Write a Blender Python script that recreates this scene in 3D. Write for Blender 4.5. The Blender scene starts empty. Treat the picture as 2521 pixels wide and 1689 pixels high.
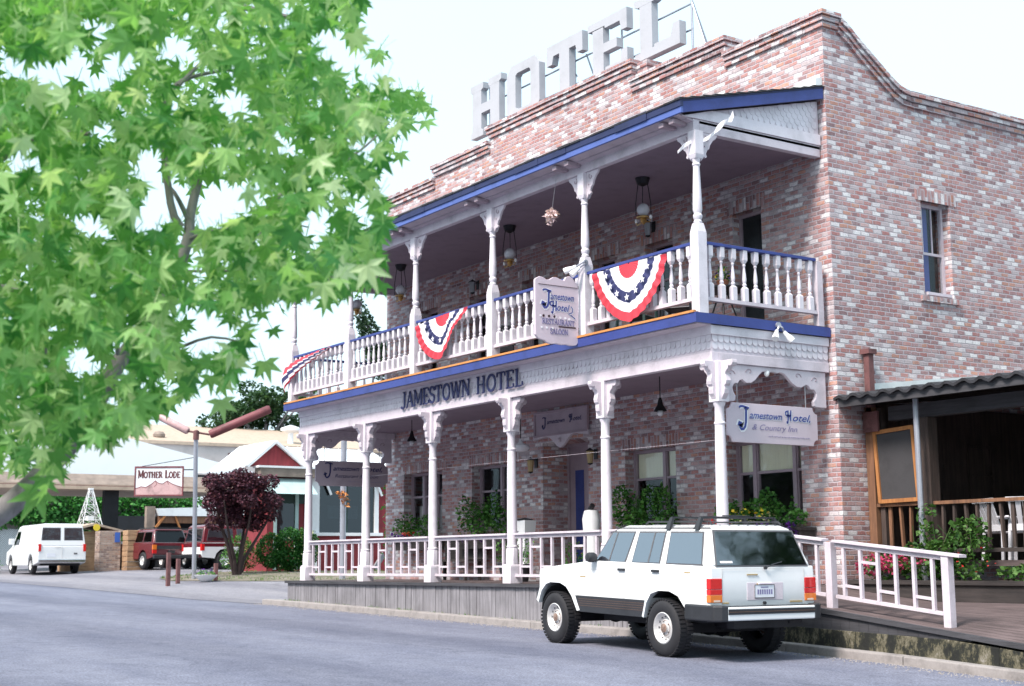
import bpy, bmesh, math, random
from mathutils import Vector, Matrix
random.seed(7)
R = math.radians
C = bpy.context.scene.collection
scene = bpy.context.scene

# ---------------------------------------------------------------- camera
PITCH, ROLL, YAW = 0.154016, -0.0075976, 0.979296
fw = Vector((-math.sin(YAW), math.cos(YAW), 0)); rt = Vector((math.cos(YAW), math.sin(YAW), 0)); up = Vector((0, 0, 1))
f2 = fw * math.cos(PITCH) + up * math.sin(PITCH); u2 = up * math.cos(PITCH) - fw * math.sin(PITCH)
r3 = rt * math.cos(ROLL) + u2 * math.sin(ROLL); u3 = u2 * math.cos(ROLL) - rt * math.sin(ROLL)
cam_d = bpy.data.cameras.new('camera'); cam = bpy.data.objects.new('camera', cam_d); C.objects.link(cam)
cam.matrix_world = Matrix(((r3.x, u3.x, -f2.x, 0), (r3.y, u3.y, -f2.y, 0), (r3.z, u3.z, -f2.z, 0), (0, 0, 0, 1)))
cam_d.sensor_width = 36; cam_d.lens = 3482.2 / 2521 * 36
cam_d.clip_start = 0.1; cam_d.clip_end = 2000
cam_d.dof.use_dof = True; cam_d.dof.focus_distance = 19.5; cam_d.dof.aperture_fstop = 3.8
scene.camera = cam

# ---------------------------------------------------------------- sky, sun, exposure
SUN_EL, SUN_AZ = R(50), R(284)      # azimuth measured from +x anticlockwise: light comes from there
world = bpy.data.worlds.new("World"); scene.world = world; world.use_nodes = True
nt = world.node_tree; bgn = nt.nodes['Background']
sky = nt.nodes.new('ShaderNodeTexSky'); sky.sky_type = 'NISHITA'; sky.sun_disc = False
sky.sun_elevation = SUN_EL; sky.sun_rotation = R(90) - SUN_AZ
sky.air_density = 1.0; sky.dust_density = 6.0; sky.ozone_density = 1.0
tc = nt.nodes.new('ShaderNodeTexCoord'); cn = nt.nodes.new('ShaderNodeTexNoise')
cn.inputs['Scale'].default_value = 1.6; cn.inputs['Detail'].default_value = 3
nt.links.new(tc.outputs['Generated'], cn.inputs['Vector'])
cr = nt.nodes.new('ShaderNodeValToRGB')
cr.color_ramp.elements[0].position = .3; cr.color_ramp.elements[0].color = (.63, .83, .98, 1)
cr.color_ramp.elements[1].position = .7; cr.color_ramp.elements[1].color = (.71, .92, 1.0, 1)
nt.links.new(cn.outputs['Fac'], cr.inputs['Fac'])
sc_ = nt.nodes.new('ShaderNodeVectorMath'); sc_.operation = 'SCALE'; sc_.inputs['Scale'].default_value = 6.1
nt.links.new(cr.outputs['Color'], sc_.inputs[0])
mx = nt.nodes.new('ShaderNodeMix'); mx.data_type = 'RGBA'; mx.inputs['Factor'].default_value = .8
nt.links.new(sky.outputs['Color'], mx.inputs['A']); nt.links.new(sc_.outputs['Vector'], mx.inputs['B'])
nt.links.new(mx.outputs['Result'], bgn.inputs['Color']); bgn.inputs['Strength'].default_value = 0.12
sun_d = bpy.data.lights.new('sun', 'SUN'); sun_d.energy = 2.6; sun_d.angle = R(16); sun_d.color = (1.0, .90, .84)
sun = bpy.data.objects.new('sun', sun_d); C.objects.link(sun)
sdir = Vector((math.cos(SUN_AZ) * math.cos(SUN_EL), math.sin(SUN_AZ) * math.cos(SUN_EL), math.sin(SUN_EL)))
sun.rotation_euler = sdir.to_track_quat('Z', 'Y').to_euler(); sun.location = (0, 0, 40)
scene.view_settings.view_transform = 'Standard'; scene.view_settings.look = 'None'
scene.view_settings.gamma = 1; scene.view_settings.exposure = 1.15
scene.cycles.max_bounces = 8; scene.cycles.transparent_max_bounces = 12

# ---------------------------------------------------------------- materials
MATS = {}
def mk(name):
    m = bpy.data.materials.new(name); m.use_nodes = True; MATS[name] = m
    return m, m.node_tree, m.node_tree.nodes['Principled BSDF']
def lk(t, a, b): t.links.new(a, b)
def ramp(t, stops, interp='LINEAR'):
    n = t.nodes.new('ShaderNodeValToRGB'); e = n.color_ramp.elements; n.color_ramp.interpolation = interp
    while len(e) < len(stops): e.new(.5)
    for k, (p, c) in enumerate(stops): e[k].position = p; e[k].color = (*c, 1)
    return n
def posn(t, scale=(1, 1, 1), obj=False):
    if obj: src = t.nodes.new('ShaderNodeTexCoord').outputs['Object']
    else: src = t.nodes.new('ShaderNodeNewGeometry').outputs['Position']
    mp = t.nodes.new('ShaderNodeMapping'); mp.inputs['Scale'].default_value = scale
    lk(t, src, mp.inputs['Vector']); return mp.outputs['Vector']
def noise(t, vec, scale, detail=4, rough=.6):
    n = t.nodes.new('ShaderNodeTexNoise'); n.inputs['Scale'].default_value = scale
    n.inputs['Detail'].default_value = detail; n.inputs['Roughness'].default_value = rough
    lk(t, vec, n.inputs['Vector']); return n.outputs['Fac']
def bump(t, b, h, strength=.3, dist=.01):
    n = t.nodes.new('ShaderNodeBump'); n.inputs['Strength'].default_value = strength; n.inputs['Distance'].default_value = dist
    lk(t, h, n.inputs['Height']); lk(t, n.outputs['Normal'], b.inputs['Normal'])
def mixc(t, fac, a, b, mode='MIX'):
    n = t.nodes.new('ShaderNodeMix'); n.data_type = 'RGBA'; n.blend_type = mode
    for key, v in (('Factor', fac), ('A', a), ('B', b)):
        if isinstance(v, (int, float)): n.inputs[key].default_value = v
        elif isinstance(v, tuple): n.inputs[key].default_value = (*v, 1)
        else: lk(t, v, n.inputs[key])
    return n.outputs['Result']
def paint(name, c, rough=.6, var=.18, scale=3.0, metal=0, bumps=.15, coat=0, spec=None, stretch=(1, 1, 1), fine=40):
    """painted or plain surface with uneven tone and fine grain"""
    m, t, b = mk(name); v = posn(t, stretch)
    n1 = noise(t, v, scale, 5); n2 = noise(t, v, fine, 3)
    d = tuple(x * (1 - var * 1.6) for x in c); l = tuple(min(1, x * (1 + var * .5)) for x in c)
    r1 = ramp(t, [(.28, d), (.5, c), (.75, l)]); lk(t, n1, r1.inputs['Fac'])
    r2 = ramp(t, [(.3, (1 - var * .6,) * 3), (.65, (1, 1, 1))]); lk(t, n2, r2.inputs['Fac'])
    lk(t, mixc(t, 1.0, r1.outputs['Color'], r2.outputs['Color'], 'MULTIPLY'), b.inputs['Base Color'])
    b.inputs['Roughness'].default_value = rough; b.inputs['Metallic'].default_value = metal
    b.inputs['Coat Weight'].default_value = coat
    if spec is not None: b.inputs['Specular IOR Level'].default_value = spec
    if bumps: bump(t, b, n2, bumps, .004)
    return m
def wood(name, c, c2, scale=(1, 1, 1), rough=.8, axis='z', grain=14):
    m, t, b = mk(name)
    s = {'z': (grain, grain, 1), 'x': (1, grain, grain), 'y': (grain, 1, grain)}[axis]
    v = posn(t, s); n1 = noise(t, v, 1.2, 6, .7); n2 = noise(t, posn(t), 1.6, 4)
    r1 = ramp(t, [(.3, c2), (.62, c)]); lk(t, n1, r1.inputs['Fac'])
    r2 = ramp(t, [(.3, (.6, .6, .6)), (.6, (1, 1, 1))]); lk(t, n2, r2.inputs['Fac'])
    lk(t, mixc(t, .8, r1.outputs['Color'], r2.outputs['Color'], 'MULTIPLY'), b.inputs['Base Color'])
    b.inputs['Roughness'].default_value = rough; bump(t, b, n1, .4, .01)
    return m
def brick(name, soldier=False, row=.076, width=.198, pal=None, mortar=(.47, .425, .455), tone=1.0):
    m, t, b = mk(name)
    g = t.nodes.new('ShaderNodeNewGeometry'); sp = t.nodes.new('ShaderNodeSeparateXYZ'); lk(t, g.outputs['Position'], sp.inputs[0])
    ad = t.nodes.new('ShaderNodeMath'); lk(t, sp.outputs['X'], ad.inputs[0]); lk(t, sp.outputs['Y'], ad.inputs[1])
    cb = t.nodes.new('ShaderNodeCombineXYZ')
    if soldier: lk(t, sp.outputs['Z'], cb.inputs['X']); lk(t, ad.outputs[0], cb.inputs['Y'])
    else: lk(t, ad.outputs[0], cb.inputs['X']); lk(t, sp.outputs['Z'], cb.inputs['Y'])
    nz = t.nodes.new('ShaderNodeTexNoise'); nz.inputs['Scale'].default_value = 11; nz.inputs['Detail'].default_value = 3; lk(t, cb.outputs[0], nz.inputs['Vector'])
    sb = t.nodes.new('ShaderNodeVectorMath'); sb.operation = 'SUBTRACT'; lk(t, nz.outputs['Color'], sb.inputs[0]); sb.inputs[1].default_value = (.5, .5, .5)
    sc = t.nodes.new('ShaderNodeVectorMath'); sc.operation = 'MULTIPLY'; lk(t, sb.outputs[0], sc.inputs[0]); sc.inputs[1].default_value = (.065, .034, 0)
    av = t.nodes.new('ShaderNodeVectorMath'); lk(t, cb.outputs[0], av.inputs[0]); lk(t, sc.outputs[0], av.inputs[1])
    bt = t.nodes.new('ShaderNodeTexBrick'); bt.offset = .5; bt.squash = 1
    bt.inputs['Scale'].default_value = 1; bt.inputs['Brick Width'].default_value = width; bt.inputs['Row Height'].default_value = row
    bt.inputs['Mortar Size'].default_value = .0125; bt.inputs['Mortar Smooth'].default_value = .55; bt.inputs['Bias'].default_value = 0
    bt.inputs['Color1'].default_value = (0, 0, 0, 1); bt.inputs['Color2'].default_value = (1, 1, 1, 1); bt.inputs['Mortar'].default_value = (.5, .5, .5, 1)
    lk(t, av.outputs[0], bt.inputs['Vector'])
    pal = pal or [(0, (.28, .15, .16)), (.05, (.50, .19, .17)), (.17, (.58, .27, .24)), (.31, (.44, .24, .24)), (.41, (.66, .31, .21)), (.49, (.64, .42, .41)),
                  (.60, (.52, .31, .31)), (.69, (.60, .53, .55)), (.78, (.82, .78, .80)), (.87, (1.0, 1.0, 1.0))]
    pal = [(p, tuple((x * .77 + q * .23) * tone for x, q in zip(c, (.60, .49, .48)))) for p, c in pal]
    def mth(op, a, b_=None, c=None):
        n = t.nodes.new('ShaderNodeMath'); n.operation = op
        for i, q in enumerate((a, b_, c)):
            if q is None: continue
            if isinstance(q, (int, float)): n.inputs[i].default_value = q
            else: lk(t, q, n.inputs[i])
        return n.outputs[0]
    s2 = t.nodes.new('ShaderNodeSeparateXYZ'); lk(t, av.outputs[0], s2.inputs[0])
    rowi = mth('FLOOR', mth('DIVIDE', s2.outputs['Y'], row)); even = mth('SUBTRACT', 1, mth('FLOORED_MODULO', rowi, 2))
    coli = mth('FLOOR', mth('DIVIDE', mth('MULTIPLY_ADD', even, .5 * width, s2.outputs['X']), width))
    c3 = t.nodes.new('ShaderNodeCombineXYZ'); lk(t, coli, c3.inputs[0]); lk(t, rowi, c3.inputs[1])
    wn = t.nodes.new('ShaderNodeTexWhiteNoise'); wn.noise_dimensions = '2D'; lk(t, c3.outputs[0], wn.inputs['Vector'])
    big = noise(t, posn(t), .8, 3); tv = mth('ADD', wn.outputs['Value'], mth('MULTIPLY', mth('SUBTRACT', big, .5), .16))
    r = ramp(t, pal, 'CONSTANT'); lk(t, tv, r.inputs['Fac'])
    # smears of mortar and old whitewash, in patches
    nw = noise(t, posn(t), 11, 5, .7); rw = ramp(t, [(.48, (0, 0, 0)), (.68, (1, 1, 1))]); lk(t, nw, rw.inputs['Fac'])
    c1 = mixc(t, rw.outputs['Color'], r.outputs['Color'], mixc(t, .4, r.outputs['Color'], (.66 * tone, .60 * tone, .61 * tone)))
    nf = noise(t, posn(t), 60, 3); rf = ramp(t, [(.3, (.72, .7, .7)), (.65, (1, 1, 1))]); lk(t, nf, rf.inputs['Fac'])
    c2 = mixc(t, 1.0, c1, rf.outputs['Color'], 'MULTIPLY')
    nl = noise(t, posn(t), .55, 4); rl = ramp(t, [(.3, (.80, .78, .80)), (.6, (1, 1, 1))]); lk(t, nl, rl.inputs['Fac'])
    c2 = mixc(t, 1.0, c2, rl.outputs['Color'], 'MULTIPLY')
    ns = noise(t, posn(t, (2.2, 2.2, .22)), 1.6, 5, .7); rs = ramp(t, [(.32, (.80, .79, .80)), (.55, (1, 1, 1))]); lk(t, ns, rs.inputs['Fac'])
    c2 = mixc(t, 1.0, c2, rs.outputs['Color'], 'MULTIPLY')
    cf = mixc(t, bt.outputs['Fac'], c2, tuple(x * tone for x in mortar))
    lk(t, cf, b.inputs['Base Color']); b.inputs['Roughness'].default_value = .88; b.inputs['Specular IOR Level'].default_value = .25
    inv = t.nodes.new('ShaderNodeMath'); inv.operation = 'SUBTRACT'; inv.inputs[0].default_value = 1; lk(t, bt.outputs['Fac'], inv.inputs[1])
    ad2 = t.nodes.new('ShaderNodeMath'); ad2.operation = 'MULTIPLY_ADD'; lk(t, nf, ad2.inputs[0]); ad2.inputs[1].default_value = .35; lk(t, inv.outputs[0], ad2.inputs[2])
    bump(t, b, ad2.outputs[0], .8, .012)
    return m
def glass(name, tint=(.25, .3, .3), refl=.35, rough=.02, mult=.40):
    m, t, b = mk(name); out = t.nodes['Material Output']
    gl = t.nodes.new('ShaderNodeBsdfGlossy'); gl.inputs['Roughness'].default_value = rough; gl.inputs['Color'].default_value = (.9, .95, 1, 1)
    tr = t.nodes.new('ShaderNodeBsdfTransparent'); tr.inputs['Color'].default_value = (*tint, 1)
    lw = t.nodes.new('ShaderNodeLayerWeight'); lw.inputs['Blend'].default_value = .35
    ma = t.nodes.new('ShaderNodeMath'); ma.operation = 'MULTIPLY_ADD'; ma.inputs[1].default_value = mult; ma.inputs[2].default_value = refl; ma.use_clamp = True
    lk(t, lw.outputs['Fresnel'], ma.inputs[0])
    nb = t.nodes.new('ShaderNodeBump'); nb.inputs['Strength'].default_value = .03; nb.inputs['Distance'].default_value = .05
    lk(t, noise(t, posn(t), 2.2, 2), nb.inputs['Height']); lk(t, nb.outputs['Normal'], gl.inputs['Normal'])
    ms = t.nodes.new('ShaderNodeMixShader'); lk(t, ma.outputs[0], ms.inputs[0]); lk(t, tr.outputs[0], ms.inputs[1]); lk(t, gl.outputs[0], ms.inputs[2])
    lk(t, ms.outputs[0], out.inputs['Surface']); return m
def leafmat(name, stops, trans=.45, rough=.5, spec=.3):
    m, t, b = mk(name); out = t.nodes['Material Output']
    g = t.nodes.new('ShaderNodeNewGeometry'); r = ramp(t, stops); lk(t, g.outputs['Random Per Island'], r.inputs['Fac'])
    v = noise(t, posn(t), 22, 3); rv = ramp(t, [(.3, (.78, .8, .75)), (.7, (1, 1, 1))]); lk(t, v, rv.inputs['Fac'])
    c = mixc(t, 1.0, r.outputs['Color'], rv.outputs['Color'], 'MULTIPLY')
    lk(t, c, b.inputs['Base Color']); b.inputs['Roughness'].default_value = rough; b.inputs['Specular IOR Level'].default_value = spec
    tl = t.nodes.new('ShaderNodeBsdfTranslucent'); lk(t, mixc(t, 1.0, c, (1.0, 1.0, .55), 'MULTIPLY'), tl.inputs['Color'])
    ms = t.nodes.new('ShaderNodeMixShader'); ms.inputs[0].default_value = trans
    lk(t, b.outputs[0], ms.inputs[1]); lk(t, tl.outputs[0], ms.inputs[2]); lk(t, ms.outputs[0], out.inputs['Surface']); return m

brick('brick'); brick('brick_soldier', soldier=True, row=.085, width=.24)
brick('brick_dark', tone=.8); brick('brick_old', row=.09, width=.25, pal=[(0, (.25, .17, .13)), (.3, (.5, .36, .26)), (.6, (.42, .26, .17)), (.8, (.62, .5, .4))], mortar=(.35, .3, .26))
LAV = (.70, .62, .68)
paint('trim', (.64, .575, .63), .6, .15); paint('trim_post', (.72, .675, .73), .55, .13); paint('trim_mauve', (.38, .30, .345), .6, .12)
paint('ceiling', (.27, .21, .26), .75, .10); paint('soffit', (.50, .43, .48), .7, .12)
paint('blue', (.038, .06, .25), .55, .18); paint('blue_pale', (.085, .135, .40), .5, .14); paint('blue_edge', (.02, .03, .10), .6, .2)
paint('orange_edge', (.62, .26, .08), .7, .2); paint('sign_face', (.60, .52, .585), .6, .06); paint('sign_shaded', (.42, .35, .40), .7, .1)  # last tone repeats the sign face darkened, painting in porch shade
paint('ink_blue', (.05, .07, .30), .6, .15); paint('ink_navy', (.025, .03, .12), .6, .15); paint('ink_pale', (.22, .20, .38), .6, .2); paint('ink_brown', (.12, .035, .04), .6, .2)
paint('halo_white', (.82, .82, .86), .6, .1); paint('ink_dark', (.03, .01, .015), .5, .1)
paint('letter', (.43, .44, .475), .75, .08, scale=2); paint('metal_dark', (.03, .03, .035), .45, .3, metal=.6); paint('metal_grey', (.32, .33, .36), .45, .2, metal=.4)
paint('shingle', (.032, .033, .040), .9, .4, scale=6); paint('roof_flash', (.75, .78, .78), .4, .1)
paint('red_cloth', (.62, .045, .07), .8, .08); paint('white_cloth', (.85, .83, .86), .8, .06); paint('navy_cloth', (.03, .035, .12), .8, .15)
paint('brass', (.55, .36, .14), .3, .15, metal=.8); paint('globe', (.62, .62, .66), .15, .05); paint('bulb_white', (.9, .9, .9), .2, .03)
paint('kerb', (.31, .285, .275), .9, .22, scale=4, bumps=.4); paint('concrete', (.30, .28, .27), .9, .25, scale=2, bumps=.4)
wood('skirt', (.30, .29, .315), (.13, .125, .135), axis='z', grain=34); wood('deck', (.155, .115, .115), (.06, .045, .046), axis='x', grain=14)
wood('dark_wood', (.055, .044, .042), (.022, .019, .019), axis='x'); wood('dark_wood_v', (.10, .07, .06), (.035, .028, .026), axis='z'); wood('fascia_dark', (.07, .07, .08), (.03, .03, .035), axis='x')
wood('brown_wood', (.30, .15, .08), (.14, .07, .045), axis='z'); wood('cedar', (.50, .22, .07), (.34, .13, .05), axis='z'); wood('plank_tan', (.48, .31, .18), (.26, .15, .09), axis='y', grain=8)
wood('tan_band', (.30, .24, .20), (.20, .16, .14), axis='y', grain=3)
wood('red_siding', (.28, .035, .045), (.20, .025, .035), axis='z', grain=9)
paint('white_trim', (.82, .84, .86), .5, .06); paint('white_roof', (.80, .84, .86), .45, .08); paint('white_wall', (.88, .90, .92), .7, .03, scale=.5); paint('teal', (.42, .57, .57), .5, .15); paint('dark_green', (.02, .05, .045), .6, .2)
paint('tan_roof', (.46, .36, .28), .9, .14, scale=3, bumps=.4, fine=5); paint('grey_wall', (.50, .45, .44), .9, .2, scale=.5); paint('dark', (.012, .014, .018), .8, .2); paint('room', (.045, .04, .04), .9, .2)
paint('rust', (.17, .075, .075), .8, .35, scale=4); paint('canister', (.20, .055, .065), .6, .3, scale=2.5); paint('canister_pale', (.55, .36, .36), .6, .35, scale=3); paint('galv', (.42, .44, .50), .4, .15, metal=.5)
paint('car_white', (.80, .82, .83), .22, .02, coat=.6, bumps=0); paint('car_red', (.12, .012, .02), .22, .04, coat=.6, bumps=0); paint('car_maroon', (.10, .02, .03), .25, .05, coat=.6, bumps=0)
paint('car_grey', (.10, .10, .12), .4, .1, bumps=0); paint('rubber', (.018, .018, .022), .75, .3, fine=90, bumps=.4); paint('plastic', (.028, .03, .036), .55, .25); paint('seam', (.10, .10, .11), .6, .05, bumps=0)
paint('rim', (.72, .71, .70), .35, .15, metal=.35); paint('rim_rust', (.36, .25, .20), .5, .4, metal=.4, scale=14); paint('chrome', (.72, .73, .75), .16, .05, metal=1, bumps=0)
paint('lens_red', (.62, .02, .02), .15, .05, coat=1, bumps=0); paint('lens_amber', (.75, .20, .03), .15, .05, coat=1, bumps=0); paint('lens_clear', (.75, .6, .5), .15, .05, coat=1, bumps=0)
paint('plate', (.72, .74, .80), .4, .05); paint('gold', (.45, .33, .16), .4, .1); paint('seat', (.22, .20, .2), .8, .15); paint('blind', (1.0, .97, .74), .8, .06, scale=20, stretch=(1, 1, .05)); paint('curtain', (.62, .58, .60), .85, .1)
paint('screen', (.055, .055, .06), .9, .15); paint('plastic_white', (.75, .76, .82), .4, .04); paint('copper_line', (.13, .075, .055), .5, .2); paint('terracotta', (.36, .14, .08), .8, .2); paint('soil', (.05, .035, .03), .95, .3)
paint('bark', (.27, .25, .26), .9, .35, scale=8, stretch=(1, 1, .4), bumps=.8, fine=30); paint('bark_dark', (.055, .035, .035), .9, .3); paint('sign_white', (.72, .74, .76), .5, .08); paint('yellow', (.8, .6, .05), .5, .05); paint('blue_sign', (.04, .12, .45), .5, .05)
glass('glass_window', (.95, .96, .96), .0, mult=.06); glass('glass_side', (.55, .58, .64), .30); glass('glass_car', (.16, .2, .22), .20); glass('glass_rear', (.07, .09, .085), .20, rough=.05); glass('glass_dark', (.05, .06, .07), .03, mult=.15); glass('glass_far', (.3, .34, .36), .05)
LEAF = [(0, (.07, .28, .07)), (.22, (.16, .43, .12)), (.55, (.27, .57, .18)), (.82, (.43, .71, .28)), (1, (.68, .86, .54))]
leafmat('leaf', LEAF, .55, .42); leafmat('leaf_plant', [(0, (.03, .11, .025)), (.6, (.085, .26, .05)), (1, (.20, .42, .11))], .3)
leafmat('leaf_vine', [(0, (.03, .085, .02)), (.6, (.07, .18, .04)), (1, (.17, .30, .09))], .3)
leafmat('leaf_bush', [(0, (.015, .075, .018)), (.6, (.04, .18, .035)), (1, (.11, .30, .06))], .3); leafmat('leaf_ivy', [(0, (.03, .14, .035)), (.7, (.09, .32, .07)), (1, (.16, .44, .11))], .3)
leafmat('leaf_maple', [(0, (.05, .020, .038)), (.6, (.095, .035, .06)), (.9, (.18, .06, .095)), (1, (.32, .12, .16))], .3)
leafmat('leaf_oak', [(0, (.015, .045, .018)), (.6, (.035, .09, .035)), (1, (.07, .15, .055))], .3); leafmat('leaf_cypress', [(0, (.02, .05, .025)), (1, (.06, .12, .06))], .2)
for nm, c in (('petal_purple', (.16, .04, .36)), ('petal_red', (.75, .05, .05)), ('petal_pink', (.75, .10, .25)), ('petal_yellow', (.85, .65, .05)), ('petal_white', (.85, .85, .85)), ('petal_cream', (.7, .72, .4)), ('petal_blush', (1.0, .78, .85))):
    leafmat(nm, [(0, tuple(x * .75 for x in c)), (1, c)], .25)
leafmat('grass', [(0, (.05, .12, .03)), (.6, (.10, .22, .05)), (.85, (.20, .30, .09)), (1, (.34, .30, .14))], .3)

def asphalt(name, c, patch, sc=.35):
    m, t, b = mk(name)
    n1 = noise(t, posn(t, (.25, 1.1, 1)), sc * 3, 5); n2 = noise(t, posn(t), 38, 2, .8); n3 = noise(t, posn(t), 4, 4)
    r1 = ramp(t, [(.32, c), (.7, patch)]); lk(t, n1, r1.inputs['Fac'])
    r2 = ramp(t, [(.30, (.55, .55, .57)), (.5, (.95, .95, .95)), (.72, (1.35, 1.35, 1.38))]); lk(t, n2, r2.inputs['Fac'])
    r3 = ramp(t, [(.3, (.86, .86, .87)), (.7, (1.06, 1.06, 1.06))]); lk(t, n3, r3.inputs['Fac'])
    # oily tracks and old seams running along the street
    wv = t.nodes.new('ShaderNodeTexWave'); wv.wave_type = 'BANDS'; wv.bands_direction = 'Y'; wv.inputs['Scale'].default_value = .09
    wv.inputs['Distortion'].default_value = 3.0; wv.inputs['Detail'].default_value = 3; wv.inputs['Detail Scale'].default_value = .4
    lk(t, posn(t, (.3, 1, 1)), wv.inputs['Vector']); r4 = ramp(t, [(.1, (.84, .84, .86)), (.6, (1.05, 1.05, 1.05))]); lk(t, wv.outputs['Fac'], r4.inputs['Fac'])
    cc = mixc(t, 1., mixc(t, 1., mixc(t, 1., r1.outputs['Color'], r2.outputs['Color'], 'MULTIPLY'), r3.outputs['Color'], 'MULTIPLY'), r4.outputs['Color'], 'MULTIPLY')
    vo = t.nodes.new('ShaderNodeTexVoronoi'); vo.feature = 'DISTANCE_TO_EDGE'; vo.inputs['Scale'].default_value = .28
    nv = t.nodes.new('ShaderNodeTexNoise'); nv.inputs['Scale'].default_value = 1.3; nv.inputs['Detail'].default_value = 5; lk(t, posn(t), nv.inputs['Vector'])
    va = t.nodes.new('ShaderNodeVectorMath'); va.operation = 'MULTIPLY_ADD'; lk(t, nv.outputs['Color'], va.inputs[0]); va.inputs[1].default_value = (1.2, 1.2, 0); lk(t, posn(t), va.inputs[2]); lk(t, va.outputs[0], vo.inputs['Vector'])
    rc = ramp(t, [(.0, (.78, .78, .79)), (.005, (1, 1, 1))]); lk(t, vo.outputs['Distance'], rc.inputs['Fac'])
    no = noise(t, posn(t, (.6, 1, 1)), .9, 6, .75); ro_ = ramp(t, [(.30, (.90, .90, .90)), (.42, (1, 1, 1)), (.62, (1, 1, 1)), (.74, (1.06, 1.06, 1.05))]); lk(t, no, ro_.inputs['Fac'])
    cc = mixc(t, 1., mixc(t, 1., cc, rc.outputs['Color'], 'MULTIPLY'), ro_.outputs['Color'], 'MULTIPLY')
    lk(t, cc, b.inputs['Base Color']); b.inputs['Roughness'].default_value = .93; b.inputs['Specular IOR Level'].default_value = .2
    bump(t, b, n2, .6, .01); return m
asphalt('asphalt', (.145, .155, .205), (.20, .21, .26)); asphalt('lot', (.21, .207, .235), (.27, .262, .28))
def dirt():
    m, t, b = mk('dirt'); n = noise(t, posn(t), 1.3, 6, .7); r = ramp(t, [(.3, (.07, .10, .045)), (.45, (.18, .16, .11)), (.62, (.27, .23, .20))]); lk(t, n, r.inputs['Fac'])
    n2 = noise(t, posn(t), 30, 3); r2 = ramp(t, [(.3, (.6, .6, .6)), (.7, (1.1, 1.1, 1.1))]); lk(t, n2, r2.inputs['Fac'])
    lk(t, mixc(t, 1., r.outputs['Color'], r2.outputs['Color'], 'MULTIPLY'), b.inputs['Base Color']); b.inputs['Roughness'].default_value = .95; bump(t, b, n2, .6, .02)
dirt()
def mossy():
    m, t, b = mk('mossy'); n = noise(t, posn(t, (1.6, 1.6, .9)), 3.2, 7, .8)
    r = ramp(t, [(.42, (.012, .013, .012)), (.50, (.022, .024, .018)), (.54, (.085, .078, .048)), (.62, (.17, .155, .115)), (.74, (.36, .34, .33))]); lk(t, n, r.inputs['Fac'])
    lk(t, r.outputs['Color'], b.inputs['Base Color']); b.inputs['Roughness'].default_value = .95; bump(t, b, n, .6, .03)
mossy()
def lattice():
    m, t, b = mk('lattice')
    w = t.nodes.new('ShaderNodeTexWave'); w.bands_direction = 'DIAGONAL'; w.inputs['Scale'].default_value = 6; lk(t, posn(t), w.inputs['Vector'])
    r = ramp(t, [(.35, (.10, .11, .12)), (.5, (.62, .66, .68))]); lk(t, w.outputs['Fac'], r.inputs['Fac']); lk(t, r.outputs['Color'], b.inputs['Base Color'])
lattice()

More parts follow.
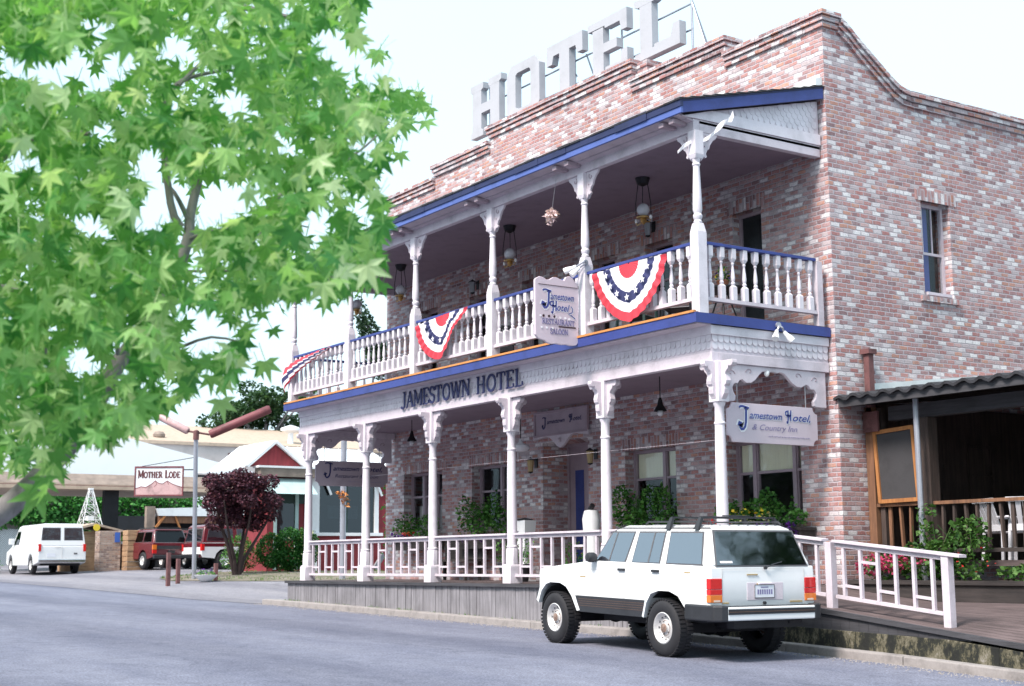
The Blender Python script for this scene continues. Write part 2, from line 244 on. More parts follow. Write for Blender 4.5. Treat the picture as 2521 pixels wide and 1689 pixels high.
# ---------------------------------------------------------------- mesh helpers
class MB:
    def __init__(s): s.v = []; s.f = []; s.m = []; s.mi = 0
    def add(s, vs, fs):
        n = len(s.v); s.v += [tuple(p) for p in vs]; s.f += [tuple(i + n for i in f) for f in fs]; s.m += [s.mi] * len(fs); return s
    def box(s, x0, x1, y0, y1, z0, z1):
        if x0 > x1: x0, x1 = x1, x0
        if y0 > y1: y0, y1 = y1, y0
        if z0 > z1: z0, z1 = z1, z0
        return s.add([(x0, y0, z0), (x1, y0, z0), (x1, y1, z0), (x0, y1, z0), (x0, y0, z1), (x1, y0, z1), (x1, y1, z1), (x0, y1, z1)],
                     [(0, 3, 2, 1), (4, 5, 6, 7), (0, 1, 5, 4), (1, 2, 6, 5), (2, 3, 7, 6), (3, 0, 4, 7)])
    def prism(s, pts, axis, a0, a1):
        """polygon in the plane across axis, pushed from a0 to a1. x: pts=(y,z)  y: pts=(x,z)  z: pts=(x,y)"""
        def P(p, a): return {'x': (a, p[0], p[1]), 'y': (p[0], a, p[1]), 'z': (p[0], p[1], a)}[axis]
        n = len(pts); A = sum(pts[i][0] * pts[(i + 1) % n][1] - pts[(i + 1) % n][0] * pts[i][1] for i in range(n))
        lo, hi = min(a0, a1), max(a0, a1)
        q = list(pts) if A > 0 else list(pts)[::-1]
        if axis == 'y': q = q[::-1]
        vs = [P(p, lo) for p in q] + [P(p, hi) for p in q]
        fs = [tuple(range(n))[::-1], tuple(range(n, 2 * n))] + [(i, (i + 1) % n, n + (i + 1) % n, n + i) for i in range(n)]
        return s.add(vs, fs)
    def hexa(s, b, t):
        """8-corner block: bottom ring b (4) and top ring t (4), anticlockwise seen from above"""
        return s.add(list(b) + list(t), [(3, 2, 1, 0), (4, 5, 6, 7), (0, 1, 5, 4), (1, 2, 6, 5), (2, 3, 7, 6), (3, 0, 4, 7)])
    def tube(s, pts, r, n=8, cap=True):
        pts = [Vector(p) for p in pts]; rs = r if isinstance(r, (list, tuple)) else [r] * len(pts); rings = []
        vs = []; ref = None
        for i, p in enumerate(pts):
            d = (pts[min(i + 1, len(pts) - 1)] - pts[max(i - 1, 0)]).normalized()
            if ref is None: ref = d.orthogonal().normalized()
            u = (ref - d * ref.dot(d)).normalized(); w = d.cross(u); ref = u
            vs += [p + (u * math.cos(6.28319 * k / n) + w * math.sin(6.28319 * k / n)) * rs[i] for k in range(n)]
        fs = []
        for i in range(len(pts) - 1):
            for k in range(n):
                a, b = i * n + k, i * n + (k + 1) % n; fs.append((a, b, b + n, a + n))
        if cap: fs += [tuple(range(n))[::-1], tuple(range((len(pts) - 1) * n, len(pts) * n))]
        return s.add(vs, fs)
    def lathe(s, cx, cy, prof, n=16, a0=0.0, axis='z', c3=0.0, caps=True):
        """profile (r, h) turned about a vertical line (or a line along y through cx,c3 when axis='y')"""
        vs = []
        for r, h in prof:
            for k in range(n):
                a = a0 + 6.28319 * k / n
                if axis == 'z': vs.append((cx + r * math.cos(a), cy + r * math.sin(a), h))
                elif axis == 'y': vs.append((cx + r * math.cos(a), cy + h, c3 + r * math.sin(a)))
                else: vs.append((cx + h, cy + r * math.cos(a), c3 + r * math.sin(a)))
        fs = []
        for i in range(len(prof) - 1):
            for k in range(n):
                a, b = i * n + k, i * n + (k + 1) % n
                fs.append((a, b, b + n, a + n) if axis != 'y' else (a, a + n, b + n, b))
        L = len(prof) - 1
        if caps and prof[0][0] > 1e-4: fs.append(tuple(range(n))[::-1] if axis != 'y' else tuple(range(n)))
        if caps and prof[L][0] > 1e-4: fs.append(tuple(range(L * n, L * n + n)) if axis != 'y' else tuple(range(L * n, L * n + n))[::-1])
        return s.add(vs, fs)
    def ball(s, c, r, n=12, sq=1.0):
        k = n // 2; return s.lathe(c[0], c[1], [(max(r * math.sin(math.pi * i / k), 1e-5), c[2] - r * sq * math.cos(math.pi * i / k)) for i in range(k + 1)], n)
    def obox(s, c, X, Y, Z):
        c, X, Y, Z = map(Vector, (c, X, Y, Z)); P = lambda a, b, d: c + X * a + Y * b + Z * d
        return s.hexa([P(-1, -1, -1), P(1, -1, -1), P(1, 1, -1), P(-1, 1, -1)], [P(-1, -1, 1), P(1, -1, 1), P(1, 1, 1), P(-1, 1, 1)])
    def beam(s, p, q, w, h):
        p, q = Vector(p), Vector(q); d = q - p; u = d.normalized(); side = u.cross(Vector((0, 0, 1)))
        side = Vector((1, 0, 0)) if side.length < 1e-3 else side.normalized(); v = side.cross(u)
        return s.obox((p + q) / 2, d / 2, side * w / 2, v * h / 2)
    def build(s, name, mat, parent=None, smooth=False, bevel=0, seg=2, loc=None, world=False):
        me = bpy.data.meshes.new(name)
        vs = s.v
        if world and parent is not None:
            o = parent
            L = Vector((0, 0, 0))
            while o is not None: L += o.location; o = o.parent
            vs = [(a - L.x, b - L.y, c - L.z) for a, b, c in vs]
        me.from_pydata(vs, [], s.f)
        ms = mat if isinstance(mat, (list, tuple)) else [mat]
        for x in ms: me.materials.append(MATS[x])
        if len(ms) > 1: me.polygons.foreach_set('material_index', s.m)
        if smooth:
            me.polygons.foreach_set('use_smooth', [True] * len(me.polygons))
            if smooth != 'full': me.set_sharp_from_angle(angle=R(38))
        me.update()
        ob = bpy.data.objects.new(name, me); C.objects.link(ob)
        if loc: ob.location = loc
        if parent is not None: ob.parent = parent
        if bevel:
            b = ob.modifiers.new('bevel', 'BEVEL'); b.width = bevel; b.segments = seg; b.limit_method = 'ANGLE'; b.angle_limit = R(35); b.harden_normals = False
        return ob
def thing(name, label, cat, loc=(0, 0, 0), rz=0, group=None):
    o = bpy.data.objects.new(name, None); C.objects.link(o); o.location = loc; o.rotation_euler = (0, 0, rz)
    o.empty_display_size = .2; tag(o, label, cat, group); return o
def tag(o, label=None, cat=None, group=None, kind=None):
    if label: o['label'] = label
    if cat: o['category'] = cat
    if group: o['group'] = group
    if kind: o['kind'] = kind
    return o
def kids(o): return [c for c in CH if c.parent == o]
def copy_tree(o, label=None, loc=None, rz=None, parent=None):
    c = o.copy(); C.objects.link(c)
    if parent is not None: c.parent = parent
    if label: c['label'] = label
    if loc is not None: c.location = loc
    if rz is not None: c.rotation_euler = (0, 0, rz)
    for ch in list(o.children): copy_tree(ch, parent=c)
    return c
def leaves(mb, centres, n, size, flat=.3, lobes=False, jitter=1.0, down=0.0, rnd=random):
    """n small folded leaf blades spread through a list of blobs (x,y,z,rx,ry,rz)"""
    vol = [c[3] * c[4] * c[5] for c in centres]; tot = sum(vol)
    for c, v in zip(centres, vol):
        for _ in range(max(3, int(n * v / tot))):
            a = rnd.uniform(0, 6.283); z = rnd.uniform(-1, 1); r = rnd.uniform(.55, 1.0) ** .6; q = math.sqrt(1 - z * z)
            p = Vector((c[0] + c[3] * r * q * math.cos(a), c[1] + c[4] * r * q * math.sin(a), c[2] + c[5] * r * z))
            s = size * rnd.uniform(.6, 1.25)
            d = Vector((rnd.gauss(0, 1), rnd.gauss(0, 1), rnd.gauss(-down, .7))).normalized(); nn = Vector((rnd.gauss(0, .7), rnd.gauss(0, .7), 1)).normalized()
            w = d.cross(nn).normalized() * s * .42; u = d * s; k = nn * s * .12
            mb.add([p, p + u * .5 + w + k, p + u, p + u * .5 - w + k], [(0, 1, 2), (0, 2, 3)])
    return mb
# ================================================================ ground, road, kerb
GX = [(-420, .35), (-160, .1), (-100, -.15), (-75, -.35), (-62, -.46), (-54, -.56), (-45, -.69), (-38, -.81), (-35, -.865), (-31, -.90), (-29, -.93), (-20, -1.09), (-16.6, -1.135), (-14, -1.195), (-12, -1.27), (-10, -1.37), (-5, -1.47), (0, -1.56), (15, -1.75), (80, -2.4)]
def gx(x):
    for (a, za), (b, zb) in zip(GX, GX[1:]):
        if x <= b: return za + (zb - za) * (x - a) / (b - a)
    return GX[-1][1]
def gz(x, y):
    k = min(1, max(0, (-31 - x) / 7)); return gx(x) + k * min(8, max(0, y - 13.75)) * .042
def sheet(name, xs, ys, off, mat, fn=gz):
    mb = MB(); n = len(ys)
    mb.v = [(x, y, fn(x, y) + off) for x in xs for y in ys]
    mb.f = [(i * n + j, (i + 1) * n + j, (i + 1) * n + j + 1, i * n + j + 1) for i in range(len(xs) - 1) for j in range(n - 1)]; mb.m = [0] * len(mb.f)
    o = mb.build(name, mat); tag(o, kind='structure'); return o
XSG = [p[0] for p in GX]
sheet('ground', XSG, [-60, -25, -10, 0, 8, 13.75, 15, 17, 19, 21.75, 40, 300], -.012, 'lot')
sheet('road', XSG, [-16, -8, 0, 8, 13.72], 0, 'asphalt')
mb = MB()                                                  # pale gutter strip where the street meets the lots on the left
for (a, _), (b, _) in zip(GX, GX[1:]):
    if b <= -31 and a >= -100:
        mb.add([(a, 13.6, gz(a, 13.6) + .006), (b, 13.6, gz(b, 13.6) + .006), (b, 14.5, gz(b, 14.5) + .006), (a, 14.5, gz(a, 14.5) + .006)], [(0, 1, 2, 3)])
tag(mb.build('gutter', 'lot'), kind='structure')
mb = MB(); xs = [p[0] for p in GX if -31 <= p[0] <= 15]
for a, b in zip(xs, xs[1:]):
    n = max(1, int((b - a) / 2.4))
    for k in range(n):
        p, q = a + (b - a) * k / n, a + (b - a) * (k + 1) / n - .012
        zp, zq = gx(p), gx(q)
        mb.hexa([(p, 13.74, zp - .3), (q, 13.74, zq - .3), (q, 13.93, zq - .3), (p, 13.93, zp - .3)], [(p, 13.77, zp + .105), (q, 13.77, zq + .105), (q, 13.93, zq + .11), (p, 13.93, zp + .11)])
        mb.hexa([(p, 13.935, zp - .3), (q + .012, 13.935, zq - .3), (q + .012, 14.2, zq - .3), (p, 14.2, zp - .3)], [(p, 13.935, zp + .095), (q + .012, 13.935, zq + .095), (q + .012, 14.2, zq + .095), (p, 14.2, zp + .095)])
tag(mb.build('kerb', 'kerb', bevel=.015), kind='structure')
# dirt island with the maple
poly = [(-43.8, 18.3), (-46.6, 17.3), (-49.3, 17.9), (-51.8, 20.3), (-52, 27), (-31, 27), (-31.5, 21.0), (-36, 20.0), (-40.5, 19.6)]
mb = MB(); cx_, cy_ = -44, 22.5; vs = [(cx_, cy_, gz(cx_, cy_) + .035)] + [(x, y, gz(x, y) + .004) for x, y in poly]
def subdiv_fan(c, ps, rings=6):
    m = MB(); n = len(ps); N = n * 4; ed = []
    for i in range(n):
        for k in range(4):
            a, b = ps[i], ps[(i + 1) % n]; t = k / 4; w = .12 * math.sin(i * 7 + k * 3.1)
            ed.append((a[0] + (b[0] - a[0]) * t + w, a[1] + (b[1] - a[1]) * t + w * .6))
    m.v.append((c[0], c[1], gz(*c) + .05))
    for r in range(1, rings + 1):
        for e in ed:
            t = r / rings; x, y = c[0] + (e[0] - c[0]) * t, c[1] + (e[1] - c[1]) * t; m.v.append((x, y, gz(x, y) + .004 + .045 * (1 - t ** 3)))
    for k in range(N): m.f.append((0, 1 + k, 1 + (k + 1) % N))
    for r in range(rings - 1):
        for k in range(N):
            a, b = 1 + r * N + k, 1 + r * N + (k + 1) % N; m.f.append((a, a + N, b + N, b))
    m.m = [0] * len(m.f); return m
tag(subdiv_fan((cx_, cy_), poly).build('dirt_island', 'dirt'), kind='structure')
mb = MB(); rg = random.Random(3)
def in_poly(x, y, ps):
    c = False; n = len(ps)
    for i in range(n):
        (x1, y1), (x2, y2) = ps[i], ps[i - 1]
        if (y1 > y) != (y2 > y) and x < (x2 - x1) * (y - y1) / (y2 - y1) + x1: c = not c
    return c
while len(mb.f) < 7000:
    x, y = rg.uniform(-53, -31), rg.uniform(14.8, 27)
    if not in_poly(x, y, poly) or math.sin(x * 1.7) * math.sin(y * 2.3 + x) < -.1: continue
    h = rg.uniform(.03, .11); a = rg.uniform(0, 6.28); z = gz(x, y)
    mb.add([(x, y, z), (x + .03 * math.cos(a), y + .03 * math.sin(a), z), (x + rg.gauss(0, .03), y + rg.gauss(0, .03), z + h)], [(0, 1, 2)])
for k in range(500):     # tufts along the kerb and skirt
    x = -30.5 + rg.random() ** 2 * 14; y = rg.choice([13.92, 14.05]) + rg.gauss(0, .02); z = gx(x) + .09; h = rg.uniform(.02, .07)
    if math.sin(x * 5) > .2: mb.add([(x, y, z), (x + .02, y, z), (x + rg.gauss(0, .02), y, z + h)], [(0, 1, 2)])
tag(mb.build('grass', 'grass'), 'short rough grass growing in patches on the dirt island and kerb', 'grass', kind='stuff')

mb = MB(); rg = random.Random(77)
for k in range(2600):
    x = rg.uniform(-31, -6); y = 13.72 - abs(rg.gauss(0, .16)) - .01; z = gx(x); q = rg.uniform(.004, .016); a = rg.uniform(0, 3)
    mb.add([(x + q * math.cos(a + t), y + q * math.sin(a + t), z) for t in (0, 2.1, 4.2)] + [(x, y, z + q)], [(0, 1, 3), (1, 2, 3), (2, 0, 3)])
tag(mb.build('gravel_grit', 'kerb'), 'fine grit and small stones gathered in the gutter along the kerb', 'grit', kind='stuff')

# ================================================================ brick hotel
WY, XS, XW, D2 = 16.66, -15.58, -30.34, 32.0
hotel = thing('brick_hotel', 'two storey hotel of old red and white brick with stepped parapet', 'hotel', (-23, 22, -.5))
WT = .30
def col_wall(mb, x0, x1, z0, z1, holes):
    """front wall in columns with rectangular openings (x0,x1,z0,z1)"""
    xs = sorted({x0, x1} | {h[k] for h in holes for k in (0, 1) if x0 < h[k] < x1})
    for a, b in zip(xs, xs[1:]):
        hs = sorted([h for h in holes if h[0] <= a + 1e-6 and h[1] >= b - 1e-6], key=lambda h: h[2]); z = z0
        for h in hs:
            if h[2] > z: mb.box(a, b, WY, WY + WT, z, h[2])
            z = h[3]
        mb.box(a, b, WY, WY + WT, z, z1)
W1, W2, W3, W4 = (-29.45, -27.69, .72, 2.09), (-26.42, -24.67, .72, 2.09), (-21.0, -19.54, .72, 2.06), (-18.17, -16.43, .66, 2.02)
DOOR = (-23.71, -22.16, -.4, 2.41)
UW = [(-28.64, -27.9), (-26.5, -25.75), (-24.42, -23.65), (-21.95, -21.2), (-20.27, -19.47)]
UD = (-17.87, -17.15, 3.68, 5.98)
holes = [W1, W2, W3, W4, DOOR, UD] + [(a, b, 4.15, 5.90) for a, b in UW]
STEPS = [(XW, -28.0, 9.03), (-28.0, -25.6, 9.31), (-25.6, -20.55, 9.63), (-20.55, -17.9, 9.25), (-17.9, XS, 8.95)]
mb = MB()
for a, b, top in STEPS: col_wall(mb, a, b, -1.5, top - .01, holes)
mb.build('front_wall', 'brick', hotel, world=True)
mb = MB()                                              # side wall facing the patio
prof = [(WY + WT, 8.92), (16.97, 8.91), (17.18, 8.80), (17.39, 8.63), (17.96, 8.24), (18.29, 8.02), (18.45, 7.95), (18.62, 7.92), (18.87, 7.925), (19.60, 7.93), (20.5, 7.94), (D2, 7.96)]
SWIN = (18.87, 19.60, 4.42, 6.05)
X0 = XS - WT
for (a, za), (b, zb) in zip(prof, prof[1:]):
    if b - a < 1e-3: continue
    def slab(z0): mb.prism([(a, z0), (b, z0), (b, zb - .01), (a, za - .01)], 'x', X0, XS)
    if a >= SWIN[0] - 1e-6 and b <= SWIN[1] + 1e-6: mb.prism([(a, -1.5), (b, -1.5), (b, SWIN[2]), (a, SWIN[2])], 'x', X0, XS); slab(SWIN[3])
    else: slab(-1.5)
mb.build('side_wall', 'brick', hotel, world=True)
MB().box(XW, XW + WT, WY + WT, D2, -1.5, 8.6).build('rear_wall', 'brick', hotel, world=True)
MB().box(XW + WT, X0, D2 - WT, D2, -1.5, 8.0).build('rear_wall', 'brick', hotel, world=True)
MB().box(XW + WT, X0, WY + WT, D2 - WT, 7.35, 7.5).build('roof', 'shingle', hotel, world=True)
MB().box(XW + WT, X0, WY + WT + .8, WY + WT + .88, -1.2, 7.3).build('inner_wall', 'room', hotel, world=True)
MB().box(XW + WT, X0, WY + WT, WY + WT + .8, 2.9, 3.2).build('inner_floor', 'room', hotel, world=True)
# corbelled courses along the top: bottom strip, middle strip, coping
rb = random.Random(5)
COR = []; COP = []
def bricks_x(m, x0, x1, y0, y1, z0, z1, L=.215):
    x = x0
    while x < x1 - 1e-4:
        e = min(x1, x + L * rb.uniform(.93, 1.05)); j = rb.uniform(-.004, .004); m.box(x + .003, e - .003, y0 + j, y1, z0 + rb.uniform(-.002, .002), z1); x = e
def bricks_y(m, x0, x1, y0, y1, f0, f1, L=.215):
    """strip following two height functions of y"""
    y = y0
    while y < y1 - 1e-4:
        e = min(y1, y + L * rb.uniform(.93, 1.05)); a, b = y + .003, e - .003
        m.hexa([(x0, a, f0(a)), (x1, a, f0(a)), (x1, b, f0(b)), (x0, b, f0(b))], [(x0, a, f1(a)), (x1, a, f1(a)), (x1, b, f1(b)), (x0, b, f1(b))]); y = e
for i, (a, b, top) in enumerate(STEPS):
    mb = MB(); mc = MB(); COR.append(mb); COP.append(mc)
    e0 = .07 if i and STEPS[i - 1][2] < top or i == 0 else 0; e1 = .07 if (i < 4 and STEPS[i + 1][2] < top) else 0
    for k, (dz0, dz1, pr) in enumerate(((.265, .185, .045), (.170, .095, .075))):
        q = pr - .01
        bricks_x(mb, a - (q if e0 else 0), b + (q if e1 else 0) + (.02 if i == 4 else 0), WY - pr, WY + WT + .02, top - dz0, top - dz1)
    bricks_x(mc, a - (.09 if e0 else 0), b + (.09 if e1 else 0) + (.03 if i == 4 else 0), WY - .11, WY + WT + .05, top - .08, top, .11)
def ptop(y):
    for (a, za), (b, zb) in zip(prof, prof[1:]):
        if y <= b: return za + (zb - za) * max(0, y - a) / max(b - a, 1e-4)
    return prof[-1][1]
y0s = WY + WT + .03
mb, mc = COR[-1], COP[-1]
for dz0, dz1, pr in ((.265, .185, .045), (.170, .095, .075)):
    bricks_y(mb, X0, XS + pr, y0s, 29, lambda y: ptop(y) - dz0, lambda y: ptop(y) - dz1)
bricks_y(mc, X0 - .04, XS + .11, y0s + .03, 29, lambda y: ptop(y) - .08, lambda y: ptop(y) + .002, .11)
# returns of the corner
for dz0, dz1, pr in ((.265, .185, .045), (.170, .095, .075)): mb.box(XS + .023, XS + pr, WY - pr + .004, y0s - .004, 8.95 - dz0, 8.95 - dz1)
mc.box(XS + .033, XS + .11, WY - .106, y0s + .026, 8.872, 8.947)
for mb, mc in zip(COR, COP): mb.build('cornice', 'brick', hotel, world=True); mc.build('coping', 'brick', hotel, world=True)
# soldier courses over openings
def soldier_x(x0, x1, z, h=.235):
    m = MB(); x = x0 - .12
    while x < x1 + .10: m.box(x + .004, x + .078, WY - .012, WY + .05, z, z + h + rb.uniform(-.006, .006)); x += .086
    m.build('lintel', 'brick_soldier', hotel, world=True)
for a, b, c, d in (W1, W2, W3, W4, UD): soldier_x(a, b, d)
for a, b in UW: soldier_x(a, b, 5.90)
m = MB(); y = SWIN[0] - .14
while y < SWIN[1] + .10: m.box(XS - .05, XS + .012, y + .004, y + .08, SWIN[3], SWIN[3] + .2); y += .088
m.build('lintel', 'brick_soldier', hotel, world=True)
m = MB(); y = SWIN[0] - .12
while y < SWIN[1] + .12: m.box(XS - .05, XS + .045, y + .004, y + .10, SWIN[2] - .12, SWIN[2] - .03); y += .108
m.build('sill_bricks', 'brick_soldier', hotel, world=True)

def window_x(x0, x1, z0, z1, bars, rail=True, rec=.20, blind=None, curtain=False, name='window'):
    """framed window in the front wall; bars = x positions of mullions as fractions"""
    y = WY + rec; t = .055; fr = MB()
    fr.box(x0, x0 + t, y, y + .09, z0, z1).box(x1 - t, x1, y, y + .09, z0, z1).box(x0 + t, x1 - t, y, y + .09, z1 - t, z1).box(x0 + t, x1 - t, y - .03, y + .09, z0, z0 + t)
    f = fr.build(name, 'trim_mauve', hotel, world=True)
    m = MB(); xs = [x0 + t] + [x0 + (x1 - x0) * q for q in bars] + [x1 - t]; zm = z0 + (z1 - z0) * .60
    for q in bars: xx = x0 + (x1 - x0) * q; m.box(xx - .04, xx + .04, y - .005, y + .08, z0 + t, z1 - t)
    for a, b in zip(xs, xs[1:]):
        a2, b2 = a + (.04 if a != x0 + t else 0), b - (.04 if b != x1 - t else 0)
        if rail: m.box(a2, b2, y + .012, y + .07, zm - .022, zm + .022)
        m.box(a2, a2 + .03, y + .016, y + .066, z0 + t, zm - .022).box(b2 - .03, b2, y + .016, y + .066, z0 + t, zm - .022)
        m.box(a2, a2 + .022, y + .018, y + .06, zm + .022, z1 - t).box(b2 - .022, b2, y + .018, y + .06, zm + .022, z1 - t)
    m.build('mullion', 'trim_mauve', f, world=True)
    MB().box(x0 + t, x1 - t, y + .042, y + .048, z0 + t, z1 - t).build('pane', 'glass_window', f, world=True)
    if blind:
        m = MB(); x = x0 + t + .02; zb = zm - .01
        while x < x1 - t - .05:
            w = .115; m.hexa([(x, y + .07, zb), (x + w, y + .11, zb), (x + w, y + .12, zb), (x, y + .08, zb)], [(x, y + .07, z1 - .02), (x + w, y + .11, z1 - .02), (x + w, y + .12, z1 - .02), (x, y + .08, z1 - .02)]); x += .128
        m.build('blind', 'blind', f, world=True)
    if curtain:
        m = MB(); N = 46
        for a, b, zz in ((x0 + t, x0 + (x1 - x0) * .98, z0 + (z1 - z0) * (.45 if curtain == 'low' else .95)),):
            vs = []
            for k in range(N + 1):
                x = a + (b - a) * k / N; yy = y + .2 + .03 * math.sin(k * 1.1); vs += [(x, yy, z0 + .02), (x, yy, zz)]
            m.add(vs, [(2 * k, 2 * k + 2, 2 * k + 3, 2 * k + 1) for k in range(N)])
        m.build('curtain', 'curtain', f, smooth=True, world=True)
    return f
window_x(*W1, (.34, .66), curtain='low'); window_x(*W2, (.5,)); window_x(*W3, (.62,), blind=True); window_x(*W4, (.26, .80), blind=True)
for i, (a, b) in enumerate(UW): window_x(a, b, 4.15, 5.90, (), rec=.18, curtain='full' if i % 2 else 'low')
# side window
f = MB().box(X0 + .08, X0 + .15, SWIN[0], SWIN[0] + .05, SWIN[2], SWIN[3]).box(X0 + .08, X0 + .15, SWIN[1] - .05, SWIN[1], SWIN[2], SWIN[3]).box(X0 + .08, X0 + .15, SWIN[0] + .05, SWIN[1] - .05, SWIN[3] - .06, SWIN[3]) \
    .box(X0 + .08, XS + .02, SWIN[0] + .05, SWIN[1] - .05, SWIN[2], SWIN[2] + .05).build('window', 'trim', hotel, world=True)
MB().box(X0 + .10, X0 + .135, SWIN[0] + .05, SWIN[1] - .05, 5.16, 5.205).box(X0 + .105, X0 + .13, 19.08, 19.095, 5.205, 5.99).box(X0 + .105, X0 + .13, 19.32, 19.335, 5.205, 5.99).build('mullion', 'trim', f, world=True)
MB().box(X0 + .112, X0 + .118, SWIN[0] + .05, SWIN[1] - .05, SWIN[2] + .05, SWIN[3] - .06).build('pane', 'glass_window', f, world=True)
MB().box(X0 + .02, X0 + .03, SWIN[0] + .02, 19.33, SWIN[2], SWIN[3]).build('curtain', 'ink_blue', f, world=True)
# doors
def door_x(x0, x1, z0, z1, y, lab=None, blue=False):
    d = MB().box(x0 + .06, x1 - .06, y, y + .05, z0, z1 - .06).build('door', 'trim_mauve' if blue else 'dark', hotel, world=True)
    if lab: d['label'] = lab
    MB().box(x0, x0 + .06, y - .04, y + .08, z0, z1).box(x1 - .06, x1, y - .04, y + .08, z0, z1).box(x0 + .06, x1 - .06, y - .04, y + .08, z1 - .06, z1).build('door_frame', 'trim_mauve', hotel, world=True)
    w = x1 - x0
    if blue:
        MB().box(x0 + .24, x0 + .52, y - .012, y, z0 + 1.02, z1 - .55).box(x0 + .24, x0 + .52, y - .012, y, z0 + .20, z0 + .62).box(x0 + .24, x0 + .52, y - .012, y, z0 + .72, z0 + .92).box(x1 - .56, x1 - .24, y - .012, y, z0 + 1.02, z1 - .55).build('door_panel', 'blue', d, world=True)
        MB().ball((x0 + .62, y - .03, z0 + 1.0), .03, 8).build('handle', 'brass', d, world=True)
    else:
        MB().box(x0 + .12, x1 - .12, y - .008, y, z0 + .40, z1 - .14).build('pane', 'glass_window', d, world=True)
        MB().ball((x0 + .10, y - .03, z0 + 1.0), .022, 8).build('handle', 'brass', d, world=True)
MB().box(DOOR[0] - WT, DOOR[0], WY + WT, 18.05, -.4, 2.6).box(DOOR[1], DOOR[1] + WT, WY + WT, 18.05, -.4, 2.6).box(DOOR[0], DOOR[1], WY + WT, 18.05, 2.41, 2.6).build('entry_recess', 'brick', hotel, world=True)
door_x(DOOR[0], DOOR[1], -.37, 2.41, 17.32, 'mauve entrance door with long blue panels', True)
door_x(UD[0], UD[1], 3.68, 5.98, WY + .2)
# curved header board over the entrance
m = MB(); pts = [(-23.95, 2.56)]
for k in range(17):
    t = k / 16; x = -23.95 + 1.9 * t; z = 2.50 - (.20 * math.exp(-((t - .5) / .13) ** 2)) - .03 * math.cos(t * 12.56); pts.append((x, z))
pts.append((-22.05, 2.56)); m.prism(pts, 'y', WY - .07, WY - .01); m.ball((-23.0, WY - .09, 2.42), .045, 10)
m.build('door_header', 'trim', hotel, world=True)
# vent stack on the side wall
v = thing('vent_stack', 'rusty red square capped pipe rising beside the brick side wall above the patio roof', 'pipe', (XS + .12, 17.3, 2))
MB().box(XS + .06, XS + .17, 17.22, 17.33, 2.2, 3.26).build('pipe', 'rust', v, world=True); MB().box(XS + .02, XS + .21, 17.18, 17.37, 3.262, 3.34).build('cap', 'rust', v, world=True)

# ================================================================ rooftop letters
SGY = 16.95
def block_letter(ch, x0, x1, lab):
    w, z0, z1 = x1 - x0, 9.66, 10.92; st = .36 * w / 1.3; h = z1 - z0; m = MB(); y0, y1 = SGY - .08, SGY + .08
    def bx(a, b, c, d): m.box(a, b, y0, y1, c, d)
    X = lambda q: x0 + q * w; Z = lambda q: z0 + q * h
    if ch == 'H':
        for a in (X(.02), X(.57)):
            bx(a + .07, a + .07 + st, Z(.12), Z(.88)); m.prism([(a, Z(0)), (a + .53, Z(0)), (a + .53, Z(.10)), (a + .45, Z(.13)), (a + .05, Z(.13)), (a, Z(.10))], 'y', y0 - .002, y1 + .002)
            m.prism([(a, Z(1)), (a + .53, Z(1)), (a + .53, Z(.89)), (a + .45, Z(.86)), (a + .05, Z(.86)), (a, Z(.89))], 'y', y0 - .002, y1 + .002)
        bx(X(.02) + .07 + st, X(.57) + .07, Z(.42), Z(.59))
    elif ch == 'O':
        o = [(0, .16), (.14, .0), (.86, 0), (1, .16), (1, .84), (.86, 1), (.14, 1), (0, .84)]; i = [(.27, .21), (.32, .17), (.68, .17), (.73, .21), (.73, .79), (.68, .83), (.32, .83), (.27, .79)]
        n = 8; vs = []
        for yy in (y0, y1):
            vs += [(X(a), yy, Z(b)) for a, b in o] + [(X(a), yy, Z(b)) for a, b in i]
        fs = []
        for k in range(n):
            q = (k + 1) % n
            fs += [(k, q, n + q, n + k), (2 * n + k, 3 * n + k, 3 * n + q, 2 * n + q), (k, 2 * n + k, 2 * n + q, q), (n + k, n + q, 3 * n + q, 3 * n + k)]
        m.add(vs, fs)
    elif ch == 'T':
        bx(X(.36), X(.36) + st, Z(.12), Z(.84)); m.prism([(X(.24), Z(0)), (X(.76), Z(0)), (X(.76), Z(.10)), (X(.68), Z(.13)), (X(.32), Z(.13)), (X(.24), Z(.10))], 'y', y0 - .002, y1 + .002)
        m.prism([(X(0), Z(.66)), (X(.15), Z(.66)), (X(.19), Z(.80)), (X(.81), Z(.80)), (X(.85), Z(.66)), (X(1), Z(.66)), (X(1), Z(1)), (X(0), Z(1))], 'y', y0 + .002, y1 - .002)
    elif ch == 'E':
        bx(X(.12), X(.12) + st, Z(.12), Z(.86))
        m.prism([(X(0), Z(0)), (X(1), Z(0)), (X(1), Z(.34)), (X(.86), Z(.34)), (X(.82), Z(.17)), (X(.44), Z(.17)), (X(.44), Z(.13)), (X(0), Z(.12))], 'y', y0 - .002, y1 + .002)
        m.prism([(X(0), Z(1)), (X(1), Z(1)), (X(1), Z(.66)), (X(.86), Z(.66)), (X(.82), Z(.83)), (X(.44), Z(.83)), (X(.44), Z(.87)), (X(0), Z(.88))], 'y', y0 - .002, y1 + .002)
        bx(X(.12) + st, X(.74), Z(.43), Z(.58))
    elif ch == 'L':
        bx(X(.12), X(.12) + st, Z(.12), Z(.88)); m.prism([(X(0), Z(1)), (X(.52), Z(1)), (X(.52), Z(.90)), (X(.44), Z(.87)), (X(.08), Z(.87)), (X(0), Z(.90))], 'y', y0 - .002, y1 + .002)
        m.prism([(X(0), Z(0)), (X(1), Z(0)), (X(1), Z(.36)), (X(.86), Z(.36)), (X(.80), Z(.17)), (X(.44), Z(.17)), (X(.44), Z(.13)), (X(0), Z(.12))], 'y', y0 - .002, y1 + .002)
    return m.build('letter', 'letter', rsign, world=True)
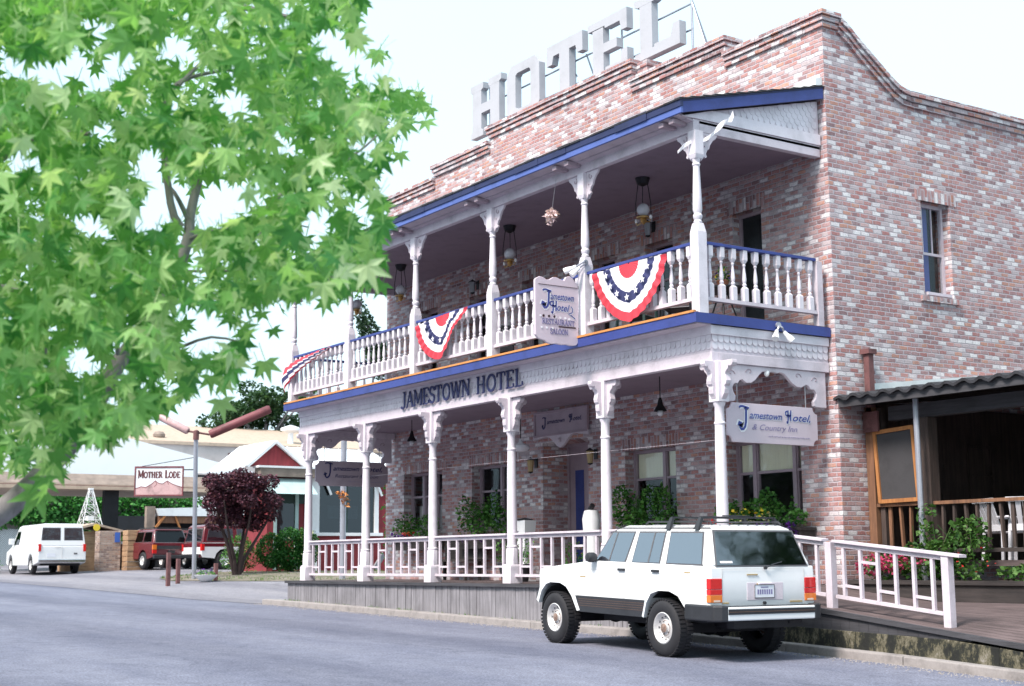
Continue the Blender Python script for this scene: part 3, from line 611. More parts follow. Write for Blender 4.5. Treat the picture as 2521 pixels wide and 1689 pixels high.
rsign = thing('rooftop_sign', 'big pale block letters HOTEL on a thin frame above the parapet', 'rooftop sign', (-23, SGY, 9.3))
for ch, a, b in (('H', -26.78, -25.42), ('O', -25.24, -23.98), ('T', -23.70, -22.42), ('E', -22.22, -20.94), ('L', -20.70, -19.36)): block_letter(ch, a, b, ch)
fr = MB(); Yf = SGY + .16
fr.tube([(-26.6, Yf, 10.46), (-19.25, Yf, 10.46)], .02, 6); fr.tube([(-26.6, Yf, 9.95), (-19.25, Yf, 9.95)], .02, 6)
for x in (-26.3, -24.6, -23.0, -21.4, -19.27): fr.tube([(x, Yf, 7.4), (x, Yf, 10.95)], .022, 6)
for x in (-22.6, -19.25): fr.tube([(x, Yf, 10.5), (x + .05, Yf + .3, 9.7), (x + .6, Yf + 1.6, 7.5)], .018, 6)
fr.tube([(-19.27, Yf, 10.5), (-18.72, Yf - .05, 9.1)], .016, 6); fr.tube([(-23.0, Yf, 10.2), (-22.4, Yf - .02, 9.4)], .016, 6)
fr.build('frame', 'galv', rsign, world=True)
MB().box(-20.62, -20.2, 16.75, 17.1, 9.25, 9.45).box(-20.66, -20.16, 16.72, 17.14, 9.45, 9.56).build('footing', 'brick', rsign, world=True)
# ================================================================ veranda
XB = -15.72; XL = -30.0; PY = 14.26; UY = 13.98
ver = thing('veranda', 'two storey lavender white veranda with turned posts along the brick hotel', 'veranda', (-23, 15.2, -.4))
# lower deck floor and skirt
def dz(x): return -.37 if x < -16 else -.37 - .108 * (x + 16)
FX = [-30.35, -26, -22, -18, -16, -14.5, -13, -11.5, -10.4, -8, -5]
def dzy(x, y):
    k = min(1, max(0, (y - 14.1) / 2.3)); far = -.37 if x < -16 else max(-.37 - .108 * (x + 16), -.60); return dz(x) * (1 - k) + far * k
m = MB()
for a, b in zip(FX, FX[1:]):
    if b > -15.5: continue
    n = 24
    for k in range(n):
        p, q = 14.08 + (16.64 - 14.08) * k / n, 14.08 + (16.64 - 14.08) * (k + 1) / n - .006
        m.hexa([(a, p, dzy(a, p) - .04), (b, p, dzy(b, p) - .04), (b, q, dzy(b, q) - .04), (a, q, dzy(a, q) - .04)], [(a, p, dzy(a, p)), (b, p, dzy(b, p)), (b, q, dzy(b, q)), (a, q, dzy(a, q))])
m.build('floor', 'deck', ver, world=True)
m = MB(); x = -30.33; ry = random.Random(11)
while x < -16.0:
    w = ry.uniform(.085, .13); e = min(x + w, -16.0); m.box(x + .003, e - .003, 14.10 + ry.uniform(-.006, .006), 14.13, gx(x) - .05, dz(x) - .045 - ry.uniform(0, .008)); x = e
m.build('skirt', 'skirt', ver, world=True)
MB().box(-30.38, -16.0, 14.04, 14.078, dz(-20) - .055, dz(-20) + .002).build('deck_edge', 'fascia_dark', ver, world=True)
MB().box(-30.37, -30.34, 14.14, 16.6, -1.3, -.42).build('skirt', 'skirt', ver, world=True)

# ---- turned posts
PX = [-15.70 - 2.785 * i for i in range(6)]; UX = [-15.745 - 2.84 * i for i in range(6)]
BR = [(0, 0), (.25, 0), (.26, -.05), (.235, -.09), (.19, -.10), (.175, -.085), (.16, -.10), (.15, -.13), (.11, -.16), (.085, -.20), (.10, -.25), (.115, -.30), (.10, -.35), (.065, -.38), (.07, -.43), (.06, -.49), (.025, -.53), (0, -.57)]
def scroll(mb, x, sgn, z, y0, y1, prof=BR, s=1.0): mb.prism([(x + sgn * a * s, z + b * s) for a, b in prof], 'y', y0, y1)
def lower_post(i):
    x = PX[i]; zb = -.37
    m = MB(); m.box(x - .13, x + .13, PY - .13, PY + .13, zb, zb + .30)
    m.hexa([(x + a * .13, PY + b * .13, zb + .30) for a, b in ((-1, -1), (1, -1), (1, 1), (-1, 1))], [(x + a * .112, PY + b * .112, zb + .34) for a, b in ((-1, -1), (1, -1), (1, 1), (-1, 1))])
    m.lathe(x, PY, [(.118, zb + .34), (.115, .22), (.103, .26)], 8, R(22.5))
    m.lathe(x, PY, [(.094, .26), (.104, .275), (.104, .29), (.090, .305), (.090, .8), (.083, 1.6), (.075, 2.0), (.088, 2.015), (.088, 2.035), (.074, 2.05), (.072, 2.27), (.092, 2.31), (.098, 2.34)], 18)
    m.box(x - .108, x + .108, PY - .108, PY + .108, 2.34, 2.95)
    p = m.build('post', 'trim_post', ver, world=True, smooth=True, bevel=.008)
    for sg in (-1, 1):
        b = MB(); scroll(b, x + sg * .109, sg, 2.948, PY - .05, PY + .05); b.build('bracket', 'trim', p, world=True, bevel=.008)
    for sg in (-1, 1):   # front and back scrolls, seen edge on
        b = MB(); b.prism([(PY + sg * (.109 + a * .8), 2.948 + c) for a, c in BR], 'x', x - .05, x + .05)
        if sg == 1 and i in (0, 5): continue
        b.build('bracket', 'trim', p, world=True, bevel=.008)
for i in range(6): lower_post(i)
def upper_post(i):
    x = UX[i]; m = MB()
    m.box(x - .09, x + .09, UY - .09, UY + .09, 3.66, 4.90)
    m.hexa([(x + a * .09, UY + b * .09, 4.90) for a, b in ((-1, -1), (1, -1), (1, 1), (-1, 1))], [(x + a * .062, UY + b * .062, 5.05) for a, b in ((-1, -1), (1, -1), (1, 1), (-1, 1))])
    m.lathe(x, UY, [(.060, 5.05), (.068, 5.07), (.052, 5.10), (.068, 5.13), (.073, 5.17), (.054, 5.20), (.073, 5.26), (.068, 5.45), (.050, 5.92), (.050, 5.94), (.063, 5.955), (.063, 5.975), (.050, 5.99), (.060, 6.03), (.066, 6.05)], 16)
    m.hexa([(x + a * .066, UY + b * .066, 6.05) for a, b in ((-1, -1), (1, -1), (1, 1), (-1, 1))], [(x + a * .085, UY + b * .085, 6.11) for a, b in ((-1, -1), (1, -1), (1, 1), (-1, 1))])
    m.box(x - .085, x + .085, UY - .085, UY + .085, 6.11, 6.49)
    p = m.build('post', 'trim_post', ver, world=True, smooth=True, bevel=.006)
    UB = [(0, 0), (.34, 0), (.31, -.06), (.25, -.10), (.19, -.18), (.17, -.245), (.13, -.27), (.10, -.33), (.12, -.37), (.09, -.40), (.06, -.38), (.03, -.42), (0, -.46)]
    def ub(sg, along):
        b = MB()
        if along == 'x': b.prism([(x + sg * (.086 + a), 6.488 + c) for a, c in UB], 'y', UY - .022, UY + .022)
        else: b.prism([(UY + sg * (.086 + a), 6.488 + c) for a, c in UB], 'x', x - .022, x + .022)
        o = b.build('bracket', 'trim', p, world=True, bevel=.006)
        h = MB()   # pierced scroll: a small dark curl on each face
        c = []
        for k in range(13):
            t = k / 12 * 4.6; rr = .052 - .007 * t; c.append((math.cos(t + 2.2) * rr, math.sin(t + 2.2) * rr))
        for side in (-1, 1):
            pts = [((x + sg * (.215 + a)), UY + side * .024, 6.40 + d) if along == 'x' else (x + side * .024, UY + sg * (.215 + a), 6.40 + d) for a, d in c]
            h.tube(pts, .009, 5)
            q = (x + sg * .155, UY + side * .024, 6.27) if along == 'x' else (x + side * .024, UY + sg * .155, 6.27); h.ball(q, .014, 6)
        h.build('scroll_cut', 'trim_mauve', o, world=True) if False else h.build('scroll_cut', 'trim_mauve', p, world=True)
    for sg in (-1, 1):
        if not (i == 0 and sg == 1) and not (i == 5 and sg == -1): ub(sg, 'x')
    if i in (0, 5): ub(1, 'y')
for i in range(6): upper_post(i)

# ---- beams, frieze and deck edge between the storeys
MB().box(XL, XB, 14.16, 14.30, 2.95, 3.10).build('beam', 'trim', ver, world=True, bevel=.006)
for xx in (XB, XL): MB().box(xx - .14 if xx == XB else xx, xx if xx == XB else xx + .14, 14.302, 16.64, 2.95, 3.10).build('beam', 'trim', ver, world=True, bevel=.006)
MB().box(XL + .02, XB - .02, 14.18, 14.26, 3.10, 3.505).box(XB - .10, XB - .02, 14.262, 16.64, 3.10, 3.505).box(XL + .02, XL + .10, 14.262, 16.64, 3.10, 3.505).build('frieze', 'trim', ver, world=True)
def scallops_x(m, x0, x1, y, zb, pitch=.115, h=.12, th=.012, top=None):
    n = int((x1 - x0) / pitch); pitch = (x1 - x0) / n
    for k in range(n):
        a = x0 + k * pitch; r = pitch / 2 - .003; c = a + pitch / 2
        n0 = len(m.v); m.prism([(a + .003, zb + h), (a + .003, zb + r)] + [(c - r * math.cos(t), zb + r - r * math.sin(t)) for t in (.52, 1.05, 1.57, 2.09, 2.62)] + [(a + pitch - .003, zb + r), (a + pitch - .003, zb + h)], 'y', y - th, y)
        for q in range(n0, len(m.v)):
            vx, vy, vz = m.v[q]
            if vy < y - th / 2: m.v[q] = (vx, y - .001 - th * max(.05, 1 - (vz - zb) / h), vz)
def scallops_y(m, y0, y1, x, sg, zb, pitch=.115, h=.12, th=.012, lim=None):
    n = int((y1 - y0) / pitch); pitch = (y1 - y0) / n
    for k in range(n):
        a = y0 + k * pitch; r = pitch / 2 - .003; c = a + pitch / 2; H = h
        if lim and min(lim(a), lim(a + pitch)) < zb + r: continue
        H0, H1 = (min(h, lim(a) - zb), min(h, lim(a + pitch) - zb)) if lim else (h, h)
        n0 = len(m.v); m.prism([(a + .003, zb + H0), (a + .003, zb + r)] + [(c - r * math.cos(t), zb + r - r * math.sin(t)) for t in (.52, 1.05, 1.57, 2.09, 2.62)] + [(a + pitch - .003, zb + r), (a + pitch - .003, zb + H1)], 'x', x, x + sg * th)
        for q in range(n0, len(m.v)):
            vx, vy, vz = m.v[q]
            if (vx - x) * sg > th / 2: m.v[q] = (x + sg * (.001 + th * max(.05, 1 - (vz - zb) / h)), vy, vz)
m = MB(); scallops_x(m, XL + .02, XB - .02, 14.18, 3.145); scallops_x(m, XL + .02, XB - .02, 14.174, 3.255); m.box(XL + .02, XB - .02, 14.14, 14.178, 3.37, 3.505)
scallops_y(m, 14.18, 16.64, XB - .02, 1, 3.145); scallops_y(m, 14.18, 16.64, XB - .014, 1, 3.255); m.box(XB - .019, XB + .018, 14.14, 16.64, 3.37, 3.505)
m.build('scallop_band', 'trim_post', ver, world=True)
m = MB(); m.box(XL - .06, XB + .035, 13.98 - .17, 13.98 - .135, 3.515, 3.665).box(XB + .036, XB + .065, 13.98 - .17, 16.64, 3.515, 3.665).box(XL - .09, XL - .061, 13.81, 16.64, 3.515, 3.665).build('deck_edge', 'blue', ver, world=True)
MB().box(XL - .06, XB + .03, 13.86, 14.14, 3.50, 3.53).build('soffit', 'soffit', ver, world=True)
MB().box(XL - .06, XB + .03, 13.795, 13.845, 3.666, 3.70).build('trim_strip', 'orange_edge', ver, world=True)
MB().box(XL - .06, XB + .035, 13.846, 16.64, 3.60, 3.68).build('floor', 'deck', ver, world=True)
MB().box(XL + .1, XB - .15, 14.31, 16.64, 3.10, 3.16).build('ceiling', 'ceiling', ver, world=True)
# arched side brackets (deep scalloped boards) at both ends
ARC = [(14.395, 2.948), (14.395, 2.38), (14.60, 2.38), (14.64, 2.40), (14.645, 2.47), (14.60, 2.53), (14.585, 2.60), (14.63, 2.655), (14.70, 2.66), (14.74, 2.71), (14.79, 2.725), (14.83, 2.70), (14.88, 2.675), (14.97, 2.68), (15.06, 2.73),
       (15.14, 2.81), (15.21, 2.865), (15.30, 2.885), (15.325, 2.865), (15.39, 2.875)]
ARC2 = ARC + [(30.86 - a, b) for a, b in ARC[::-1]][0:]
ARC2 = [(a if a < 15.43 else a + .11 * (a - 15.43), b) for a, b in ARC2]
for xx in (XB - .09, XL + .03):
    b = MB().prism(ARC2, 'x', xx, xx + .06).build('arch_bracket', 'trim', ver, world=True, bevel=.008)
    h = MB()
    for cy, cz, s, sg in ((14.55, 2.80, 1, 1), (14.95, 2.84, 1, -1), (16.35, 2.80, 1, -1), (15.95, 2.84, 1, 1)):
        h.tube([(xx + .062, cy + sg * (.09 - .014 * k) * math.cos(k * .55), cz + (.075 - .010 * k) * math.sin(k * .55)) for k in range(9)], .008, 5)
    h.build('scroll_line', 'trim_mauve', b, world=True)

# ---- lower railing
def low_panel(x0, x1, zf, parent, y=PY, nsp=8, flip=False):
    """handrail, bottom rail, upright spindles and the short crossbars; zf(x) = floor height"""
    def sl(a, b, z0, z1, w, yy0, yy1): return MB().hexa([(a, yy0, zf(a) + z0), (b, yy0, zf(b) + z0), (b, yy1, zf(b) + z0), (a, yy1, zf(a) + z0)], [(a, yy0, zf(a) + z1), (b, yy0, zf(b) + z1), (b, yy1, zf(b) + z1), (a, yy1, zf(a) + z1)])
    r = MB(); h = sl(x0, x1, .855, .89, 0, y - .07, y + .07); g = sl(x0, x1, .795, .852, 0, y - .025, y + .025); h.add(g.v, g.f)
    rail = h.build('railing', 'trim', parent, world=True, bevel=.004)
    sl(x0, x1, .12, .165, 0, y - .025, y + .025).build('bottom_rail', 'trim', rail, world=True)
    st = (x1 - x0) / (nsp + 0.0); xs = [x0 + st * (k + .5) for k in range(nsp)]
    for k, xx in enumerate(xs):
        s = .022; z = zf(xx); MB().box(xx - s, xx + s, y - s, y + s, z + .165, z + .795).build('spindle', 'trim', rail, world=True)
    for k in range(nsp - 1):
        hi = k % 2 == 1; a, b = xs[k] + .019, xs[k + 1] - .019
        if k == 3 and not flip: continue
        z = (.64 if hi else .30); sl(a, b, z - .018, z + .018, 0, y - .016, y + .016).build('crossbar', 'trim', rail, world=True)
fl = lambda x: -.37
for i in range(5):
    low_panel(PX[i + 1] + .12, PX[i] - .12, fl, ver, flip=(i == 4))
low = lambda x: dz(x)
ramp = thing('ramp_railing', 'lavender wooden railing sloping down beside the ramp right of the white car', 'railing', (-13.6, PY, -.62))
RZ = lambda x: -.37 - .104 * (x + 15.9)
low_panel(-15.53, -13.68, RZ, ramp, nsp=6); low_panel(-13.50, -11.74, RZ, ramp, nsp=6)
for x in (-13.59, -11.66):
    MB().box(x - .055, x + .055, PY - .055, PY + .055, dzy(x, PY) - .01, RZ(x) + .852 if x < -13 else RZ(x) + .852).build('newel_post', 'trim', ramp, world=True, bevel=.006)
MB().hexa([(-11.74, PY - .07, RZ(-11.74) + .855), (-11.42, PY - .07, RZ(-11.42) + .855), (-11.42, PY + .07, RZ(-11.42) + .855), (-11.74, PY + .07, RZ(-11.74) + .855)], [(-11.74, PY - .07, RZ(-11.74) + .89), (-11.42, PY - .07, RZ(-11.42) + .89), (-11.42, PY + .07, RZ(-11.42) + .89), (-11.74, PY + .07, RZ(-11.74) + .89)]).build('rail_end', 'trim', ramp, world=True)

# ---- balcony balusters
BAL = [(.042, .0), (.042, .20), (.024, .235), (.034, .265), (.036, .285), (.024, .31), (.030, .36), (.034, .40), (.028, .48), (.019, .56), (.016, .60), (.026, .615), (.026, .63), (.018, .65), (.028, .69), (.042, .73), (.042, .86)]
def baluster_mesh():
    m = MB(); z0 = 0
    q = lambda s, a, b: m.box(-s, s, -s, s, a, b)
    m.hexa([(-.043, -.043, 0), (.043, -.043, 0), (.043, .043, 0), (-.043, .043, 0)], [(-.043, -.043, .20), (.043, -.043, .20), (.043, .043, .20), (-.043, .043, .20)])
    m.hexa([(-.043, -.043, .20), (.043, -.043, .20), (.043, .043, .20), (-.043, .043, .20)], [(-.02, -.02, .235), (.02, -.02, .235), (.02, .02, .235), (-.02, .02, .235)])
    m.lathe(0, 0, [(.026, .235), (.034, .255), (.034, .27), (.022, .285), (.031, .31), (.034, .35), (.028, .43), (.018, .52), (.016, .545), (.026, .56), (.026, .575), (.019, .59), (.024, .60)], 10)
    m.hexa([(-.022, -.022, .60), (.022, -.022, .60), (.022, .022, .60), (-.022, .022, .60)], [(-.041, -.041, .645), (.041, -.041, .645), (.041, .041, .645), (-.041, .041, .645)])
    m.hexa([(-.041, -.041, .645), (.041, -.041, .645), (.041, .041, .645), (-.041, .041, .645)], [(-.041, -.041, .80), (.041, -.041, .80), (.041, .041, .80), (-.041, .041, .80)])
    return m
vl = ver.location
bal0 = baluster_mesh().build('baluster', 'trim_post', ver, smooth=True); used = [False]
def baluster(x, y, parent):
    o = bal0 if not used[0] else bal0.copy()
    if used[0]: C.objects.link(o)
    used[0] = True; o.parent = parent; o.location = (x - vl.x, y - vl.y, 3.93 - vl.z)
def bal_run(p, q, n):
    (x0, y0), (x1, y1) = p, q; m = MB(); m.beam((x0, y0, 4.755), (x1, y1, 4.755), .10, .05)
    rail = m.build('balustrade', 'blue', ver, world=True, bevel=.006)
    MB().beam((x0, y0, 3.90), (x1, y1, 3.90), .09, .055).build('bottom_rail', 'trim', rail, world=True)
    for k in range(n):
        t = (k + .5) / n; baluster(x0 + (x1 - x0) * t, y0 + (y1 - y0) * t, rail)
for i in range(5): bal_run((UX[i + 1] + .091, UY), (UX[i] - .091, UY), 12)
bal_run((UX[0], UY + .091), (UX[0], 16.42), 10); bal_run((UX[5], UY + .091), (UX[5], 16.42), 10)
for x in (UX[0], UX[5]): MB().box(x - .06, x + .06, 16.42, 16.54, 3.68, 4.73).build('newel_post', 'trim', ver, world=True)

# ---- porch roof
rz = lambda y: 6.69 + (y - 13.60) * .252
MB().box(XL, XB, 13.92, 14.04, 6.49, 6.68).build('beam', 'trim', ver, world=True, bevel=.006)
for a, b in ((XB - .12, XB), (XL, XL + .12)): MB().box(a, b, 14.042, 16.64, 6.49, 6.682).build('beam', 'trim', ver, world=True, bevel=.006)
e = .022
MB().prism([(13.70, 6.685), (16.64, 6.685), (16.64, 6.86), (14.30, 6.86)], 'x', XB - .09, XB + e).build('tie_board', 'trim_post', ver, world=True)
MB().prism([(13.70, 6.685), (16.64, 6.685), (16.64, 6.86), (14.30, 6.86)], 'x', XL - e, XL + .09).build('tie_board', 'trim_post', ver, world=True)
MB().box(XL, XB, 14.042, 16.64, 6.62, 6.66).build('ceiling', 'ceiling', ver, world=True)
m = MB().prism([(13.64, 6.70), (13.92, 6.64), (13.92, 6.67), (13.64, 6.73)], 'x', XL - .1, XB - .01)
for z_, y_ in ((6.648, 13.80),): m.box(XL - .1, XB - .01, y_, y_ + .012, z_, z_ + .02)
m.build('soffit', 'soffit', ver, world=True)
m = MB().prism([(14.30, 6.862), (16.64, 6.862), (16.64, 7.44)], 'x', XB - .06, XB - .02); m.build('gable_board', 'trim', ver, world=True)
m = MB(); lim = lambda y: rz(y) - .01
for k in range(7):
    zb = 6.865 + .088 * k; off = .062 if k % 2 else 0
    scallops_y(m, 14.30 + off, 16.60 + (off - .062), XB - .02 + .0005, 1, zb, .124, .105 + .02, .010 - .0005, lim)
m.build('shingle_gable', 'trim_post', ver, world=True)
sheet_ = lambda t0, t1, x0, x1, y0, y1: MB().prism([(y0, rz(y0) + t0), (y1, rz(y1) + t0), (y1, rz(y1) + t1), (y0, rz(y0) + t1)], 'x', x0, x1)
MB().prism([(13.58, 6.69), (13.62, 6.69), (13.62, 6.785), (13.58, 6.785)], 'x', XL - .12, XB + .12).build('fascia', 'blue_pale', ver, world=True)
m = MB(); x = XL - .13; rr = random.Random(2)
while x < XB + .12:
    q = min(x + rr.uniform(.5, 1.1), XB + .13); j = rr.uniform(0, .012); m.prism([(13.565 - j, 6.787 - j), (13.62, 6.787), (13.62, 6.89), (13.56 - j, 6.905 + j)], 'x', x + .002, q - .001); x = q
m.build('drip_edge', 'blue_edge', ver, world=True)
sheet_(0, .17, XB + .082, XB + .118, 13.622, 16.645).build('rake_board', 'blue', ver, world=True); sheet_(.172, .205, XB + .082, XB + .125, 13.622, 16.645).build('drip_edge', 'blue_edge', ver, world=True); sheet_(0, .20, XL - .118, XL - .082, 13.622, 16.645).build('rake_board', 'blue', ver, world=True)
sheet_(.03, .16, XL - .08, XB + .08, 13.622, 16.645).build('roof_deck', 'soffit', ver, world=True)
m = MB(); rr = random.Random(8)
N = 13
for k in range(N):
    y0 = 13.55 + (16.655 - 13.55) * k / N; y1 = y0 + 3.1 / N + .03; x = XL - .15
    while x < XB + .14:
        w = rr.uniform(.25, .4); q = min(x + w, XB + .15); j = rr.uniform(0, .012)
        m.prism([(y0 - j, rz(y0) + .205), (min(y1, 16.655), rz(min(y1, 16.655)) + .195), (min(y1, 16.655), rz(min(y1, 16.655)) + .205), (y0 - j, rz(y0) + .228 + j)], 'x', x + .004, q - .004); x = q
m.build('roof', 'shingle', ver, world=True)
sheet_(.235, .36, XB - 1.6, XB + .10, 16.50, 16.65).build('flashing', 'roof_flash', ver, world=True)
m = MB()
for i in range(6):
    for dx in (-.35, .0) if i else (-.12, -.36):
        MB().box(UX[i] + dx - .1, UX[i] + dx + .01, 13.64, 13.90, 6.60, 6.668).build('modillion', 'trim_mauve', ver, world=True)

# ================================================================ writing
def stroke_mesh(mb, lines, to3, w, depth=.006, thin=None):
    """ribbons along polylines in a 2D plane; to3(u,v,d) maps to space"""
    for ln in lines:
        wd = w
        if isinstance(ln, dict): wd = ln['w'] * w; ln = ln['p']
        n = len(ln)
        L = []; Rr = []
        for i, (x, y) in enumerate(ln):
            a = ln[max(0, i - 1)]; b = ln[min(n - 1, i + 1)]; dx, dy = b[0] - a[0], b[1] - a[1]; l = math.hypot(dx, dy) or 1
            nx, ny = -dy / l * wd / 2, dx / l * wd / 2; L.append((x + nx, y + ny)); Rr.append((x - nx, y - ny))
        v = [to3(*p, depth) for p in L] + [to3(*p, depth) for p in Rr] + [to3(*p, 0) for p in L] + [to3(*p, 0) for p in Rr]
        f = []
        for i in range(n - 1):
            f += [(i, n + i, n + i + 1, i + 1), (i, i + 1, 2 * n + i + 1, 2 * n + i), (n + i, 3 * n + i, 3 * n + i + 1, n + i + 1)]
        mb.add(v, f)
    return mb
def arc(cx, cy, rx, ry, a0, a1, n=10): return [(cx + rx * math.cos(R(a0 + (a1 - a0) * k / n)), cy + ry * math.sin(R(a0 + (a1 - a0) * k / n))) for k in range(n + 1)]
T = .55     # thin stroke ratio
def S(*p, w=1): return {'w': w, 'p': list(p)}
def ser(x, y, h=.11): return S((x - h, y), (x + h, y), w=.45)
GL = {
 'J': (.50, [S((.32, 1), (.32, .2)), S(*([(.32, .22)] + arc(.14, .2, .18, .24, 0, -150, 8)), w=.8), ser(.32, 1, .15)]),
 'A': (.72, [S((.36, 1), (.08, 0), w=T), S((.34, 1), (.62, 0)), S((.17, .34), (.5, .34), w=T), ser(.08, 0), ser(.62, 0)]),
 'M': (.86, [S((.12, 0), (.12, 1), w=T), S((.12, 1), (.42, .12)), S((.42, .12), (.72, 1), w=T), S((.74, 1), (.74, 0)), ser(.12, 0), ser(.74, 0), ser(.10, 1, .08), ser(.76, 1, .08)]),
 'E': (.62, [S((.16, 0), (.16, 1)), S((.05, 1), (.54, 1), w=T), S((.54, 1.0), (.54, .80), w=T), S((.16, .52), (.42, .52), w=T), S((.42, .62), (.42, .42), w=.4), S((.05, 0), (.56, 0), w=T), S((.56, 0), (.56, .22), w=T)]),
 'S': (.56, [S(*(arc(.28, .76, .20, .23, 20, 250, 10) + arc(.28, .25, .21, .25, 80, -160, 10)), w=.85), S((.49, 1), (.49, .74), w=.4), S((.06, .0), (.06, .28), w=.4)]),
 'T': (.66, [S((.33, 0), (.33, 1)), S((.04, 1), (.62, 1), w=T), S((.05, 1), (.05, .76), w=.5), S((.61, 1), (.61, .76), w=.5), ser(.33, 0)]),
 'O': (.76, [S(*arc(.38, .5, .29, .48, 0, 360, 20), w=.85)]),
 'W': (1.0, [S((.08, 1), (.30, 0)), S((.30, 0), (.50, .95), w=T), S((.48, .95), (.70, 0)), S((.70, 0), (.90, 1), w=T), ser(.08, 1), ser(.5, 1), ser(.9, 1)]),
 'N': (.76, [S((.12, 0), (.12, 1), w=T), S((.12, 1), (.62, 0)), S((.62, 0), (.62, 1), w=T), ser(.12, 0), ser(.62, 1), ser(.08, 1, .08)]),
 'H': (.76, [S((.16, 0), (.16, 1)), S((.58, 0), (.58, 1)), S((.16, .52), (.58, .52), w=T), ser(.16, 0), ser(.16, 1), ser(.58, 0), ser(.58, 1)]),
 'L': (.60, [S((.18, 0), (.18, 1)), S((.06, 0), (.56, 0), w=T), S((.56, 0), (.56, .24), w=T), ser(.18, 1)]),
 'R': (.70, [S((.16, 0), (.16, 1)), S(*([(.05, 1), (.3, 1)] + arc(.32, .75, .22, .25, 90, -90, 8) + [(.16, .5)]), w=.75), S((.34, .5), (.62, 0)), ser(.16, 0), ser(.62, 0, .07)]),
 'U': (.74, [S(*([(.15, 1), (.15, .28)] + arc(.37, .28, .22, .26, 180, 360, 8) + [(.59, 1)]), w=.8), ser(.15, 1), ser(.59, 1)]),
 'D': (.74, [S((.16, 0), (.16, 1)), S(*([(.05, 1), (.26, 1)] + arc(.28, .5, .34, .5, 90, -90, 12) + [(.05, 0)]), w=.75)]),
 'C': (.66, [S(*arc(.36, .5, .28, .48, 40, 320, 14), w=.85), S((.6, 1), (.6, .7), w=.4)]),
 ' ': (.42, [])}
def caps(mb, txt, to3, u0, v0, h, width, wt=.15, depth=.006, sizes=None):
    """serif capitals on a baseline, fitted to a total width"""
    tot = sum(GL[c][0] * (sizes[k] if sizes else 1) for k, c in enumerate(txt)); sx = width / (tot * h); x = u0
    for k, c in enumerate(txt):
        s = sizes[k] if sizes else 1; adv, st = GL[c]; ls = []
        for l in st: ls.append({'w': l['w'], 'p': [(x + px * h * s * sx, v0 + py * h * s) for px, py in l['p']]})
        stroke_mesh(mb, ls, to3, wt * h * s, depth); x += adv * h * s * sx
def font_text(txt, to3, u0, v0, h, width, depth=.006, shear=.35, bold=.0):
    """built-in font, slanted, fitted to a width, as plain mesh data"""
    cu = bpy.data.curves.new('lettering', 'FONT'); cu.body = txt; cu.size = 1; cu.shear = shear; cu.extrude = 0; cu.offset = bold; cu.resolution_u = 3
    o = bpy.data.objects.new('lettering', cu); C.objects.link(o); bpy.context.view_layer.update()
    dg = bpy.context.evaluated_depsgraph_get(); me = o.evaluated_get(dg).to_mesh()
    vs = [v.co.copy() for v in me.vertices]; fs = [tuple(p.vertices) for p in me.polygons]; o.evaluated_get(dg).to_mesh_clear()
    bpy.data.objects.remove(o); bpy.data.curves.remove(cu)
    x0 = min(v.x for v in vs); x1 = max(v.x for v in vs); s = width / (x1 - x0)
    return [to3(u0 + (v.x - x0) * s, v0 + v.y * h / .72, depth) for v in vs], fs
def script_J(s=1.0):
    a = [(-.30, .93), (-.22, 1.0), (-.05, 1.02), (.18, .97), (.42, .93)]
    b = [(.16, .97), (.20, .80), (.19, .45), (.17, .15), (.10, -.10), (-.03, -.24), (-.17, -.26), (-.27, -.15), (-.28, .02)]
    return [{'w': .9, 'p': a}, {'w': 1.1, 'p': b}, {'w': 2.1, 'p': [(-.33, -.08), (-.27, .10), (-.20, .02)]}]
def script_H():
    return [{'w': 1, 'p': [(.08, 1.0), (.10, .55), (.06, .10), (.0, -.25)]}, {'w': 1, 'p': [(.46, 1.02), (.42, .5), (.40, 0)]}, {'w': .7, 'p': [(-.06, .42), (.10, .52), (.25, .50), (.42, .55)]},
            {'w': .8, 'p': arc(-.12, .70, .15, .20, 60, 330, 8)}, {'w': .8, 'p': [(.0, -.25), (-.10, -.22), (-.10, -.05)]}]
def put(lines, u, v, s): return [{'w': l['w'], 'p': [(u + a * s, v + b * s) for a, b in l['p']]} for l in lines]

# raised name along the frieze
to3 = lambda u, v, d: (u, 14.128 - d, v)
nl = thing('name_lettering', 'dark blue raised capitals JAMESTOWN HOTEL along the white frieze', 'lettering', (-23, 14.13, 3.12))
for wd, u, w_ in (('JAMESTOWN', -25.08, 2.64), ('HOTEL', -22.24, 1.56)): m = MB(); caps(m, wd, to3, u, 3.125, .31, w_, .17, .02); m.build('word', 'ink_navy', nl, world=True)

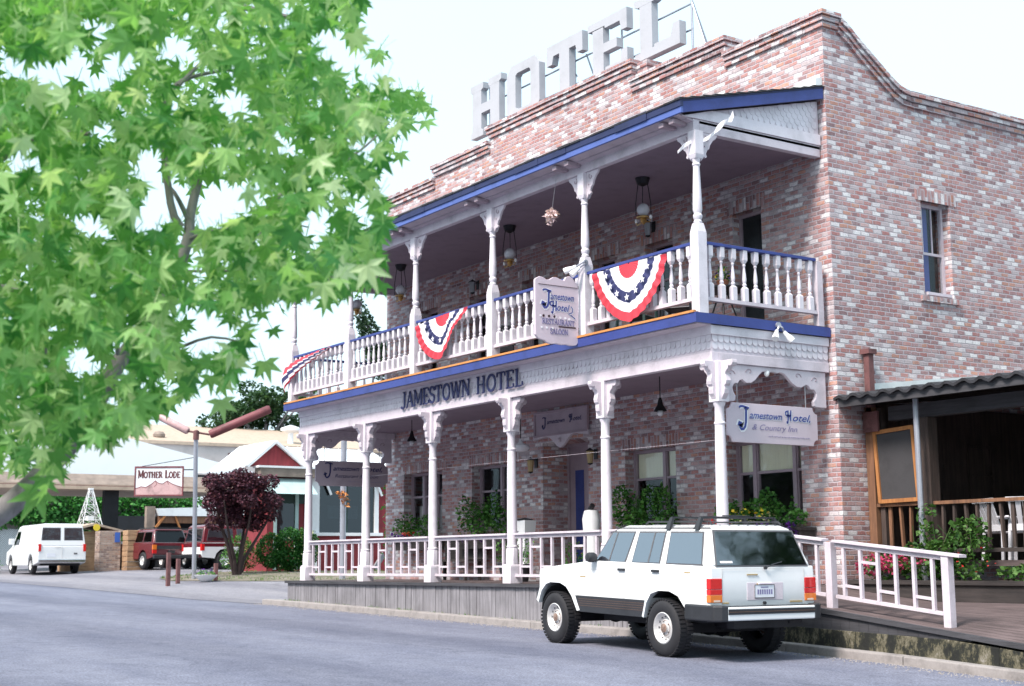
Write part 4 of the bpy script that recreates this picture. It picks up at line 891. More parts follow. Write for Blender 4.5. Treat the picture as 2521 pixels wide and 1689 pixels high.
def plank_sign(pts, axis_x, sgn, th=.035):
    """board in a plane across x; face towards +x"""
    return MB().prism(pts, 'x', axis_x - th, axis_x)
def notch(y0, y1, z0, z1, c=.10):
    P = []
    for (cx, cz, a0) in ((y0, z0, 90), (y1, z0, 180), (y1, z1, 270), (y0, z1, 0)):
        a = arc(cx, cz, c, c, a0, a0 - 90, 5); P += a
    return P
def hang_sign(x, y0, y1, z0, z1, name, label, text2, ink, chain_top, tiny=True, dark=False):
    t = thing(name, label, 'sign', (x, (y0 + y1) / 2, z0))
    plank_sign(notch(y0, y1, z0, z1), x, 1).build('board', 'sign_shaded' if dark else 'sign_face', t, world=True, bevel=.005)
    H = z1 - z0; W = y1 - y0; to = lambda u, v, d: (x + .0015 + d, u, v)
    for kk, (wk, bo, dp, mt_, du_) in enumerate(((2.0, .05, .002, 'halo_white', .006), (1.0, .014, .006, ink, 0))):
        if kk == 0 and dark: continue
        tt = lambda u, v, d, dp=dp, du_=du_: (x + .0015 + dp, u + du_, v - du_)
        m = MB(); stroke_mesh(m, put(script_J(), y0 + W * .17, z0 + H * .45, H * .46), tt, H * .06 * wk)
        v, f = font_text('amestown', tt, y0 + W * .235, z0 + H * .62, H * .19, W * .36, bold=bo); m.add(v, f)
        stroke_mesh(m, put(script_H(), y0 + W * .655, z0 + H * .62, H * .27), tt, H * .05 * wk)
        v, f = font_text('otel,', tt, y0 + W * .715, z0 + H * .62, H * .19, W * .20, bold=bo); m.add(v, f)
        m.build('lettering' if kk else 'letter_halo', mt_, t, world=True)
    m = MB(); v, f = font_text(text2, to, y0 + W * .26, z0 + H * .34, H * .15, W * (.50 if len(text2) < 16 else .60), bold=.0); m.add(v, f)
    m.build('small_lettering', 'ink_pale' if not dark else 'ink_navy', t, world=True)
    if tiny:
        m = MB(); rq = random.Random(4); u = y0 + W * .44
        while u < y0 + W * .9: w = rq.uniform(.008, .018); stroke_mesh(m, [[(u, z0 + H * .19), (u + w, z0 + H * (.19 + rq.uniform(-.015, .015)))]], to, H * .022); u += w + rq.uniform(.014, .03)
        m.build('small_lettering', 'ink_pale', t, world=True)
    m = MB()
    for yy in (y0 + W * .12, y1 - W * .12): m.tube([(x - .02, yy, z1 - .01), (x - .02, yy, chain_top)], .008, 6)
    m.build('chain', 'metal_grey', t, world=True)
    return t
hang_sign(XB - .03, 14.46, 16.36, 1.765, 2.365, 'hanging_sign', 'lavender notched sign with blue script hanging under the right end of the veranda', '& Country Inn', 'ink_blue', 2.72)
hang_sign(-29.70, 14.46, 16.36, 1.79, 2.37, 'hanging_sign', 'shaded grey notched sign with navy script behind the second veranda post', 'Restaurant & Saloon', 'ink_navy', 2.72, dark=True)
# board above the entrance
t = thing('entrance_sign', 'dim grey lavender script sign board on the brick above the entrance door', 'sign', (-23, WY - .03, 2.57))
MB().box(-23.87, -22.13, WY - .055, WY - .015, 2.57, 3.0).build('board', 'sign_shaded', t, world=True)
fr = MB().box(-23.92, -22.08, WY - .075, WY - .015, 3.0, 3.045).box(-23.92, -22.08, WY - .075, WY - .015, 2.53, 2.569).box(-23.92, -23.87, WY - .075, WY - .015, 2.57, 3.0).box(-22.13, -22.08, WY - .075, WY - .015, 2.57, 3.0).build('frame', 'trim_mauve', t, world=True)
to = lambda u, v, d: (u, WY - .0565 - d, v); m = MB()
stroke_mesh(m, put(script_J(), -23.56, 2.74, .18), to, .026); v, f = font_text('amestown', to, -23.46, 2.78, .09, .62, bold=.012); m.add(v, f)
stroke_mesh(m, put(script_H(), -22.66, 2.79, .13), to, .022); v, f = font_text('otel,', to, -22.56, 2.78, .09, .28, bold=.012); m.add(v, f); m.build('lettering', 'ink_navy', t, world=True)
# board projecting from the balcony post
px = UX[1] - .02; y0, y1 = 12.96, 13.83
t = thing('projecting_sign', 'tall lavender sign board with wavy edges sticking out from the balcony', 'sign', (px, 13.4, 3.55))
top = [(y1, 4.70), (y1 - .02, 4.73)] + [(y1 - .13 + .08 * math.cos(a), 4.70 + .06 * math.sin(a)) for a in (.5, 1.2, 1.9, 2.6)]
pts = [(y0, 3.66), (y0 + .06, 3.60), (y0 + .20, 3.57)] + [(y0 + .22 + .6 * k / 10, 3.545 - .018 * abs(math.sin(k * .95))) for k in range(11)] + [(y1, 3.60), (y1, 4.58)]
pts += [(y1 - .05, 4.60), (y1 - .10, 4.665), (y1 - .17, 4.70), (y1 - .24, 4.675), (y1 - .28, 4.61), (y1 - .36, 4.625), (y1 - .44, 4.65), (y1 - .50, 4.645), (y1 - .58, 4.60), (y1 - .64, 4.59), (y1 - .70, 4.625), (y1 - .77, 4.635), (y1 - .84, 4.60), (y0, 4.57)]
MB().prism(pts, 'x', px - .05, px).build('board', 'sign_face', t, world=True, bevel=.006)
to = lambda u, v, d: (px + .0015 + d, u, v)
for wk, bo, dp, mt_ in ((2.0, .05, .002, 'halo_white'), (1.0, .014, .006, 'ink_blue')):
    tt = lambda u, v, d, dp=dp, k=(wk > 1) * .006: (px + .0015 + dp, u + k, v - k)
    m = MB(); stroke_mesh(m, put(script_J(), y0 + .22, 4.18, .24), tt, .034 * wk); v, f = font_text('amestown', tt, y0 + .30, 4.27, .12, .48, bold=bo); m.add(v, f)
    stroke_mesh(m, put(script_H(), y0 + .34, 4.08, .17), tt, .028 * wk); v, f = font_text('otel', tt, y0 + .43, 4.09, .12, .26, bold=bo); m.add(v, f)
    stroke_mesh(m, [[(y0 + .72, 4.18), (y0 + .75, 4.14), (y0 + .74, 4.08), (y0 + .66, 4.05), (y0 + .72, 4.03), (y0 + .80, 3.98)]], tt, .018 * wk); m.build('lettering' if wk == 1 else 'letter_halo', mt_, t, world=True)
m = MB(); caps(m, 'RESTAURANT', to, y0 + .13, 3.855, .085, .66, .17); caps(m, 'SALOON', to, y0 + .29, 3.70, .085, .36, .17); m.build('lettering', 'ink_pale', t, world=True)
m = MB(); stroke_mesh(m, [[(y0 + .06, 4.505), (y1 - .02, 4.505)]], to, .008); stroke_mesh(m, [[(y0 + .46, 3.825), (y1 - .06, 3.83)]], to, .020); m.build('rule_line', 'ink_dark', t, world=True)
m = MB()
for k in range(3): m.lathe(px + .002, y0 + .16 + .11 * k, [(.022, .0), (.022, .006)], 8, axis='x', c3=3.985)
m.build('dot', 'ink_dark', t, world=True)
m = MB()
for yy, zz in ((y0 + .10, 3.98), (y0 + .40, 3.975), (y0 + .50, 3.975), (y0 + .60, 3.975), (y0 + .68, 3.965), (y0 + .12, 3.79), (y0 + .22, 3.79), (y0 + .34, 3.79)): m.lathe(px + .002, yy, [(.020, .0), (.020, .006)], 8, axis='x', c3=zz)
m.build('dot', 'halo_white', t, world=True)
MB().box(px - .04, px - .01, y1, UY - .13, 3.75, 3.80).box(px - .04, px - .01, y1, UY - .13, 4.50, 4.55).build('arm', 'metal_dark', t, world=True)
# ================================================================ vehicles (local frame: x forward, y left, z up, origin on the ground under the rear axle)
def wheel(par, x, y, r, w, sg, style):
    """sg=+1 outer face towards +y"""
    t = MB(); ri = r * .56; hw = w / 2
    prof = [(ri, -hw + .01), (ri + .02, -hw), (r * .80, -hw - .004), (r - .03, -hw + .012), (r - .004, -hw + .035), (r, -hw + .06), (r, hw - .06), (r - .004, hw - .035), (r - .03, hw - .012), (r * .80, hw + .004), (ri + .02, hw), (ri, hw - .01), (ri - .02, hw - .03), (ri - .02, -hw + .03), (ri, -hw + .01)]
    t.lathe(x, y, prof, 40, axis='y', c3=r, caps=False)
    if style != 'far':
        for k in range(44):
            a = 6.28319 * k / 44
            for o in (-1, 1):
                c = (x + math.cos(a + o * .03) * (r + .001), y + o * hw * .52, r + math.sin(a + o * .03) * (r + .001))
                t.obox(c, (-math.sin(a) * .016, 0, math.cos(a) * .016), (0, hw * .38, 0), (math.cos(a) * .006, 0, math.sin(a) * .006))
    o = t.build('tyre', 'rubber', None, smooth=True); wh = o; wh.name = 'wheel'; wh.parent = par
    f = lambda a: sg * (hw - a)
    m = MB(); m.lathe(x, y, [(ri - .001, f(.012)), (ri - .012, f(.006)), (ri - .03, f(.018)), (ri - .045, f(.05)), (ri * .62, f(.075)), (ri * .5, f(.055)), (ri * .30, f(.05)), (ri * .30, f(.03)), (.001, f(.022))], 32, axis='y', c3=r, caps=False)
    m.build('rim', {'alloy': 'rim', 'steel': 'rim', 'white': 'car_white', 'far': 'rim'}[style], wh, smooth=True)
    if style == 'alloy':
        for k in range(12):
            m = MB(); a = 6.28319 * k / 12; m.lathe(x + math.cos(a) * ri * .74, y, [(.017, f(.078)), (.017, f(.056)), (.001, f(.055))], 8, axis='y', c3=r + math.sin(a) * ri * .74, caps=False); m.build('rim_hole', 'seam', wh)
        for k in range(5):
            m = MB(); a = 6.28319 * k / 5; m.lathe(x + math.cos(a) * ri * .40, y, [(.011, f(.06)), (.011, f(.045)), (.001, f(.04))], 8, axis='y', c3=r + math.sin(a) * ri * .40, caps=False); m.build('wheel_nut', 'seam', wh)
        m = MB(); m.lathe(x, y, [(ri * .60, f(.071)), (ri * .57, f(.068)), (ri * .47, f(.051)), (ri * .46, f(.052))], 24, axis='y', c3=r, caps=False); m.lathe(x, y, [(ri * .29, f(.027)), (ri * .2, f(.018)), (.001, f(.014))], 16, axis='y', c3=r, caps=False); m.build('hub', 'rim_rust', wh, smooth=True)
    return wh
def body(par, side, hw, mat, bev=.03, name='body'):
    return MB().prism(side, 'y', -hw, hw).build(name, mat, par, smooth=True, bevel=bev, seg=3)
class GH:
    """tapered cabin: bottom (xr,xf,z,w), top (xr,xf,z,w), crown (z)"""
    def __init__(s, b, t, crown): s.b, s.t, s.c = b, t, crown
    def mesh(s, par, mat, name='cabin'):
        b, t = s.b, s.t; m = MB()
        B = [(b[0], -b[3], b[2]), (b[1], -b[3], b[2]), (b[1], b[3], b[2]), (b[0], b[3], b[2])]; T_ = [(t[0], -t[3], t[2]), (t[1], -t[3], t[2]), (t[1], t[3], t[2]), (t[0], t[3], t[2])]
        m.hexa(B, T_); k = .10; U = [(t[0] + k, -t[3] + k, s.c), (t[1] - k * 1.3, -t[3] + k, s.c), (t[1] - k * 1.3, t[3] - k, s.c), (t[0] + k, t[3] - k, s.c)]
        m.f.pop(1); m.m.pop(); m.add([], []); n = 4
        m.v += U; m.f += [(4, 5, 9, 8), (5, 6, 10, 9), (6, 7, 11, 10), (7, 4, 8, 11), (8, 9, 10, 11)]; m.m += [0] * 5
        return m.build(name, mat, par, smooth=True, bevel=.035, seg=3)
    def wy(s, z): return s.b[3] + (s.t[3] - s.b[3]) * (z - s.b[2]) / (s.t[2] - s.b[2])
    def rx(s, z): return s.b[0] + (s.t[0] - s.b[0]) * (z - s.b[2]) / (s.t[2] - s.b[2])
    def fx(s, z): return s.b[1] + (s.t[1] - s.b[1]) * (z - s.b[2]) / (s.t[2] - s.b[2])
    def side(s, mb, pts, sg, off, th=.006):
        P = pts if sg > 0 else pts[::-1]; n = len(P)
        v = [(x, sg * (s.wy(z) + off), z) for x, z in P] + [(x, sg * (s.wy(z) + off - th), z) for x, z in P]
        mb.add(v, [tuple(range(n))[::-1] if True else 0, tuple(range(n, 2 * n))] + [(i, (i + 1) % n, n + (i + 1) % n, n + i) for i in range(n)])
    def rear(s, mb, pts, off, th=.006, front=False):
        n = len(pts); g = s.fx if front else s.rx; k = 1 if front else -1
        v = [(g(z) + k * off, y, z) for y, z in pts] + [(g(z) + k * (off - th), y, z) for y, z in pts]
        mb.add(v, [tuple(range(n)), tuple(range(n, 2 * n))[::-1]] + [(i, (i + 1) % n, n + (i + 1) % n, n + i) for i in range(n)])
def grow(pts, d):
    cx = sum(p[0] for p in pts) / len(pts); cy = sum(p[1] for p in pts) / len(pts)
    return [(x + (d if x > cx else -d), y + (d if y > cy else -d)) for x, y in pts]

# ---- the white car at the kerb
JR = .36
jeep = thing('parked_car', 'boxy white off road wagon with roof rack parked at the kerb', 'car', (-14.025, 12.606, -1.195))
jeep.rotation_euler = (0.0, -.024, math.pi - .06)
arch_r = [(.46, .47), (.40, .66), (.30, .78), (.13, .825), (-.10, .825), (-.28, .77), (-.42, .63), (-.53, .49)]
arch_f = [(3.06, .55), (2.98, .72), (2.86, .82), (2.74, .85), (2.48, .85), (2.32, .80), (2.18, .68), (2.04, .48)]
side = [(-.84, .53), (-.90, .64), (-.905, 1.0), (-.89, 1.15), (1.72, 1.175), (1.80, 1.165), (2.95, 1.055), (3.06, 1.03), (3.09, .98), (3.09, .60)] + arch_f + arch_r
jb = body(jeep, side, .835, 'car_white', .022)
jb['label'] = 'plain white body'
gh = GH((-.885, 1.74, 1.15, .80), (-.705, 1.36, 1.60, .655), 1.655)
gh.mesh(jb, 'car_white')
MB().box(-.6, 2.9, -.66, .66, .45, .60).box(.6, 1.9, -.5, .5, .36, .46).box(-.15, .25, -.75, .75, .30, .42).box(2.5, 2.76, -.75, .75, .30, .42).build('chassis', 'rubber', jb)
m = MB(); m.tube([(-.75, -.25, .42), (.2, -.3, .40), (1.4, -.35, .42)], .04, 8).ball((.06, -.1, .36), .14, 10).tube([(-.8, .3, .46), (-.4, .3, .44)], .09, 10).build('exhaust', 'metal_dark', jb)
m = MB(); m.ball((.05, .12, .40), .155, 14).tube([(.05, -.62, .38), (.05, .62, .38)], .045, 10); m.build('rear_axle', 'metal_dark', jb, smooth='full')
m = MB(); m.ball((2.63, -.2, .40), .14, 12).tube([(2.63, -.62, .38), (2.63, .62, .38)], .045, 10); m.build('front_axle', 'metal_dark', jb, smooth='full')
# fender flares: an outer skin proud of the body
def flare(par, ar, hw, th, mat, out=.028):
    for sg in (-1, 1):
        n = len(ar); c = (sum(p[0] for p in ar) / n, .36); o = []
        for x, z in ar:
            d = Vector((x - c[0], z - c[1])); d.normalize(); o.append((x + d.x * th, z + d.y * th))
        v = [(x, sg * (hw + out), z) for x, z in ar] + [(x, sg * (hw + .004), z) for x, z in o] + [(x, sg * (hw - .10), z) for x, z in ar]
        f = []
        for i in range(n - 1):
            q = [(i, i + 1, n + i + 1, n + i), (i, 2 * n + i, 2 * n + i + 1, i + 1)]; f += q if sg < 0 else [t[::-1] for t in q]
        f += [(0, n, 2 * n), (n - 1, 3 * n - 1, 2 * n - 1)]
        MB().add(v, f).build('wheel_arch', mat, par, smooth=True)
flare(jb, arch_r, .835, .10, 'car_white'); flare(jb, arch_f, .835, .10, 'car_white')
for a, b in ((.05, 0), (2.63, 0)):   # wheel wells
    for q in (-.80, .30):
        m = MB(); n = 14
        m.v = [(a + .44 * math.cos(math.pi * k / n), y_, .46 + .36 * math.sin(math.pi * k / n)) for k in range(n + 1) for y_ in (q, q + .5)]; m.f = [(2 * k, 2 * k + 1, 2 * k + 3, 2 * k + 2) for k in range(n)]; m.m = [0] * n; m.build('wheel_well', 'dark', jb)
for x in (.05, 2.63):
    for sg in (-1, 1): wheel(jeep, x, sg * .755, JR, .23, sg, 'alloy')
gl, fr, pi_ = MB(), MB(), MB()
wins = [[(.965, 1.175), (1.665, 1.175), (1.40, 1.555), (.90, 1.555)], [(.20, 1.175), (.79, 1.175), (.78, 1.555), (.22, 1.555)], [(-.68, 1.175), (.03, 1.175), (.09, 1.555), (-.56, 1.555)]]
for sg in (-1, 1):
    for w in wins:
        fr = MB(); gl = MB(); gh.side(fr, grow(w, .022), sg, .004); gh.side(gl, w, sg, .009); fr.build('window_seal', 'seam', jb); gl.build('side_window', 'glass_side', jb)
fr = MB()
gh.side(pi_, [(.42, 1.175), (.445, 1.175), (.445, 1.555), (.42, 1.555)], 1, .012); gh.side(pi_, [(1.32, 1.175), (1.345, 1.175), (1.30, 1.555), (1.275, 1.555)], 1, .012)
rw = [(-.72, 1.165), (.72, 1.165), (.625, 1.575), (-.625, 1.575)][::-1]
gh.rear(fr, grow(rw, .022), .004); wsc = [(-.72, 1.19), (.72, 1.19), (.60, 1.57), (-.60, 1.57)]; gh.rear(fr, grow(wsc, .02), .004, front=True)
fr.build('window_seal', 'seam', jb); pi_.build('window_bar', 'seam', jb)
m = MB(); gh.rear(m, rw, .009); m.build('rear_window', 'glass_rear', jb); m = MB(); gh.rear(m, wsc, .009, front=True); m.build('windscreen', 'glass_car', jb)
m = MB(); gh.rear(m, [(.66, 1.19), (.47, 1.19), (.47, 1.215), (.66, 1.215)][::-1], .012); m.build('sticker', 'white_cloth', jb)
# drip rail, rack
m = MB()
for sg in (-1, 1): m.tube([(-.66, sg * .635, 1.618), (1.25, sg * .635, 1.618), (1.42, sg * .64, 1.575)], .009, 6)
m.build('drip_rail', 'seam', jb)
m = MB()
for sg in (-1, 1):
    m.tube([(-.60, sg * .56, 1.665), (-.55, sg * .56, 1.70), (.75, sg * .56, 1.70), (.80, sg * .56, 1.665)], .013, 6)
for x in (-.42, .18):
    m.beam((x, -.60, 1.755), (x, .60, 1.755), .045, .022)
    for sg in (-1, 1):
        m.hexa([(x - .05, sg * .66 - .02, 1.60), (x + .05, sg * .66 - .02, 1.60), (x + .05, sg * .66 + .02, 1.60), (x - .05, sg * .66 + .02, 1.60)], [(x - .025, sg * .59 - .02, 1.755), (x + .025, sg * .59 - .02, 1.755), (x + .025, sg * .59 + .02, 1.755), (x - .025, sg * .59 + .02, 1.755)])
m.tube([(.18, .3, 1.775), (.5, .1, 1.74), (-.42, -.2, 1.775), (-.42, .25, 1.775)], .008, 5)
m.build('roof_rack', 'plastic', jb)
m = MB()
for k in range(7): m.box(-.62, .8, -.45 + .15 * k - .012, -.45 + .15 * k + .012, 1.657, 1.664)
m.build('roof_strip', 'metal_grey', jb)
# side mouldings, sills, seams, handles
for sg in (-1, 1): MB().prism([(.47, .47), (1.99, .47), (2.11, .69), (.42, .69)], 'y', sg * .830, sg * .850).build('side_cladding', 'plastic', jb, bevel=.004)
for sg in (-1, 1):
    m = MB()
    for k in range(4): m.box(.44, 2.02, sg * .8495, sg * .853, .555 + k * .030, .561 + k * .030)
    m.build('cladding_line', 'copper_line', jb)
m = MB()
def vs(x0, z0, x1, z1, w=.006):
    for sg in (-1, 1):
        d = Vector((x1 - x0, z1 - z0)).normalized() * w / 2; n = (-d[1], d[0])
        m.prism([(x0 + n[0], z0 + n[1]), (x1 + n[0], z1 + n[1]), (x1 - n[0], z1 - n[1]), (x0 - n[0], z0 - n[1])], 'y', sg * .8352, sg * .8372)
vs(.92, .48, .92, 1.15); vs(.92, .69, .97, .70); vs(.10, 1.15, .08, .95); vs(.08, .95, .36, .80); vs(1.74, .95, 1.74, 1.16); vs(1.66, .48, 1.74, .95); vs(-.62, 1.03, .9, 1.05, .004); vs(.95, 1.05, 1.74, 1.06, .004)
for a, b, c, d in ((-.66, .98, -.48, .98), (-.66, .82, -.48, .82), (-.66, .82, -.66, .98), (-.48, .82, -.48, .98)): vs(a, b, c, d, .004)
m.box(-.9072, -.9052, -.66, .66, 1.118, 1.124).box(-.9072, -.9052, -.66, -.654, .66, 1.12).box(-.9072, -.9052, .654, .66, .66, 1.12)
m.build('panel_seam', 'rim', jb)
m = MB()
for sg in (-1, 1):
    for x in (.98, .22): m.box(x - .075, x + .075, sg * .833, sg * .862, 1.055, 1.085)
m.box(-.915, -.905, .015, .05, .58, .66)
m.build('door_handle', 'plastic', jb, bevel=.006)
for sg in (-1, 1):
    q = MB(); q.lathe(1.62, sg * .90, [(.001, -.075), (.05, -.07), (.068, -.03), (.07, .03), (.055, .065), (.001, .075)], 14, axis='y', c3=1.22); q.beam((1.62, sg * .78, 1.16), (1.63, sg * .88, 1.20), .05, .04); q.build('mirror', 'plastic', jb, smooth=True)
m = MB(); m.box(-.915, -.905, .10, .27, 1.04, 1.055); gh.side(m, [(-.1, 1.08), (0, 1.08), (0, 1.09), (-.1, 1.09)], 1, .0); m.box(-.912, -.904, .02, .12, .925, .94).box(-.912, -.904, .56, .66, .70, .715).box(-.912, -.904, -.62, -.42, .70, .72).box(1.86, 2.0, .8352, .839, .945, .96).box(-.5, -.38, .8352, .838, 1.06, 1.075).build('badge', 'gold', jb)
# tail lamps wrap the corners
for sg in (-1, 1):
    l = MB().box(-.915, -.835, sg * .665, sg * .850, .875, 1.005).build('tail_light', 'lens_red', jb, bevel=.008)
    MB().box(-.916, -.836, sg * .665, sg * .851, .715, .805).build('amber_lens', 'lens_amber', l, bevel=.005); MB().box(-.914, -.836, sg * .665, sg * .849, .808, .872).build('red_lens', 'lens_red', l, bevel=.004)
    MB().box(-.918, -.90, sg * .70, sg * .80, .722, .745).build('reverse_lens', 'lens_clear', l)
MB().box(-.908, -.90, -.31, .27, .735, .95).box(-.93, -.905, -.12, .10, .925, .945).build('plate_recess', 'trim', jb, bevel=.004)
p = MB().box(-.918, -.909, -.155, .155, .765, .92).build('number_plate', 'plate', jb)
m = MB()
for k in range(7): m.box(-.9195, -.918, .115 - k * .036 - .024, .115 - k * .036, .805, .865)
m.box(-.9195, -.918, -.06, .06, .885, .898); m.build('plate_mark', 'ink_pale', p)
MB().box(-.921, -.9185, -.16, .16, .76, .767).box(-.921, -.9185, -.16, .16, .918, .925).box(-.921, -.9185, .154, .161, .767, .918).box(-.921, -.9185, -.161, -.154, .767, .918).build('plate_frame', 'metal_dark', p)
m = MB(); m.tube([(-.905, -.02, 1.13), (-.93, -.02, 1.13)], .022, 10).tube([(-.93, -.02, 1.13), (-.915, -.16, 1.175), (-.90, -.30, 1.20)], .008, 6).tube([(-.905, 0, .70), (-.93, 0, .70)], .02, 10); m.build('wiper', 'plastic', jb)
# bumpers
b = MB().hexa([(-1.06, -.70, .50), (-.90, -.70, .50), (-.90, .70, .50), (-1.06, .70, .50)], [(-1.06, -.70, .665), (-.90, -.70, .665), (-.90, .70, .665), (-1.06, .70, .665)]).build('rear_bumper', 'chrome', jb, bevel=.015, seg=2); b['label'] = 'bright steel rear bumper'; b.data.materials[0] = MATS['car_white']
MB().box(-1.066, -1.058, -.69, .69, .575, .64).box(-1.03, -.90, -.68, .68, .664, .672).build('bumper_strip', 'plastic', b)
MB().box(-1.069, -1.066, -.69, .69, .603, .611).build('strip_line', 'copper_line', b)
for sg in (-1, 1):
    P = [(-1.065, .69), (-1.05, .78), (-.98, .865), (-.60, .885), (-.43, .885), (-.43, .80), (-.90, .79), (-.92, .69)]
    MB().prism([(x, sg * y) for x, y in P], 'z', .49, .685).build('bumper_cap', 'plastic', b, bevel=.02)
MB().box(-.98, -.86, -.55, .55, .40, .50).box(-1.0, -.97, -.42, -.32, .45, .475).build('hitch_bar', 'metal_dark', b)
b = MB().box(3.08, 3.24, -.80, .80, .55, .70).build('front_bumper', 'plastic', jb, bevel=.03)
MB().box(3.085, 3.10, -.42, .42, .74, 1.0).build('grille', 'metal_grey', jb)
for sg in (-1, 1): MB().box(3.08, 3.105, sg * .47, sg * .76, .80, .98).build('headlight', 'globe', jb, bevel=.01)
# cabin interior seen through the glass
m = MB(); m.box(.75, .95, .12, .60, 1.08, 1.42).box(.75, .95, -.60, -.12, 1.08, 1.42).box(-.15, .02, -.6, .6, 1.08, 1.40).box(.79, .88, .22, .48, 1.43, 1.54).box(.79, .88, -.48, -.22, 1.43, 1.54); m.build('seat', 'seat', jb, bevel=.02)

# ---- white van
def simple_side(pts): return pts
van = thing('parked_van', 'white panel van with two rear windows parked at the far left', 'van', (-60.55, 17.45, gz(-60.55, 17.45) + .0), math.pi - .02)
ar = lambda cx, r, zb=.34: [(cx + r, zb)] + [(cx + r * math.cos(a), .40 + r * math.sin(a)) for a in (.1, .6, 1.1, 1.57, 2.04, 2.54, 3.04)] + [(cx - r, zb)]
vb = body(van, [(-1.15, .45), (-1.20, .60), (-1.18, 1.15), (3.30, 1.15), (4.05, .95), (4.10, .42)] + ar(3.35, .42) + ar(0, .42), .99, 'car_white', .04)
vg = GH((-1.18, 3.30, 1.13, .97), (-1.10, 2.62, 1.98, .83), 2.06); vg.mesh(vb, 'car_white')
def pane2(g, fnn, pts, par, mt, gr=.03, **kw):
    a, b_ = MB(), MB()
    if fnn == 'rear': g.rear(a, grow(pts, gr), .004, **kw); g.rear(b_, pts, .010, **kw)
    else: g.side(a, grow(pts, gr), kw['sg'], .004); g.side(b_, pts, kw['sg'], .010)
    a.build('window_seal', 'seam', par); b_.build('window', mt, par)
for pts in ([(-.82, 1.40), (-.10, 1.40), (-.10, 1.86), (-.78, 1.86)][::-1], [(.10, 1.40), (.82, 1.40), (.78, 1.86), (.10, 1.86)][::-1]): pane2(vg, 'rear', pts, vb, 'glass_car')
for sg in (-1, 1):
    q = [(2.05, 1.25), (2.95, 1.25), (2.62, 1.78), (2.12, 1.78)]; pane2(vg, 'side', q, vb, 'glass_car', .02, sg=sg)
q = [(-.80, 1.22), (.80, 1.22), (.70, 1.85), (-.70, 1.85)]; pane2(vg, 'rear', q, vb, 'glass_car', .02, front=True)
for sg in (-1, 1):
    MB().box(-1.215, -1.15, sg * .86, sg * .97, .92, 1.22).build('tail_light', 'lens_red', vb); MB().box(2.7, 2.8, sg * .98, sg * 1.22, 1.25, 1.50).build('mirror', 'car_white', vb, bevel=.02)
MB().box(-1.30, -1.18, -.95, .95, .46, .60).build('rear_bumper', 'chrome', vb, bevel=.02); MB().box(-1.207, -1.198, -.006, .006, .64, 1.14).box(-1.207, -1.198, -.9, .9, .63, .64).box(-1.207, -1.2, .04, .30, 1.08, 1.10).build('panel_seam', 'rim', vb)
MB().box(-1.212, -1.2, .28, .62, .70, .84).build('number_plate', 'plate', vb); MB().box(-1.212, -1.2, -.62, -.48, .80, .86).build('badge', 'seam', vb)
MB().box(-1.0, 3.9, -.8, .8, .34, .46).build('chassis', 'dark', vb)
for x in (0, 3.35):
    for sg in (-1, 1): wheel(van, x, sg * .86, .36, .22, sg, 'far')
# ---- red wagon and its dark neighbour
def wagon(name, label, mat, loc, rz, rear_glass='glass_dark'):
    t = thing(name, label, 'car', loc, rz, 'sport wagons parked beyond the sign pole')
    b = body(t, [(-.95, .50), (-1.0, .62), (-.98, 1.10), (1.75, 1.12), (3.10, 1.02), (3.15, .48)] + ar(2.55, .42, .42) + ar(0, .42, .42), .84, mat, .04)
    g = GH((-.97, 1.75, 1.08, .80), (-.72, 1.25, 1.62, .66), 1.70); g.mesh(b, mat)
    for sg in (-1, 1):
        for w in ([(.95, 1.15), (1.6, 1.15), (1.28, 1.56), (.92, 1.56)], [(.15, 1.15), (.85, 1.15), (.82, 1.56), (.18, 1.56)], [(-.72, 1.15), (.06, 1.15), (.08, 1.56), (-.58, 1.56)]): pane2(g, 'side', w, b, rear_glass, .015, sg=sg)
    w = [(-.70, 1.13), (.70, 1.13), (.60, 1.58), (-.60, 1.58)][::-1]; pane2(g, 'rear', w, b, rear_glass)
    w = [(-.70, 1.15), (.70, 1.15), (.60, 1.56), (-.60, 1.56)]; pane2(g, 'rear', w, b, rear_glass, .015, front=True)
    for sg in (-1, 1):
        l = MB().box(-1.015, -.93, sg * .68, sg * .85, .66, .80).build('tail_light', 'lens_red', b); MB().box(-1.016, -.931, sg * .68, sg * .851, .82, 1.02).build('amber_lens', 'lens_amber', l)
    MB().box(-1.018, -.97, -.66, .66, .84, .98).build('tail_panel', 'plastic', b); MB().box(-1.10, -.97, -.84, .84, .44, .60).build('rear_bumper', 'plastic', b, bevel=.03)
    MB().box(-1.03, -.98, -.16, .16, .66, .78).build('number_plate', 'plastic', b)
    MB().box(-.55, .9, -.60, -.56, 1.72, 1.75).box(-.55, .9, .56, .60, 1.72, 1.75).box(-.5, -.45, -.6, .6, 1.751, 1.775).box(.8, .85, -.6, .6, 1.751, 1.775).box(-.85, -.70, -.62, .62, 1.68, 1.73).build('roof_rack', 'plastic', b)
    MB().box(-.8, 2.9, -.7, .7, .40, .52).build('chassis', 'dark', b)
    for x in (0, 2.55):
        for sg in (-1, 1): wheel(t, x, sg * .74, .36, .24, sg, 'far')
    return t
wagon('parked_wagon', 'dark red sport wagon with black tailgate band seen from behind left of the pole', 'car_red', (-59.4, 21.65, gz(-59.4, 21.6)), math.pi + .10)
wagon('parked_wagon', 'very dark maroon wagon half hidden between the red wagon and the sign pole', 'car_maroon', (-60.6, 24.0, gz(-60, 23.9)), math.pi + .05)
